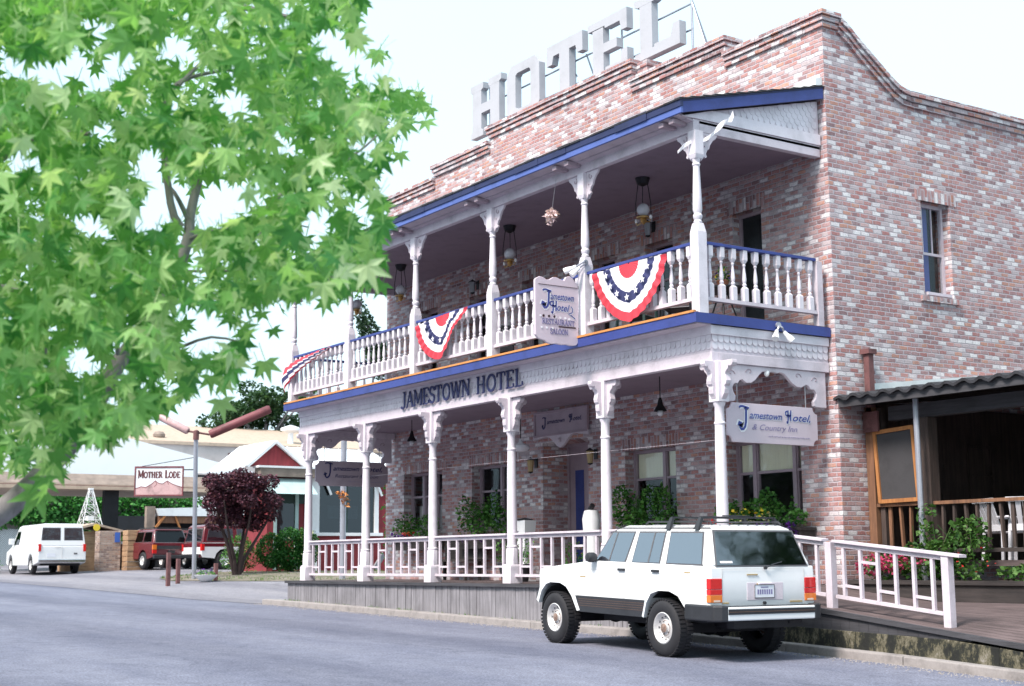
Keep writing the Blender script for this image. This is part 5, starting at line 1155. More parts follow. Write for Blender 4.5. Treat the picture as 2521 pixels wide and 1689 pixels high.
# ---- two tone truck wagon facing right
t = thing('parked_truck', 'two tone white and maroon truck wagon side on behind the purple tree', 'truck', (-57.6, 23.35, gz(-57, 23.3)), math.pi / 2 + .08)
b = body(t, [(-.98, .50), (-1.05, .62), (-1.02, 1.10), (2.0, 1.12), (3.30, 1.06), (3.36, .50)] + ar(2.66, .46, .46) + ar(0, .46, .46), .95, 'car_white', .04)
MB().box(-1.04, 2.0, -.952, .952, .92, 1.10).build('upper_band', 'car_red', b, bevel=.02)
g = GH((-1.0, 1.65, 1.10, .90), (-.85, 1.15, 1.78, .76), 1.86); g.mesh(b, 'car_red')
for sg in (-1, 1):
    pane2(g, 'side', [(-.80, 1.18), (.42, 1.18), (.40, 1.68), (-.66, 1.68)], b, 'glass_side', .015, sg=sg); pane2(g, 'side', [(.62, 1.18), (1.50, 1.18), (1.12, 1.68), (.62, 1.68)], b, 'glass_side', .015, sg=sg)
pane2(g, 'rear', [(-.75, 1.18), (.75, 1.18), (.66, 1.68), (-.66, 1.68)][::-1], b, 'glass_side')
for sg in (-1, 1): MB().box(-1.06, -.93, sg * .80, sg * .962, .78, 1.05).build('tail_light', 'lens_red', b)
MB().box(-1.16, -1.02, -.9, .9, .50, .64).build('rear_bumper', 'chrome', b); MB().box(-.9, 3.1, -.8, .8, .42, .55).build('chassis', 'dark', b)
for x in (0, 2.66):
    for sg in (-1, 1): wheel(t, x, sg * .84, .38, .26, sg, 'white')

# ================================================================ bunting, lamps, small things on the veranda
def bunting(label, x0, x1, ztop, R0, a0=182, a1=358, squash=1.0, skew=0.0, lift=0.0, y=13.86, curl=0.0, vl_=.08, vr_=.08):
    """pleated half fan hung from the rail; rings of red, white, navy, white, red"""
    t = thing('bunting', label, 'bunting', ((x0 + x1) / 2, y, ztop), 0, 'pleated fan buntings on the balcony rail'); cx = 0
    rings = [(.02, .26, 0), (.26, .50, 1), (.50, .68, 2), (.68, .84, 1), (.84, 1.0, 0)]; N = 72; m = MB(); W = (x1 - x0) / 2
    def P(r, k):
        th = R(a0 + (a1 - a0) * k / N); c_ = math.cos(th); r = r * (1 - (vr_ if c_ > 0 else vl_) * abs(math.sin(2 * th))) if r > .3 else r
        return P0(r, k)
    P0 = lambda r, k: ((W * r * math.cos(R(a0 + (a1 - a0) * k / N)) + skew * r * r * (-math.sin(R(a0 + (a1 - a0) * k / N)))),
                      -.02 - .013 * r * (1 + math.sin(k * 1.32)) - curl * r * max(0, math.cos(R(a0 + (a1 - a0) * k / N))) ** 2,
                      R0 * r * math.sin(R(a0 + (a1 - a0) * k / N)) * squash + lift * r * max(0, math.cos(R(a0 + (a1 - a0) * k / N))) ** 1.5 + .004 * math.sin(k * 1.32 + 1) * r)
    for ra, rb_, mi in rings:
        m.mi = mi
        for k in range(N):
            m.add([P(ra, k), P(rb_, k), P(rb_, k + 1), P(ra, k + 1)], [(0, 1, 2, 3)])
    fan = m.build('fan', ['red_cloth', 'white_cloth', 'navy_cloth'], t)
    for q in range(7):
        k = (q + .5) / 7 * N; c = Vector(P(.59, int(k))); c.y -= .05; s = R0 * .068; st = MB(); v = []
        for i in range(10): rr = s if i % 2 == 0 else s * .42; a = i * math.pi / 5 + 1.57; v.append((c.x + rr * math.cos(a), c.y, c.z + rr * math.sin(a)))
        v.append((c.x, c.y - .004, c.z)); st.add(v, [(i, (i + 1) % 10, 10) for i in range(10)]); st.build('star', 'white_cloth', fan)
    return t
bunting('open pleated fan bunting of red, white and navy on the rightmost balcony bay', -18.22, -16.30, 4.70, .95)
bunting('fan bunting blown sideways with its right tail lifted, left of the projecting sign', -24.02, -21.95, 4.72, .90, 186, 357, .95, -.10, .05, curl=.03, vl_=.05, vr_=.42)
t = thing('bunting', 'mostly folded red bunting bunched up at the far left end of the balcony', 'bunting', (-29, 13.86, 4.5), 0, 'pleated fan buntings on the balcony rail')
m = MB(); N = 60
def lo(q): return 3.93 + .77 * q ** .5
def hi_(q): return 4.62 + .12 * q - .12 * (1 - q) ** 6
cols = [(0, .40, 0), (.40, .52, 1), (.52, .74, 2), (.74, .88, 1), (.88, 1.0, 0)]
for v0, v1, mi in cols:
    m.mi = mi
    for k in range(N):
        pt = lambda k_, v_: (-30.12 + 2.38 * k_ / N + .03 * math.sin(v_ * 9), 13.84 - .03 * math.sin(k_ * .9) - .06 * math.sin(v_ * 3.1), hi_(k_ / N) + (lo(k_ / N) - hi_(k_ / N)) * v_ * (1 + .05 * math.sin(k_ * .9)))
        m.add([pt(k, v0), pt(k, v1), pt(k + 1, v1), pt(k + 1, v0)], [(0, 1, 2, 3)])
m.build('fan', ['red_cloth', 'white_cloth', 'navy_cloth'], t, world=True)

def hanging_lamp(x, label):
    t = thing('hanging_lamp', label, 'hanging lamp', (x, 15.28, 5.85), 0, 'globe lamps under the balcony ceiling'); z0 = 0
    MB().lathe(0, 0, [(.02, .62), (.10, .66), (.13, .76), (.13, .768)], 14).build('canopy', 'metal_dark', t)
    for a in (.4, 2.5, 4.6): MB().tube([(.09 * math.cos(a), .09 * math.sin(a), .70), (.15 * math.cos(a), .15 * math.sin(a), .30), (.15 * math.cos(a), .15 * math.sin(a), .08)], .008, 5).build('rod', 'metal_dark', t)
    MB().ball((0, 0, .20), .115, 16).build('globe', 'globe', t, smooth='full'); MB().lathe(0, 0, [(.12, .05), (.125, .065), (.11, .08), (.10, .065)], 16).lathe(0, 0, [(.001, -.07), (.03, -.04), (.06, .0), (.05, .05), (.04, .09)], 14).build('bowl', 'brass', t, smooth=True)
    for sg in (-1, 1):
        MB().tube([(sg * .06, 0, -.02), (sg * .16, 0, -.05), (sg * .20, 0, .0)], .008, 5).build('arm', 'brass', t); MB().ball((sg * .20, 0, .035), .028, 8, 1.4).build('candle', 'bulb_white', t)
    return t
hl = hanging_lamp(-18.62, 'globe lamp on rods under the balcony ceiling, nearest the right end')
for x, l in ((-22.8, 'globe lamp under the balcony ceiling behind the pink flower, second from the right'), (-27.2, 'globe lamp under the balcony ceiling just right of the green leaves'), (-29.3, 'globe lamp under the balcony ceiling at the left end behind the leaves')): copy_tree(hl, l, (x, 15.28, 5.85))
def pendant(x, zt, label, white):
    t = thing('pendant_lamp', label, 'pendant lamp', (x, 15.35, zt), 0, 'pendant lamps under the lower porch ceiling')
    MB().tube([(0, 0, 3.10 - zt), (0, 0, .12)], .009, 6).build('cord', 'metal_dark', t)
    if white: MB().lathe(0, 0, [(.02, .10), (.05, .04), (.17, -.02), (.19, -.07), (.14, -.13), (.001, -.16)], 18).build('globe', 'globe', t, smooth=True)
    else:
        MB().lathe(0, 0, [(.02, .14), (.035, .10), (.05, .02), (.10, -.06), (.11, -.09), (.09, -.08), (.001, -.05)], 16).build('shade', 'metal_dark', t, smooth=True); MB().ball((0, 0, -.12), .06, 10).build('bulb', 'globe', t, smooth='full')
pendant(-18.37, 2.60, 'black bell pendant on a long cord, above the window left of the hanging sign', False); pendant(-26.8, 2.72, 'black bell pendant lamp between the second and third posts from the left', False); pendant(-22.58, 2.25, 'flat white globe pendant lamp just right of the fourth post', True)
for i, (x, z) in enumerate(((-20.0, 6.18), (-26.14, 6.1), (-23.93, 2.0), (-21.9, 2.05))):
    lab = ['dark wall lantern high on the balcony brick near the right', 'dark wall lantern high on the balcony brick near the left', 'small lantern on the brick left of the entrance', 'small lantern on the brick right of the entrance'][i]
    t = thing('wall_lantern', lab, 'lantern', (x, WY, z), 0, 'lanterns on the brick front'); MB().box(-.05, .05, -.02, 0, -.08, .12).tube([(0, -.02, .08), (0, -.14, .10)], .012, 6).build('bracket', 'metal_dark', t)
    MB().lathe(0, -.15, [(.001, .14), (.09, .08), (.10, .07)], 8).build('cap', 'metal_dark', t); MB().lathe(0, -.15, [(.05, -.16), (.05, -.18), (.001, -.2)], 8).build('base', 'metal_dark', t); MB().lathe(0, -.15, [(.05, -.16), (.075, .07)], 8).build('lantern_glass', 'gold' if i > 1 else 'metal_grey', t)
def flood(label, p, dirs):
    t = thing('flood_lamp', label, 'flood lamp', p, 0); MB().lathe(0, 0, [(.05, 0), (.05, .03), (.001, .035)], 12, axis='x').build('base', 'galv', t)
    for d in dirs:
        D = Vector(d); e = D * .10; MB().tube([(0.02, 0, 0), (0.06, e.y * .5, e.z + .06), e], .016, 6).build('arm', 'galv', t); MB().tube([e, e + D * .05, e + D * .10, e + D * .14], [.03, .035, .055, .055], 12).build('lamp_head', 'bulb_white', t, smooth=True)
flood('white double flood lamp on the blue deck edge at the right end of the veranda', (XB + .066, 15.48, 3.60), [(.5, -.75, -1.0), (.5, .75, -1.0)])
flood('white double flood lamp on the post above the projecting sign', (UX[1] + .092, 13.90, 4.93), [(-1.2, -.9, -.5), (-.4, -.9, -.9)])
t = thing('bulb', 'bare white bulb under the beam above the hanging sign', 'bulb', (XB - .06, 15.33, 2.88)); MB().lathe(0, 0, [(.02, .07), (.022, .02)], 8).build('socket', 'metal_grey', t); MB().ball((0, 0, -.02), .045, 10, 1.3).build('glass_bulb', 'bulb_white', t, smooth='full')
t = thing('paper_flower', 'pink and white blossom hanging in mid bay under the balcony roof', 'flower', (-19.26, 13.78, 5.89)); m = MB(); leaves(m, [(0, 0, 0, .12, .08, .10), (-.05, 0, -.12, .04, .04, .04)], 170, .075); m.build('petals', 'petal_blush', t); MB().tube([(0, 0, .05), (0, .1, .66)], .003, 4).build('thread', 'metal_grey', t)
m = MB(); pts = []
for k in range(25):
    q = k / 24; pts.append(((-15.98 + .40 * q), 13.70 + .80 * q, 6.14 + .54 * q + .05 * math.sin(q * 9) + (.08 if k == 24 else 0)))
v = []; f = []
for k, p in enumerate(pts): w = .022 + .03 * abs(math.sin(k * .6)) * (1 if k > 16 else .4); v += [(p[0], p[1], p[2] - w), (p[0] + .02 * math.sin(k), p[1], p[2] + w)]
m.add(v, [(2 * k, 2 * k + 2, 2 * k + 3, 2 * k + 1) for k in range(24)]); o = m.build('ribbon', 'white_cloth', loc=(.14, 0, 0)); tag(o, 'white ribbon streaming from the top of the rightmost upper post', 'ribbon'); sm = o.modifiers.new('thickness', 'SOLIDIFY'); sm.thickness = .006

# balcony furniture and pots glimpsed between the balusters
def table(name, label, x, y, z, mat):
    t = thing(name, label, 'table', (x, y, z)); MB().lathe(0, 0, [(.40, .70), (.40, .73)], 18).build('tabletop', mat, t)
    for a in (.8, 2.4, 3.9, 5.5): MB().tube([(.05 * math.cos(a), .05 * math.sin(a), .70), (.30 * math.cos(a), .30 * math.sin(a), 0)], .014, 6).build('leg', mat, t)
def chair(name, label, x, y, z, rz, mat, grp=None):
    t = thing(name, label, 'chair', (x, y, z), rz, grp)
    s = MB().box(-.24, .24, -.24, .24, .40, .43).build('seat', mat, t, bevel=.015)
    m = MB()
    for k in range(5): m.hexa([(-.22 + k * .09, -.26, .52), (-.15 + k * .09, -.26, .52), (-.15 + k * .09, -.24, .52), (-.22 + k * .09, -.24, .52)], [(-.24 + k * .10, -.40, .88 + .03 * math.sin(k * .8)), (-.16 + k * .10, -.40, .88 + .03 * math.sin(k * .8)), (-.16 + k * .10, -.38, .88), (-.24 + k * .10, -.38, .88)])
    m.box(-.26, .26, -.265, -.235, .43, .53).beam((-.27, -.39, .89), (.27, -.39, .89), .04, .07); m.build('backrest', mat, t, bevel=.008)
    for sx in (-1, 1):
        MB().beam((sx * .27, -.34, .64), (sx * .29, .24, .64), .055, .03).build('armrest', mat, t, bevel=.008)
        for sy in (-1, 1): MB().beam((sx * .24, sy * .22, .64 if True else .42), (sx * .27, sy * .27, 0), .045, .045).build('leg', mat, t, bevel=.006)
    return t
table('balcony_table', 'small dark round table on the balcony near the right corner', -17.0, 15.6, 3.68, 'metal_dark')
chair('balcony_chair', 'dark chair on the balcony behind the right end balusters', -17.5, 15.1, 3.68, 2.2, 'metal_dark'); chair('balcony_chair', 'dark green chair low behind the rightmost bunting', -18.5, 15.0, 3.68, .4, 'dark_green'); chair('balcony_chair', 'dark chair on the balcony behind the middle bunting', -23.2, 15.3, 3.68, 1.0, 'metal_dark')
def pot(label, x, y, z, r, h, mat, plant_r, n, leaf='leaf_plant', flowers=(), size=.06, ph=None, cat='potted plant'):
    t = thing('potted_plant', label, cat, (x, y, z)); MB().lathe(0, 0, [(r * .7, 0), (r, h * .85), (r * 1.08, h * .86), (r * 1.08, h), (r * .9, h), (r * .88, h * .9), (.001, h * .88)], 16).build('pot', mat, t, smooth=True)
    ph = ph or plant_r; m = MB(); leaves(m, [(0, 0, h + ph * .7, plant_r, plant_r, ph)], n, size)
    for k in range(7): a = k * .9; m.tube([(0, 0, h * .8), (plant_r * .5 * math.cos(a), plant_r * .5 * math.sin(a), h + ph * .8)], .006, 4)
    m.build('foliage', leaf, t)
    for pm, c in flowers: m = MB(); leaves(m, [(0, 0, h + ph * .8, plant_r * 1.05, plant_r * 1.05, ph * 1.0)], c, .05); m.build('blossom', pm, t)
pot('small pot of yellow and purple flowers on the balcony table', -17.0, 15.6, 4.41, .10, .14, 'terracotta', .14, 90, flowers=(('petal_yellow', 14), ('petal_purple', 16)), size=.05)
pot('leafy plant in a black tub by the porch wall left of the entrance', -24.1, 16.1, -.37, .24, .36, 'plastic', .34, 240, ph=.42); pot('leafy plant in a dark tub by the porch railing right of the fourth post', -23.0, 15.6, -.37, .22, .34, 'plastic', .30, 200, flowers=(('petal_purple', 20),), ph=.36)
pot('low flowering pot at the foot of the porch wall near the entrance', -22.0, 16.2, -.37, .2, .28, 'terracotta', .28, 160, flowers=(('petal_pink', 24),))
# white paper box on a stand, and a white post box like cabinet
t = thing('menu_stand', 'white tapered planter stand on the porch right of the fourth post', 'stand', (-23.55, 16.1, -.37)); MB().hexa([(-.12, -.1, .55), (.12, -.1, .55), (.12, .1, .55), (-.12, .1, .55)], [(-.20, -.14, 1.20), (.20, -.14, 1.20), (.20, .14, 1.20), (-.20, .14, 1.20)]).build('box', 'white_trim', t); MB().box(-.04, .04, -.04, .04, 0, .55).box(-.16, .16, -.14, .14, 0, .03).build('stem', 'white_trim', t)
MB().lathe(0, 0, [(.001, 1.26), (.17, 1.22), (.17, 1.205)], 12).build('lid', 'metal_dark', t)
t = thing('gum_machine', 'white cabinet with a dark round top beside the fifth post', 'cabinet', (-20.95, 15.8, -.37)); MB().lathe(0, 0, [(.16, 0), (.17, .1), (.15, .9), (.17, 1.15), (.13, 1.3), (.001, 1.34)], 12).build('cabinet_body', 'white_trim', t, smooth=True); MB().tube([(-.02, -.02, 1.30), (.10, -.04, 1.40)], .05, 8).build('cap', 'metal_dark', t)
# old rusty cart and stump leaning on the porch wall
t = thing('wooden_bench', 'dark weathered bench against the porch brick between the third and fourth posts', 'bench', (-26.4, 16.2, -.37)); MB().box(-.8, .8, -.22, .22, .40, .45).build('seat', 'dark_wood', t); MB().box(-.8, .8, .24, .28, .45, .90).build('backrest', 'dark_wood', t)
for sx in (-1, 1):
    for sy in (-1, 1): MB().box(sx * .72 - .03, sx * .72 + .03, sy * .18 - .03, sy * .18 + .03, 0, .40).build('leg', 'dark_wood', t)

# flower boxes under the windows
def flower_box(x0, x1, zt, label, dens, hgt, flowers, tall=0):
    t = thing('flower_box', label, 'flower box', ((x0 + x1) / 2, 16.42, zt), 0, 'flower boxes under the porch windows'); w = (x1 - x0) / 2
    MB().box(-w, w, -.14, .20, -.26, -.02).box(-w - .02, w + .02, -.16, .22, -.05, .0).build('planter', 'dark_wood', t); m = MB()
    bl = [(-w + (k + .5) * 2 * w / 6, -.02 + .05 * math.sin(k * 2), .08 + hgt * (.5 + .35 * math.sin(k * 1.7 + tall)), w / 5, .20, .06 + hgt * (.5 + .3 * math.sin(k * 1.7 + tall))) for k in range(6)]
    leaves(m, bl, int(dens * 1.4), .078)
    for k in range(16): x = -w + 2 * w * random.random(); h = hgt * random.uniform(.8, 1.5); m.tube([(x, 0, 0), (x + random.gauss(0, .05), -.03, h)], .004, 4); leaves(m, [(x, -.03, h, .05, .05, .12)], 12, .055)
    m.build('foliage', 'leaf_plant', t)
    for pm, c, zz, zr, xa, xb in flowers: m = MB(); leaves(m, [(-w + 2 * w * (xa + (xb - xa) * (k + .5) / 4), -.24, zz, w * (xb - xa) / 4, .10, zr) for k in range(4)], int(c * 1.3), .065); m.build('blossom', pm, t)
flower_box(-29.35, -27.55, .56, 'dark window box with thin greenery, purple and red flowers, leftmost on the porch', 330, .30, (('petal_purple', 90, .0, .10, .05, .55), ('petal_red', 24, .10, .06, .4, .6)))
flower_box(-26.45, -24.75, .56, 'window box with tall upright greenery at the second porch window from the left', 620, .50, (('petal_purple', 60, -.03, .07, .0, .8),), 1)
flower_box(-20.95, -19.30, .56, 'window box with a dense green bush behind the roof of the white car', 900, .48, (('petal_purple', 120, -.06, .08, .0, .9),), 2)
flower_box(-18.1, -16.15, .52, 'window box spilling red, yellow and purple flowers under the window nearest the corner', 760, .30, (('petal_purple', 260, -.06, .14, .45, 1.0), ('petal_red', 40, .12, .06, .0, .2), ('petal_yellow', 30, .25, .08, .1, .7), ('petal_cream', 26, .18, .08, .2, .8)), 3)
# ================================================================ ramp, mossy wall and patio on the right
deckr = thing('ramp_deck', 'weathered plank ramp and patio deck sloping down to the right', 'deck', (-12, 15, -.6))
m = MB(); RX = [-16, -15.2, -14.5, -13.8, -13, -12.2, -11.5, -10.8, -10.2, -9, -7, -4.5]; n = 20
for j in range(n):
    p, q = 14.08 + 2.45 * j / n, 14.08 + 2.45 * (j + 1) / n - .007
    for a, b in zip(RX, RX[1:]):
        m.hexa([(a, p, dzy(a, p) - .04), (b, p, dzy(b, p) - .04), (b, q, dzy(b, q) - .04), (a, q, dzy(a, q) - .04)], [(a, p, dzy(a, p)), (b, p, dzy(b, p)), (b, q, dzy(b, q)), (a, q, dzy(a, q))])
m.build('floor', 'deck', deckr, world=True)
m = MB(); e = MB()
for a, b in zip(RX, RX[1:]):
    e.hexa([(a, 14.02, dz(a) - .06), (b, 14.02, dz(b) - .06), (b, 14.077, dz(b) - .06), (a, 14.077, dz(a) - .06)], [(a, 14.02, dz(a) + .003), (b, 14.02, dz(b) + .003), (b, 14.077, dz(b) + .003), (a, 14.077, dz(a) + .003)])
wt = lambda x: -.885 - .030 * (x + 14) if x < -10 else max(-.885 - .03 * (x + 14), gx(x) + .1)
x = -15.99
while x < -10.3:
    q = min(x + .16, -10.3); z1a, z1b = dz(x) - .062, dz(q) - .062; z0a, z0b = min(wt(x), z1a - .01), min(wt(q), z1b - .01)
    if z1a - z0a > .03 : m.hexa([(x + .002, 14.055, z0a), (q - .002, 14.055, z0b), (q - .002, 14.08, z0b), (x + .002, 14.08, z0a)], [(x + .002, 14.055, z1a), (q - .002, 14.055, z1b), (q - .002, 14.08, z1b), (x + .002, 14.08, z1a)])
    x = q
e.build('deck_edge', 'fascia_dark', deckr, world=True); m.build('skirt', 'fascia_dark', deckr, world=True)
m = MB()
for a, b in zip(RX, RX[1:]):
    za, zb = min(wt(a), dz(a) - .09), min(wt(b), dz(b) - .09)
    m.hexa([(a, 14.0, gx(a) - .3), (b, 14.0, gx(b) - .3), (b, 14.3, gx(b) - .3), (a, 14.3, gx(a) - .3)], [(a, 14.04, za), (b, 14.04, zb), (b, 14.3, zb), (a, 14.3, za)])
tag(m.build('retaining_wall', 'mossy', bevel=.01), 'mossy stained concrete wall under the ramp edge at the right', 'wall')
# planter with roses and vines
pl = thing('patio_planter', 'long dark timber planter full of pink flowers and vines along the patio', 'planter', (-12, 16.7, -.6))
MB().box(-15.35, -5, 16.50, 16.55, -.95, -.36).box(-15.35, -5, 16.46, 16.60, -.36, -.30).box(-15.35, -5, 17.12, 17.17, -.7, -.30).build('planter_box', 'dark_wood', pl, world=True)
MB().box(-15.35, -5, 16.56, 17.11, -.9, -.34).build('soil', 'soil', pl, world=True)
m = MB(); leaves(m, [(-14.9, 16.8, -.12, .45, .3, .2), (-14.2, 16.8, 0, .45, .3, .28), (-13.75, 16.8, .02, .35, .3, .34), (-13.35, 16.8, .12, .32, .32, .44), (-14.15, 16.85, .22, .18, .2, .34), (-12.3, 16.8, -.2, .6, .3, .12), (-10.8, 16.8, -.15, 1.2, .3, .16)], 2100, .085); m.build('foliage', 'leaf_vine', pl, world=True)
m = MB(); leaves(m, [(-14.15, 16.9, .62, .16, .12, .24), (-13.4, 16.9, .48, .30, .2, .12)], 110, .09)
for k in range(7): x = -14.3 + k * .17; m.tube([(x, 16.85, -.2), (x + random.gauss(0, .08), 16.8, .2), (x + random.gauss(0, .12), 16.85, .5)], .005, 4)
m.build('vine', 'leaf_vine', pl, world=True)
m = MB(); leaves(m, [(-15.0, 16.62, -.08, .32, .18, .16), (-14.55, 16.60, -.05, .28, .18, .14), (-14.1, 16.62, 0, .2, .15, .1)], 420, .06); m.build('blossom', 'petal_pink', pl, world=True)
m = MB(); leaves(m, [(-11.4, 16.6, -.12, .8, .12, .1), (-13.1, 16.55, .0, .4, .1, .2)], 26, .045); m.build('blossom', 'petal_red', pl, world=True)
# patio shelter
sh = thing('patio_shelter', 'dark timber patio shelter with wavy edged roof against the brick side wall', 'shelter', (-12, 18, 0)); X2 = -4.5; SY = 17.3
MB().box(-15.55, X2, 17.18, 22, -.10, -.02).build('floor', 'deck', sh, world=True)
MB().box(-15.55, -15.40, SY - .08, SY + .08, -.1, 2.4).build('post', 'brown_wood', sh, world=True); MB().box(-15.36, -15.27, SY - .02, SY + .08, -.1, 2.38).build('post', 'dark_wood_v', sh, world=True)
for x in (-14.42, -11.2, -8.0): MB().box(x - .13, x + .13, SY - .10, SY + .12, -.1, 2.15).build('post', 'dark_wood_v', sh, world=True, bevel=.01)
MB().box(-15.05, X2, SY - .10, SY + .08, 2.152, 2.37).build('beam', 'fascia_dark', sh, world=True)
MB().box(-15.50, X2, SY - .06, SY + .06, .82, .87).build('handrail', 'brown_wood', sh, world=True); MB().box(-15.50, X2, SY - .03, SY + .03, .10, .16).build('bottom_rail', 'dark_wood', sh, world=True)
x = -15.18; k = 0
while x < -10.2:
    if abs(x + 14.42) > .16: MB().beam((x, SY, .81), (x + .03 * math.sin(k * 2), SY, .165), .055, .035).build('baluster', 'brown_wood' if x < -14.4 else 'dark_wood_v', sh, world=True)
    x += .205; k += 1
a, b = (-15.36, -14.56), (.88, 2.02); sc_f = MB()
sc_f.beam((-15.36, SY - .09, 2.00), (-15.30, SY - .09, .88), .03, .055).beam((-14.60, SY - .09, 2.03), (-14.54, SY - .09, .90), .03, .055).beam((-15.37, SY - .085, 1.985), (-14.58, SY - .085, 2.02), .035, .06).beam((-15.31, SY - .085, .90), (-14.53, SY - .085, .91), .035, .06)
s = sc_f.build('screen_frame', 'cedar', sh, world=True); MB().box(-15.33, -14.56, SY - .075, SY - .07, .9, 2.0).build('screen_mesh', 'screen', s, world=True)
MB().box(-15.52, -15.22, SY - .16, SY - .12, 2.0, 2.32).build('junction_box', 'rust', sh, world=True)
rzp = lambda y: 2.50 + (y - 16.64) * .10
m = MB(); NX = 220; vs_ = []
for k in range(NX + 1):
    x = -15.62 + (X2 + 15.62) * k / NX; w = .028 * math.sin((x + 15.6) * 6.283 / .30) + .006 * math.sin(x * 9)
    for y, t in ((16.60, 0), (22, 0), (16.60, -.045), (22, -.045)): vs_.append((x, y + .012 * math.sin(x * 31) * (y < 17), rzp(y) + .05 + w + t))
q = 4; fs_ = []
for k in range(NX): a0 = k * q; b0 = a0 + q; fs_ += [(a0, b0, b0 + 1, a0 + 1), (a0 + 2, a0 + 3, b0 + 3, b0 + 2), (a0, a0 + 2, b0 + 2, b0)]
m.add(vs_, fs_); m.build('roof', 'shingle', sh, world=True)
MB().box(-15.57, X2, 16.66, 16.70, 2.38, 2.515).build('fascia', 'fascia_dark', sh, world=True)
m = MB(); x = -15.4
while x < X2: m.beam((x, 16.71, 2.44), (x, 21.9, 2.95), .05, .11); x += .6
m.build('rafter', 'dark_wood', sh, world=True)
MB().prism([(17.4, 2.70), (22, 3.2), (22, 3.32), (17.4, 2.80)], 'x', -15.56, -15.50).build('flashing', 'roof_flash', sh, world=True)
MB().box(-15.55, X2, 21.9, 22.0, -.1, 3.2).build('rear_wall', 'dark_wood_v', sh, world=True); MB().box(-15.57, -15.50, 17.5, 21.9, -.1, 2.5).build('side_lining', 'dark_wood_v', sh, world=True); MB().box(X2 - .1, X2, 17.4, 21.9, -.1, 2.6).build('side_lining', 'dark_wood_v', sh, world=True)
f = MB().box(-15.495, -15.46, 19.6, 19.66, .9, 1.9).box(-15.495, -15.46, 20.2, 20.26, .9, 1.9).box(-15.495, -15.46, 19.66, 20.2, .9, .95).box(-15.495, -15.46, 19.66, 20.2, 1.85, 1.9).box(-15.49, -15.465, 19.66, 20.2, 1.38, 1.41).build('window', 'dark_wood_v', sh, world=True)
m = MB(); leaves(m, [(-13 + k * 1.3, 21.3, 1.3, .9, .5, .9) for k in range(6)], 900, .16); o = m.build('patio_ivy', 'leaf_ivy'); tag(o, 'dim climbing greenery at the back of the dark patio shelter', 'ivy')
t = thing('steel_pole', 'thin pale steel pole rising from the patio plants to the shelter eave', 'pole', (-14.28, 16.95, -.4)); MB().tube([(-14.28, 16.95, -.4), (-14.29, 16.95, 2.5)], .045, 12).build('pole', 'galv', t, world=True); MB().box(-14.36, -14.21, 16.88, 17.02, 2.46, 2.5).build('plate', 'galv', t, world=True)
chair('patio_chair', 'white plastic patio chair behind the dark balusters, nearer the right edge', -13.32, 18.2, -.02, .5, 'plastic_white', 'white plastic chairs on the patio')
chair('patio_chair', 'white plastic patio chair behind the dark balusters, left of the other', -13.80, 18.3, -.02, -.35, 'plastic_white', 'white plastic chairs on the patio')

# ================================================================ trees
def limb(mb, pts, r0, r1, n=8):
    k = len(pts); mb.tube(pts, [r0 + (r1 - r0) * i / (k - 1) for i in range(k)], n)
def at(px, py, d):
    """point seen at that place of the full frame, d metres out along the view axis"""
    return (r3 * ((px - 1260.5) / 3482.2) - u3 * ((py - 844.5) / 3482.2) + f2) * d
def tree(name, label, base, blobs, n, size, leafm, tr, barkm='bark', cat='tree', limbs=6, grp=None, top=None):
    t = thing(name, label, cat, base, 0, grp); rl = random.Random(hash(label) % 999 if False else len(label)); B = Vector(base)
    m = MB(); leaves(m, [(b[0] - B.x, b[1] - B.y, b[2] - B.z, b[3], b[4], b[5]) for b in blobs], n, size, rnd=rl); m.build('crown', leafm, t)
    m = MB(); zc = min(b[2] - b[5] for b in blobs) - B.z; H = max(zc, .3)
    limb(m, [(0, 0, -.1), (.02, .03, H * .5), (0, 0, H)], tr, tr * .7, 10)
    for b in blobs[:limbs * 2]:
        e = Vector((b[0], b[1], b[2])) - B; limb(m, [(0, 0, H * .75), (e.x * .4, e.y * .4, H + (e.z - H) * .45), (e.x, e.y, e.z)], tr * .45, tr * .12, 6)
    m.build('trunk', barkm, t); return t
# purple leaved maple: vase of stems under a round crown
bx, by, bz = -47.35, 20.05, gz(-47.4, 20.1)
t = thing('purple_maple', 'small maple with dark purple round crown and several curved stems by the sign pole', 'tree', (bx, by, bz)); m = MB(); rm = random.Random(21)
bl = []
for k in range(46):
    a = rm.uniform(0, 6.283); rr = rm.uniform(0, 1) ** .5; zz = rm.uniform(0, 1); w = math.sin(min(1, zz * 1.25 + .25) * 2.2)
    bl.append((1.36 * rr * math.cos(a) * w, 1.42 * rr * math.sin(a) * w, 1.80 + 1.72 * zz, .36, .36, .26))
leaves(m, bl, 17000, .105, down=.3, rnd=rm); m.build('crown', 'leaf_maple', t); m = MB()
for k in range(6):
    a = k * 1.05 + .3; r_ = .55 + .3 * (k % 2); limb(m, [(.05 * math.cos(a), .05 * math.sin(a), -.1), (.18 * math.cos(a), .22 * math.sin(a), .55), (r_ * .55 * math.cos(a), r_ * .7 * math.sin(a), 1.15), (r_ * math.cos(a), r_ * 1.2 * math.sin(a), 1.85), (r_ * 1.2 * math.cos(a), r_ * 1.5 * math.sin(a), 2.6)], .085, .025, 8)
m.build('trunk', 'bark_dark', t)
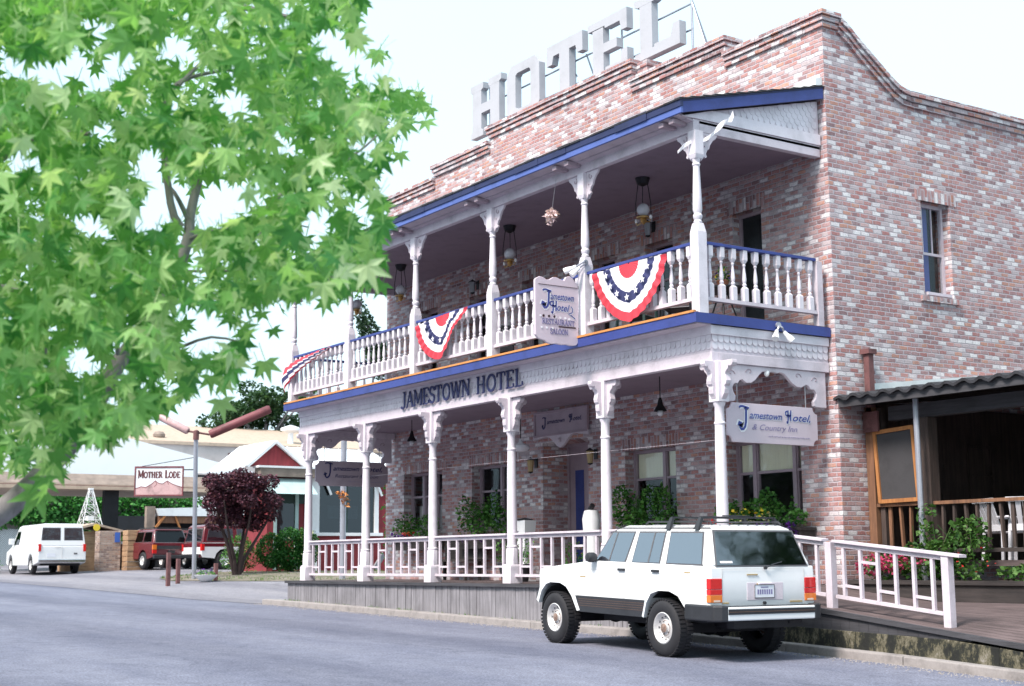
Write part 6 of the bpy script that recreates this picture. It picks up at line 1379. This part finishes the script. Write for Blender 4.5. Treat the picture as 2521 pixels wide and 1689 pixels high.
def bush(label, base, blobs, n, size, leafm, flowers=None, cat='bush'):
    t = thing('bush', label, cat, base); B = Vector(base); m = MB(); R_ = [(b[0] - B.x, b[1] - B.y, b[2] - B.z, b[3], b[4], b[5]) for b in blobs]; leaves(m, R_, n, size); m.build('foliage', leafm, t)
    m = MB()
    for b in R_: limb(m, [(0, 0, -.05), (b[0] * .6, b[1] * .6, b[2] * .6), (b[0], b[1], b[2])], .03, .01, 5)
    m.build('stem', 'bark_dark', t)
    if flowers: m = MB(); leaves(m, [(b[0] + .1, b[1], b[2], b[3], b[4], b[5]) for b in R_], flowers[1], .10); m.build('blossom', flowers[0], t)
g0 = gz(-48, 22.4)
bush('dense dark green rounded hedge with cream blooms left of the leftmost veranda post', (-48.4, 22.6, g0), [(-48.5, 21.85, .50, .5, .55, .66), (-48.3, 22.5, .58, .5, .6, .78), (-48.2, 23.1, .58, .5, .5, .78), (-48.0, 22.3, .15, .4, .9, .40)], 9500, .085, 'leaf_bush', ('petal_cream', 110))
bush('loose light green bush with pale blooms behind the stems of the purple maple', (-48.9, 20.9, gz(-48.9, 20.9)), [(-49.2, 20.9, .55, .45, .55, .55), (-49.3, 21.3, .30, .4, .5, .5), (-49.0, 20.5, .2, .35, .4, .4)], 2000, .08, 'leaf_plant', ('petal_cream', 70))
bush('green shrub at the far left edge beside the white van', (-66, 14.6, gz(-66, 15)), [(-66, 14.8, .1, 1.0, 1.2, .6), (-67, 16.0, .0, .8, 1.0, .5)], 900, .14, 'leaf_bush')
rO = random.Random(4)
ob = [(-120 + rO.uniform(-2.5, 2.5), 52.2 + rO.gauss(0, 2.6), 13.6 + rO.gauss(0, 1.5), 1.5, 1.4, .8) for k in range(30)]
tree('oak_tree', 'grey green oak on the horizon behind the tan roof left of the veranda', (-120, 53, 4), ob, 9000, .34, 'leaf_oak', .5)
cb = []
for k in range(12):
    q = k / 11; p = at(882 + 62 * q, 755 + 150 * q, 62); cb.append((p.x, p.y, p.z, .25 + .45 * q, .25 + .5 * q, .55))
tree('cypress_tree', 'leaning dark cypress tip behind the far end of the balcony rail', (cb[-1][0], cb[-1][1] + .6, -.2), cb, 2600, .16, 'leaf_cypress', .2)
tree('mirrored_tree', 'broad shade tree beyond the patio', (-2.5, 25.5, -.8), [(-2.5 + 3.2 * math.cos(k * 2.1) * (.4 + .6 * ((k * 7) % 5) / 5), 25.5 + 3.2 * math.sin(k * 2.1) * (.4 + .6 * ((k * 3) % 5) / 5), 6.5 + 2.6 * math.sin(k * 1.3), 1.5, 1.5, 1.1) for k in range(22)], 20000, .17, 'leaf_oak', .28)  # out-of-view tree added for the car's rear window to mirror

# unseen trees and shop added behind the viewpoint, to shade porch and fill reflections
ro = random.Random(31)
for k, x in enumerate((-44, -34, -25, -15, -4, 8)):
    h = ro.uniform(8, 10.5); tree('unseen_tree', ['broad street tree opposite, far left end of its row', 'street tree opposite, second of its row', 'street tree opposite, third of its row', 'street tree opposite, fourth of its row', 'street tree opposite, fifth of its row', 'street tree opposite, last of its row'][k], (x, -13, gz(x, -13)),
        [(x + ro.gauss(0, 2.8), -13 + ro.gauss(0, 1.4), h + ro.gauss(-1.8, 2.6), 2.1, 1.6, 1.5) for q in range(18)], 4200, .42, 'leaf_oak', .25, grp='unseen trees added on the far side')
t = thing('added_store', 'long low dark timber store added unseen across the street', 'store', (-20, -20, -1.5)); MB().box(-55, 25, -24, -18, -3, 3.6).build('wall', 'dark_wood_v', t, world=True); MB().prism([(-17, 3.4), (-21, 5.2), (-25, 3.4)], 'x', -56, 26).build('roof', 'shingle', t, world=True)
# big sweetgum overhanging the left half of the frame
tb = at(-420, 1500, 6.6); tb.z = gz(tb.x, tb.y)
gum = thing('sweetgum_tree', 'large sweetgum tree with star shaped bright green leaves filling the upper left', 'tree', tuple(tb)); m = MB()
def path(*p): return [at(*q) - tb for q in p]
def sm(pts, k=4):
    out = []; n = len(pts)
    for i in range(n - 1):
        a, b, c, d = pts[max(0, i - 1)], pts[i], pts[i + 1], pts[min(n - 1, i + 2)]
        for j in range(k):
            t = j / k; out.append(.5 * ((2 * b) + (c - a) * t + (2 * a - 5 * b + 4 * c - d) * t * t + (3 * b - a - 3 * c + d) * t ** 3))
    return out + [pts[-1]]
limb(m, sm([Vector((0, 0, -.2)), Vector((0, 0, .4))] + path((-400, 1330, 6.5), (-330, 1200, 6.5), (-300, 900, 6.7), (-260, 400, 7), (-200, 0, 7.4), (-100, -300, 7.8))), .17, .05, 14)
main = sm(path((-290, 1420, 6.4), (-120, 1335, 6.35), (0, 1262, 6.35), (60, 1212, 6.4), (110, 1160, 6.5), (200, 1060, 6.7), (275, 920, 6.9), (325, 848, 7.0), (375, 780, 7.1), (430, 680, 7.3), (462, 590, 7.4), (470, 520, 7.5), (490, 440, 7.6)))
limb(m, main, .062, .022, 12)
for p, a, b in (((( 466, 545, 7.45), (430, 475, 7.5), (400, 445, 7.5)), .016, .006), (((445, 560, 7.4), (420, 500, 7.4), (400, 300, 7.5), (420, 225, 7.5), (470, 190, 7.6), (560, 172, 7.7)), .024, .008), (((440, 210, 7.5), (500, 150, 7.6), (530, 125, 7.7)), .012, .005),
                ((( 462, 590, 7.4), (520, 570, 7.3), (600, 560, 7.2), (660, 540, 7.1), (760, 560, 7.0)), .014, .004), (((-80, 430, 6.9), (0, 388, 6.7), (60, 350, 6.6), (130, 325, 6.5), (220, 330, 6.4)), .030, .010),
                (((-40, 690, 6.5), (0, 707, 6.3), (40, 715, 6.2), (72, 745, 6.1), (90, 770, 6.1)), .018, .007), (((100, 770, 6.4), (108, 800, 6.4), (112, 870, 6.4), (92, 925, 6.4), (88, 960, 6.3)), .010, .005),
                (((330, 850, 7.0), (290, 870, 6.8), (295, 830, 6.7), (300, 790, 6.7)), .014, .006), (((440, 667, 7.2), (500, 668, 7.1), (572, 667, 7.0)), .009, .004), (((330, 845, 7.0), (420, 860, 6.9), (520, 830, 6.8), (620, 850, 6.7)), .012, .004),
                (((640, 540, 7.1), (690, 480, 7.2), (800, 430, 7.2), (900, 360, 7.3), (960, 300, 7.3)), .012, .004), (((560, 172, 7.7), (680, 190, 7.6), (820, 220, 7.6), (980, 270, 7.6)), .010, .003), (((660, 540, 7.1), (700, 505, 7.0), (620, 600, 6.9)), .010, .004), (((560, 20, 7.6), (575, 100, 7.6), (590, 140, 7.6)), .012, .008), (((120, 20, 7.4), (300, -20, 7.4), (560, 10, 7.6), (800, 60, 7.7), (880, 40, 7.7)), .03, .006)):
    limb(m, sm(path(*p), 3), a, b, 7)
m.build('trunk', 'bark', gum, smooth=True)
OUT = [(-500, -500), (905, -500), (905, 0), (880, 55), (890, 110), (985, 140), (1020, 190), (1045, 230), (1062, 272), (1015, 300), (1000, 345), (955, 375), (930, 415), (922, 468), (945, 500), (955, 545), (925, 600), (945, 650), (915, 700), (850, 712), (838, 735), (790, 735), (700, 760), (690, 800), (668, 830), (600, 850), (585, 900), (545, 950), (520, 900), (490, 900), (470, 960), (430, 985), (400, 1010), (350, 1040), (300, 1065), (250, 1100), (205, 1115), (180, 1110), (150, 1165), (100, 1215), (60, 1160), (20, 1175), (-30, 1200), (-500, 1300)]
GAPS = [(212, 38, 278, 94), (156, 108, 231, 180), (249, 123, 349, 175), (203, 180, 278, 222), (-10, 137, 52, 189), (75, 142, 165, 222), (378, 80, 486, 156), (543, 33, 566, 70), (765, 75, 845, 146), (821, 120, 935, 200), (538, 203, 628, 302), (236, 302, 290, 350), (316, 350, 406, 440), (354, 444, 462, 547), (321, 519, 368, 557),
        (490, 448, 660, 510), (500, 500, 560, 557), (755, 510, 812, 609), (811, 472, 911, 514), (880, 520, 920, 552), (189, 524, 245, 576), (5, 368, 108, 415), (690, 335, 730, 385), (872, 340, 912, 380), (661, 729, 723, 800), (437, 800, 567, 868), (250, 966, 290, 1001), (178, 1086, 223, 1118), (152, 1113, 232, 1158), (406, 935, 433, 970), (473, 926, 513, 970),
        (-10, 1153, 45, 1193), (446, 760, 549, 796), (616, 756, 664, 820), (740, 715, 800, 790), (560, 1010, 600, 1060), (480, 660, 500, 680), (240, 560, 275, 600), (700, 900, 760, 960), (955, 160, 1010, 215), (700, 20, 720, 60), (160, 860, 240, 915), (40, 640, 60, 680)]
def ok(x, y):
    if not in_poly(x, y, OUT): return False
    for a, b, c, d in GAPS:
        u = (x - (a + c) / 2) / ((c - a) / 2 + 11); v = (y - (b + d) / 2) / ((d - b) / 2 + 11)
        if u * u + v * v < 1 + .25 * math.sin(x * .11 + y * .07) and rl.random() < .985: return False
    return True
def leaf_shape():
    P = []
    for a, r in ((270, .10), (318, .34), (350, .74), (8, .36), (42, .92), (66, .40), (90, 1.05), (114, .40), (138, .92), (172, .36), (190, .74), (222, .34)): P.append((r * math.cos(R(a)), r * math.sin(R(a))))
    return P
LS = leaf_shape()
def star_leaf(mb, p, tip, nrm, s, rl):
    tip = tip.normalized(); nrm = (nrm - tip * nrm.dot(tip)).normalized(); side = tip.cross(nrm); cu = rl.uniform(.1, .5); tw = rl.uniform(-.25, .25)
    v = [p + tip * (-.06 * s)] + [p + side * (x * s) + tip * (y * s) - nrm * (s * cu * (x * x + (max(0, y)) ** 2 * .6)) + nrm * (s * tw * x * y) for x, y in LS]
    n = len(LS); mb.add(v, [(0, 1 + i, 1 + (i + 1) % n) for i in range(n)])
    # stalk
    b = v[1]; e = b - tip * s * .6 + Vector((rl.gauss(0, .02), rl.gauss(0, .02), .03)); w = side * .0018
    mb.add([b - w, b + w, e + w, e - w], [(0, 1, 2, 3)])
rl = random.Random(12); m = MB(); cnt = 0
vdir = Vector((0, 0, 0))
while cnt < 7600:
    cx0, cy0 = rl.uniform(-260, 1060), rl.uniform(-260, 1230); d0 = rl.uniform(4.9, 8.6)
    for q in range(rl.randint(3, 6)):
        x, y, d = cx0 + rl.gauss(0, 55), cy0 + rl.gauss(0, 55), d0 + rl.gauss(0, .22)
        if not ok(x, y): continue
        if d < 7.5 and any(abs(x - a) < 34 and abs(y - b) < 46 for a, b in ((478, 520), (466, 600), (488, 450), (505, 190), (450, 215), (300, 880))): continue
        if d < 6.7 and x < 75 and 1150 < y < 1300: continue
        p = at(x, y, d); toc = (-p).normalized()
        tip = Vector((rl.gauss(0, .65), rl.gauss(0, .65), rl.gauss(-.75, .45))); nr = toc * rl.gauss(.6, .5) + Vector((rl.gauss(0, .5), rl.gauss(0, .5), rl.gauss(.5, .5)))
        star_leaf(m, p - tb, tip, nr, rl.uniform(.054, .096), rl); cnt += 1
for x, y, d, s in ((655, 895, 6.2, .09), (545, 990, 5.9, .09), (640, 905, 6.4, .06), (1050, 300, 7.3, .08), (940, 700, 6.6, .08), (1035, 255, 7.4, .07), (985, 380, 7.2, .07), (90, 1215, 5.4, .12), (130, 1150, 5.6, .10), (520, 930, 6.0, .08), (800, 745, 6.5, .07)):
    p = at(x, y, d); star_leaf(m, p - tb, Vector((rl.gauss(0, .3), rl.gauss(0, .3), -1)), (-p).normalized() + Vector((0, 0, .2)), s, rl)
m.build('crown', 'leaf', gum)
# ================================================================ left background: red shop, sign pole, canopy, white sheds
HX = -50.0
sh = thing('red_shop', 'dark red shop with white window bay, small gable and white metal roof', 'shop', (-52, 25, -.3))
MB().box(HX - 2.2, HX - .05, 22.35, 27.55, -.8, 3.3).build('wall', 'red_siding', sh, world=True)
m = MB().box(HX - .05, HX, 24.05, 27.55, -.8, 1.12).box(HX - .05, HX, 27.10, 27.55, 1.12, 3.3).box(HX - .05, HX, 22.35, 22.6, -.8, 3.3); m.build('wall', 'red_siding', sh, world=True)
f = MB().box(HX - .04, HX + .07, 24.15, 24.50, 1.20, 3.3).box(HX - .04, HX + .07, 26.92, 27.10, 1.20, 3.3).box(HX - .04, HX + .06, 24.50, 26.92, 3.12, 3.3).box(HX - .04, HX + .16, 24.0, 27.25, 1.08, 1.20).box(HX + .0, HX + .09, 24.22, 24.42, -.6, 1.08).build('window', 'white_trim', sh, world=True)
MB().box(HX - .02, HX, 24.50, 26.92, 1.20, 3.12).build('pane', 'glass_far', f, world=True); MB().box(HX + .0, HX + .04, 25.68, 25.74, 1.20, 3.12).build('mullion', 'dark_green', f, world=True)
MB().box(HX - .04, HX - .03, 24.9, 26.2, 1.75, 2.25).build('paper_notice', 'white_cloth', f, world=True)
MB().box(HX - .045, HX - .041, 24.50, 26.92, 1.20, 3.12).build('shop_interior', 'dark', sh, world=True)
for y in (24.75, 27.0): MB().beam((HX + .12, y, 3.12), (HX + .12, y + .22, 2.66), .05, .09).build('roof_brace', 'white_trim', sh, world=True)
f = MB().box(HX - .06, HX + .03, 22.62, 22.74, -.2, 2.9).box(HX - .06, HX + .03, 23.5, 23.64, -.2, 2.9).box(HX - .06, HX + .03, 23.92, 24.04, -.2, 3.0).build('window', 'teal', sh, world=True)
MB().box(HX - .05, HX - .03, 22.74, 23.5, .9, 2.3).build('pane', 'glass_far', f, world=True); MB().box(HX - .07, HX - .06, 22.8, 23.3, 1.3, 2.1).build('notice', 'white_cloth', f, world=True); MB().box(HX - .05, HX - .02, 22.6, 24.1, 2.3, 3.2).build('transom', 'dark_green', f, world=True)
MB().hexa([(HX + .05, 22.2, 2.70), (HX + .95, 22.2, 2.62), (HX + .95, 24.0, 2.62), (HX + .05, 24.0, 2.70)], [(HX + .02, 22.2, 3.22), (HX + .1, 22.2, 3.25), (HX + .1, 24.0, 3.25), (HX + .02, 24.0, 3.22)]).build('awning', 'teal', sh, world=True)
MB().box(HX - .2, HX + .35, 21.9, 24.55, 3.30, 3.62).build('eave_band', 'tan_band', sh, world=True); MB().box(HX - .2, HX + .40, 21.8, 24.6, 3.622, 3.70).build('eave_trim', 'white_trim', sh, world=True)
MB().prism([(21.55, 3.70), (23.75, 3.70), (22.60, 4.55)], 'x', HX - .5, HX + .02).build('gable', 'red_siding', sh, world=True)
m = MB(); m.beam((HX + .08, 21.45, 3.66), (HX + .08, 22.60, 4.64), .16, .11); m.beam((HX + .09, 22.60, 4.64), (HX + .09, 23.95, 3.66), .16, .11); m.build('gable_trim', 'white_trim', sh, world=True)
MB().prism([(HX + .30, 3.32), (HX + .30, 3.44), (HX - 3.6, 4.78), (HX - 3.6, 4.66)], 'y', 24.61, 28.6).prism([(HX - 3.6, 4.66), (HX - 3.6, 4.78), (HX - 5.4, 4.2), (HX - 5.4, 4.1)], 'y', 24.61, 28.6).prism([(21.40, 3.64), (22.60, 4.60), (23.98, 3.64), (23.98, 3.74), (22.60, 4.70), (21.40, 3.74)], 'x', HX - 3.4, HX).build('roof', 'white_roof', sh, world=True)
m = MB()
for k in range(9): m.prism([(HX + .30, 3.445), (HX + .30, 3.47), (HX - 3.55, 4.80), (HX - 3.55, 4.77)], 'y', 24.75 + .47 * k, 24.78 + .47 * k)
m.build('roof_seam', 'white_roof', sh, world=True)
MB().beam((HX + .5, 26.7, -.2), (HX + .1, 27.3, .35), .06, .25).build('ramp_board', 'skirt', sh, world=True)
# pale pole with an orange paper bow
t = thing('pale_pole', 'pale round pole with an orange bow in front of the red shop window', 'pole', (-40.0, 20.44, -.7)); MB().tube([(-40.0, 20.44, -.7), (-39.9, 20.40, 4.6)], .095, 12).build('pole', 'galv', t, world=True)
m = MB(); leaves(m, [(-39.85, 20.3, 2.12, .08, .16, .14), (-39.85, 20.45, 1.92, .06, .08, .2)], 60, .12); m.build('bow', 'orange_edge', t, world=True)
# creeper on the far corner of the hotel
m = MB(); leaves(m, [(-30.5, 16.9, .2 + k * .55, .14, .22, .35) for k in range(5)], 420, .10); o = m.build('creeper', 'leaf_ivy'); tag(o, 'thin green creeper climbing the far left corner of the brick hotel', 'creeper')
# sign pole with two tube lamps
t = thing('sign_pole', 'grey pole with two long tube lamps spread in a V above the purple maple', 'lamp pole', (-46.42, 18.11, gz(-46.4, 18.1)))
MB().tube([(-46.42, 18.11, -.6), (-45.78, 17.80, 4.35)], .075, 12).build('pole', 'galv', t, world=True); MB().ball((-45.76, 17.8, 4.44), .10, 10).tube([(-45.78, 17.80, 4.2), (-45.76, 17.8, 4.5)], .10, 10).build('joint', 'rust', t, world=True)
p, q = Vector((-45.62, 18.22, 4.38)), Vector((-44.75, 20.05, 5.28)); MB().tube([p, p.lerp(q, .03), p.lerp(q, .97), q], [.12, .15, .15, .11], 14).build('tube_lamp', 'canister', t, world=True, smooth=True); MB().tube([(-45.76, 17.8, 4.45), p], .035, 8).build('arm', 'rust', t, world=True)
p, q = Vector((-46.0, 17.60, 4.50)), Vector((-46.9, 16.75, 5.12)); MB().tube([p, p.lerp(q, .03), p.lerp(q, .97), q], [.10, .13, .13, .10], 14).build('tube_lamp', 'canister_pale', t, world=True, smooth=True); MB().tube([(-45.78, 17.8, 4.45), p], .035, 8).build('arm', 'rust', t, world=True)
s = thing('pole_sign', 'framed white and pink sign with brown letters and a mountain hung from the grey pole', 'sign', (-46.55, 16.9, 2.3))
c0, c1 = Vector((-47.05, 16.20)), Vector((-46.2, 17.52)); du = (c1 - c0) / (c1 - c0).length; dn = Vector((du.y, -du.x)); LW = (c1 - c0).length
to = lambda u, v, d: (c0.x + du.x * u + dn.x * (d + .03), c0.y + du.y * u + dn.y * (d + .03), v)
def panel(u0, u1, z0, z1, d0, d1): return MB().hexa([to(u0, z0, d0), to(u0, z0, d1), to(u1, z0, d1), to(u1, z0, d0)][::-1], [to(u0, z1, d0), to(u0, z1, d1), to(u1, z1, d1), to(u1, z1, d0)][::-1])
panel(0, LW, 2.36, 3.27, -.05, 0).build('board', 'sign_white', s, world=True)
fr = panel(-.04, LW + .04, 3.27, 3.32, -.06, .02)
for g in (panel(-.04, LW + .04, 2.31, 2.36, -.06, .02), panel(-.04, 0, 2.36, 3.27, -.06, .02), panel(LW, LW + .04, 2.36, 3.27, -.06, .02)): fr.add(g.v, g.f)
fr.build('frame', 'canister', s, world=True)
m = MB(); caps(m, 'MOTHER LODE', to, .07, 2.93, .20, LW - .14, .24, .006, sizes=[1.25, 1, 1, 1, 1, 1, 1, 1.25, 1, 1, 1]); m.build('lettering', 'ink_brown', s, world=True)
m = MB(); pr = [(0, .20), (.12, .27), (.22, .24), (.35, .36), (.42, .47), (.50, .38), (.58, .36), (.68, .46), (.78, .36), (.88, .30), (1, .24)]
v = [to(LW * a, 2.362 + b, .004) for a, b in pr] + [to(LW * a, 2.362, .004) for a, b in pr]; n = len(pr); m.add(v, [(i, n + i, n + i + 1, i + 1) for i in range(n - 1)]); m.build('mountain', 'canister_pale', s, world=True)
m = MB(); stroke_mesh(m, [[(LW * a, 2.364 + b) for a, b in pr]], to, .025, .007); stroke_mesh(m, [[(LW * .42, 2.83), (LW * .46, 2.72), (LW * .40, 2.62)], [(LW * .68, 2.82), (LW * .71, 2.70)]], to, .02, .007); m.build('mountain_line', 'canister', s, world=True)
MB().tube([to(.2, 3.32, 0), (-45.9, 17.86, 3.62)], .012, 5).build('wire', 'metal_dark', s, world=True); MB().tube([to(LW, 3.2, 0), (-45.95, 17.9, 3.2)], .02, 5).build('hanger', 'metal_dark', s, world=True); MB().tube([to(LW, 2.45, 0), (-46.05, 17.95, 2.45)], .02, 5).build('hanger', 'metal_dark', s, world=True)
for i, (px, d, h, lab) in enumerate(((414, 44, 1.02, 'leftmost of three short rusty posts in front of the sign pole'), (438, 45.5, .78, 'middle of three short rusty posts in front of the sign pole'), (531, 46.5, .56, 'shortest rusty post, right of the sign pole'))):
    p = at(px, 1420, d); z = gz(p.x, p.y); o = MB().box(-.06, .06, -.06, .06, -.1, h).build('bollard', 'rust', loc=(p.x, p.y, z), bevel=.01); tag(o, lab, 'post', 'short rusty posts by the driveway')
p = at(507, 1418, 46); t = thing('flower_bowl', 'low white bowl of flowers at the foot of the sign pole', 'planter', (p.x, p.y, gz(p.x, p.y))); MB().lathe(0, 0, [(.15, 0), (.36, .18), (.38, .22), (.33, .22), (.001, .16)], 16).build('bowl', 'white_trim', t, smooth=True); m = MB(); leaves(m, [(0, 0, .26, .28, .28, .12)], 150, .07); m.build('foliage', 'leaf_plant', t); m = MB(); leaves(m, [(0, 0, .32, .28, .28, .1)], 50, .06); m.build('blossom', 'petal_purple', t)
# station canopy
cn = thing('station_canopy', 'wide flat brown and cream station canopy on a thick black column behind the sign', 'canopy', (-68, 21, 0))
MB().prism([(-65.6, 3.75), (-66.2, 4.25), (-72, 4.25), (-72.4, 3.75)], 'y', 15.4, 27.5).build('mansard', 'tan_band', cn, world=True); MB().box(-72.5, -65.5, 15.2, 27.6, 3.50, 3.66).box(-72.4, -65.6, 15.3, 27.5, 3.69, 3.75).build('edge', 'tan_roof', cn, world=True); MB().box(-72.45, -65.55, 15.25, 27.55, 3.66, 3.69).build('stripe', 'rust', cn, world=True)
for x, y in ((-66.2, 21.6),): MB().box(x - .17, x + .17, y - .34, y + .34, -.6, 3.5).build('column', 'dark', cn, world=True)
# big white building, brown roofed warehouse
wb = thing('white_warehouse', 'large plain white metal building with sloping roofline behind the canopy', 'warehouse', (-92, 25, 0))
MB().prism([(-20, 7.2), (12, 9.4), (29.7, 8.0), (39.5, 5.85), (39.5, -1), (-20, -1)], 'x', -104, -88.0).build('wall', 'white_wall', wb, world=True)
for y0, y1, z in ((19.2, 20.6, 5.1), (30.6, 32.6, 5.2), (34.2, 35.8, 5.0)): w = MB().box(-88.0, -87.93, y0, y1, z, z + .9).build('window', 'grey_wall', wb, world=True); MB().box(-87.929, -87.92, y0 + .1, y1 - .1, z + .08, z + .8).build('pane', 'dark', w, world=True)
tw = thing('brown_roofed_warehouse', 'long grey walled building with tan gravel roof on the skyline', 'warehouse', (-112, 45, 0))
MB().box(-130, -106.2, 15, 62, -1, 9.4).build('wall', 'grey_wall', tw, world=True); MB().prism([(-106, 9.3), (-106, 9.55), (-118, 12.0), (-130, 9.55), (-130, 9.3)], 'y', 14.5, 63).build('roof', 'tan_roof', tw, world=True)
m = MB().box(-106.22, -106.15, 44.0, 45.2, 8.2, 8.8).build('vent_hole', 'rust', tw, world=True)
for k in range(8): MB().box(-106.24, -106.17, 20 + 5 * k, 20.3 + 5 * k, 4, 9.3).build('pilaster', 'grey_wall', tw, world=True)
for px, py, d, lab in ((392, 1060, 112, 'round metal turbine vent on the tan roof'), (716, 1046, 118, 'pale squat roof vent beside the veranda on the tan roof')):
    p = at(px, py, d); t = thing('roof_vent', lab, 'roof vent', (p.x, p.y, p.z - 1)); s_ = .5; MB().lathe(0, 0, [(.5 * s_, -1.2), (.45 * s_, .3)], 12).build('base', 'white_wall' if px > 500 else 'galv', t); MB().lathe(0, 0, [(.25, .3), (.46 if px < 500 else .85, .3 + .4 * s_), (.48 if px < 500 else .85, .3 + .8 * s_), (.32, .3 + 1.2 * s_), (.001, .3 + 1.3 * s_)], 14).build('cap', 'tan_band' if px < 500 else 'white_wall', t, smooth=True)
# ivy covered wall with pale lattice below
iv = thing('ivy_wall', 'long lattice wall covered by thick dark green ivy behind the canopy', 'wall', (-85, 20, -.3)); MB().box(-85.4, -85, 4, 33, -1, 4.2).build('wall', 'concrete', iv, world=True)
MB().box(-84.99, -84.9, 4, 26, -.3, 2.15).build('lattice_panel', 'lattice', iv, world=True)
m = MB(); ri = random.Random(9); bl = [(-84.7 + ri.uniform(-.1, .15), 5 + k * .62, 3.35 + ri.uniform(-.2, .25), .5, .7, 1.15) for k in range(46)] + [(-84.6, 25.5 + k * .7, 1.6 + ri.uniform(-.3, .3), .5, .7, 1.3) for k in range(11)]
leaves(m, bl, 17000, .26, down=.6, rnd=ri); m.build('ivy', 'leaf_ivy', iv, world=True)
MB().box(-84.3, -83.9, 27.7, 29.9, 2.0, 2.95).build('dark_opening', 'dark', iv, world=True)
for y in (17.6, 24.2): MB().box(-84.6, -84.45, y, y + .15, -.4, 2.3).build('post', 'dark_green', iv, world=True)
# derrick and hut
d = thing('derrick_model', 'little white lattice tower standing on a small hut roof', 'tower model', (-64.1, 20.0, 1.7)); m = MB(); z0, z1, w0, w1 = 1.72, 3.42, .46, .07
cs = [(-1, -1), (1, -1), (1, 1), (-1, 1)]; P = lambda i, t: (-64.1 + cs[i % 4][0] * (w0 + (w1 - w0) * t), 20.0 + cs[i % 4][1] * (w0 + (w1 - w0) * t), z0 + (z1 - z0) * t)
for i in range(4):
    m.tube([P(i, 0), P(i, 1)], .018, 4)
    for k in range(5): a, b = 1 - (1 - k / 5) ** 1.0, (k + 1) / 5; m.tube([P(i, a), P(i + 1, b)], .009, 4).tube([P(i + 1, a), P(i, b)], .009, 4).tube([P(i, b), P(i + 1, b)], .009, 4)
m.build('lattice_frame', 'white_trim', d, world=True); MB().box(-64.25, -63.95, 19.85, 20.15, z0 + .3, z0 + .5).build('platform', 'white_trim', d, world=True); MB().box(-64.2, -64.0, 19.9, 20.1, z1 - .02, z1 + .06).build('crown_block', 'white_trim', d, world=True)
h = thing('small_hut', 'small timber hut with low gable roof and yellow disc behind the white van', 'hut', (-63.5, 19.7, -.3)); MB().box(-65, -62.6, 18.9, 20.6, -.5, 1.5).build('wall', 'plank_tan', h, world=True)
MB().prism([(18.5, 1.48), (18.5, 1.56), (19.7, 1.86), (20.95, 1.56), (20.95, 1.48), (19.7, 1.76)], 'x', -65.3, -62.3).build('roof', 'tan_roof', h, world=True); MB().lathe(-62.29, 19.75, [(.15, 0), (.15, .03)], 14, axis='x', c3=1.66).build('disc', 'yellow', h, world=True)
t = thing('brick_pier', 'weathered dark brick pier behind the right side of the white van', 'pier', (-61.2, 19.9, -.3)); MB().box(-61.5, -60.9, 19.45, 20.40, -.5, 1.48).build('brickwork', 'brick_old', t, world=True, bevel=.02); MB().box(-60.895, -60.87, 20.12, 20.34, 1.0, 1.42).build('notice', 'blue_sign', t, world=True)
t = thing('timber_stack', 'stacked tan timber planks beside the brick pier', 'timber', (-60.6, 20.8, -.3)); 
for k in range(8): MB().box(-60.9 + .01 * (k % 3), -60.2 - .02 * (k % 2), 20.46, 21.32 - .03 * (k % 3), -.28 + k * .225, -.28 + k * .225 + .21).build('plank', 'plank_tan', t, world=True, bevel=.01)
w = thing('open_shed', 'low open shed with slanting white roof on orange timber brackets behind the parked wagons', 'shed', (-66, 25, 0))
MB().prism([(23.15, 2.62), (25.3, 2.70), (27.6, 2.62), (27.9, 2.30), (23.3, 2.28)], 'x', -65.6, -64.3).build('roof', 'white_roof', w, world=True)
MB().box(-64.6, -64.4, 23.3, 28.5, 1.95, 2.27).box(-64.62, -64.42, 23.3, 28.5, 1.35, 1.6).build('beam', 'brown_wood', w, world=True); MB().box(-64.7, -64.4, 22.75, 23.15, -.4, 2.72).build('post', 'tan_band', w, world=True); MB().box(-64.7, -64.5, 28.2, 28.4, -.4, 2.3).build('post', 'brown_wood', w, world=True)
MB().beam((-64.35, 23.15, 1.7), (-64.35, 23.6, 2.28), .08, .10).beam((-64.35, 24.4, 1.6), (-64.35, 24.1, 2.28), .06, .08).build('bracket', 'cedar', w, world=True); MB().box(-65.7, -65.61, 23.2, 28.5, -.4, 2.3).build('rear_wall', 'dark', w, world=True)
MB().box(-68, -67.9, 21.8, 28.5, -.5, 1.15).build('low_wall', 'white_wall', w, world=True)
# overhead wire crossing low in front of the shops
o = MB().tube([(-29.6, 15.4, 1.98), (-22, 14.9, 1.90), (-15.8, 14.42, 1.80)], .0026, 4).build('string_line', 'trim', None); tag(o, 'thin pale string stretched across the porch at window height', 'string')
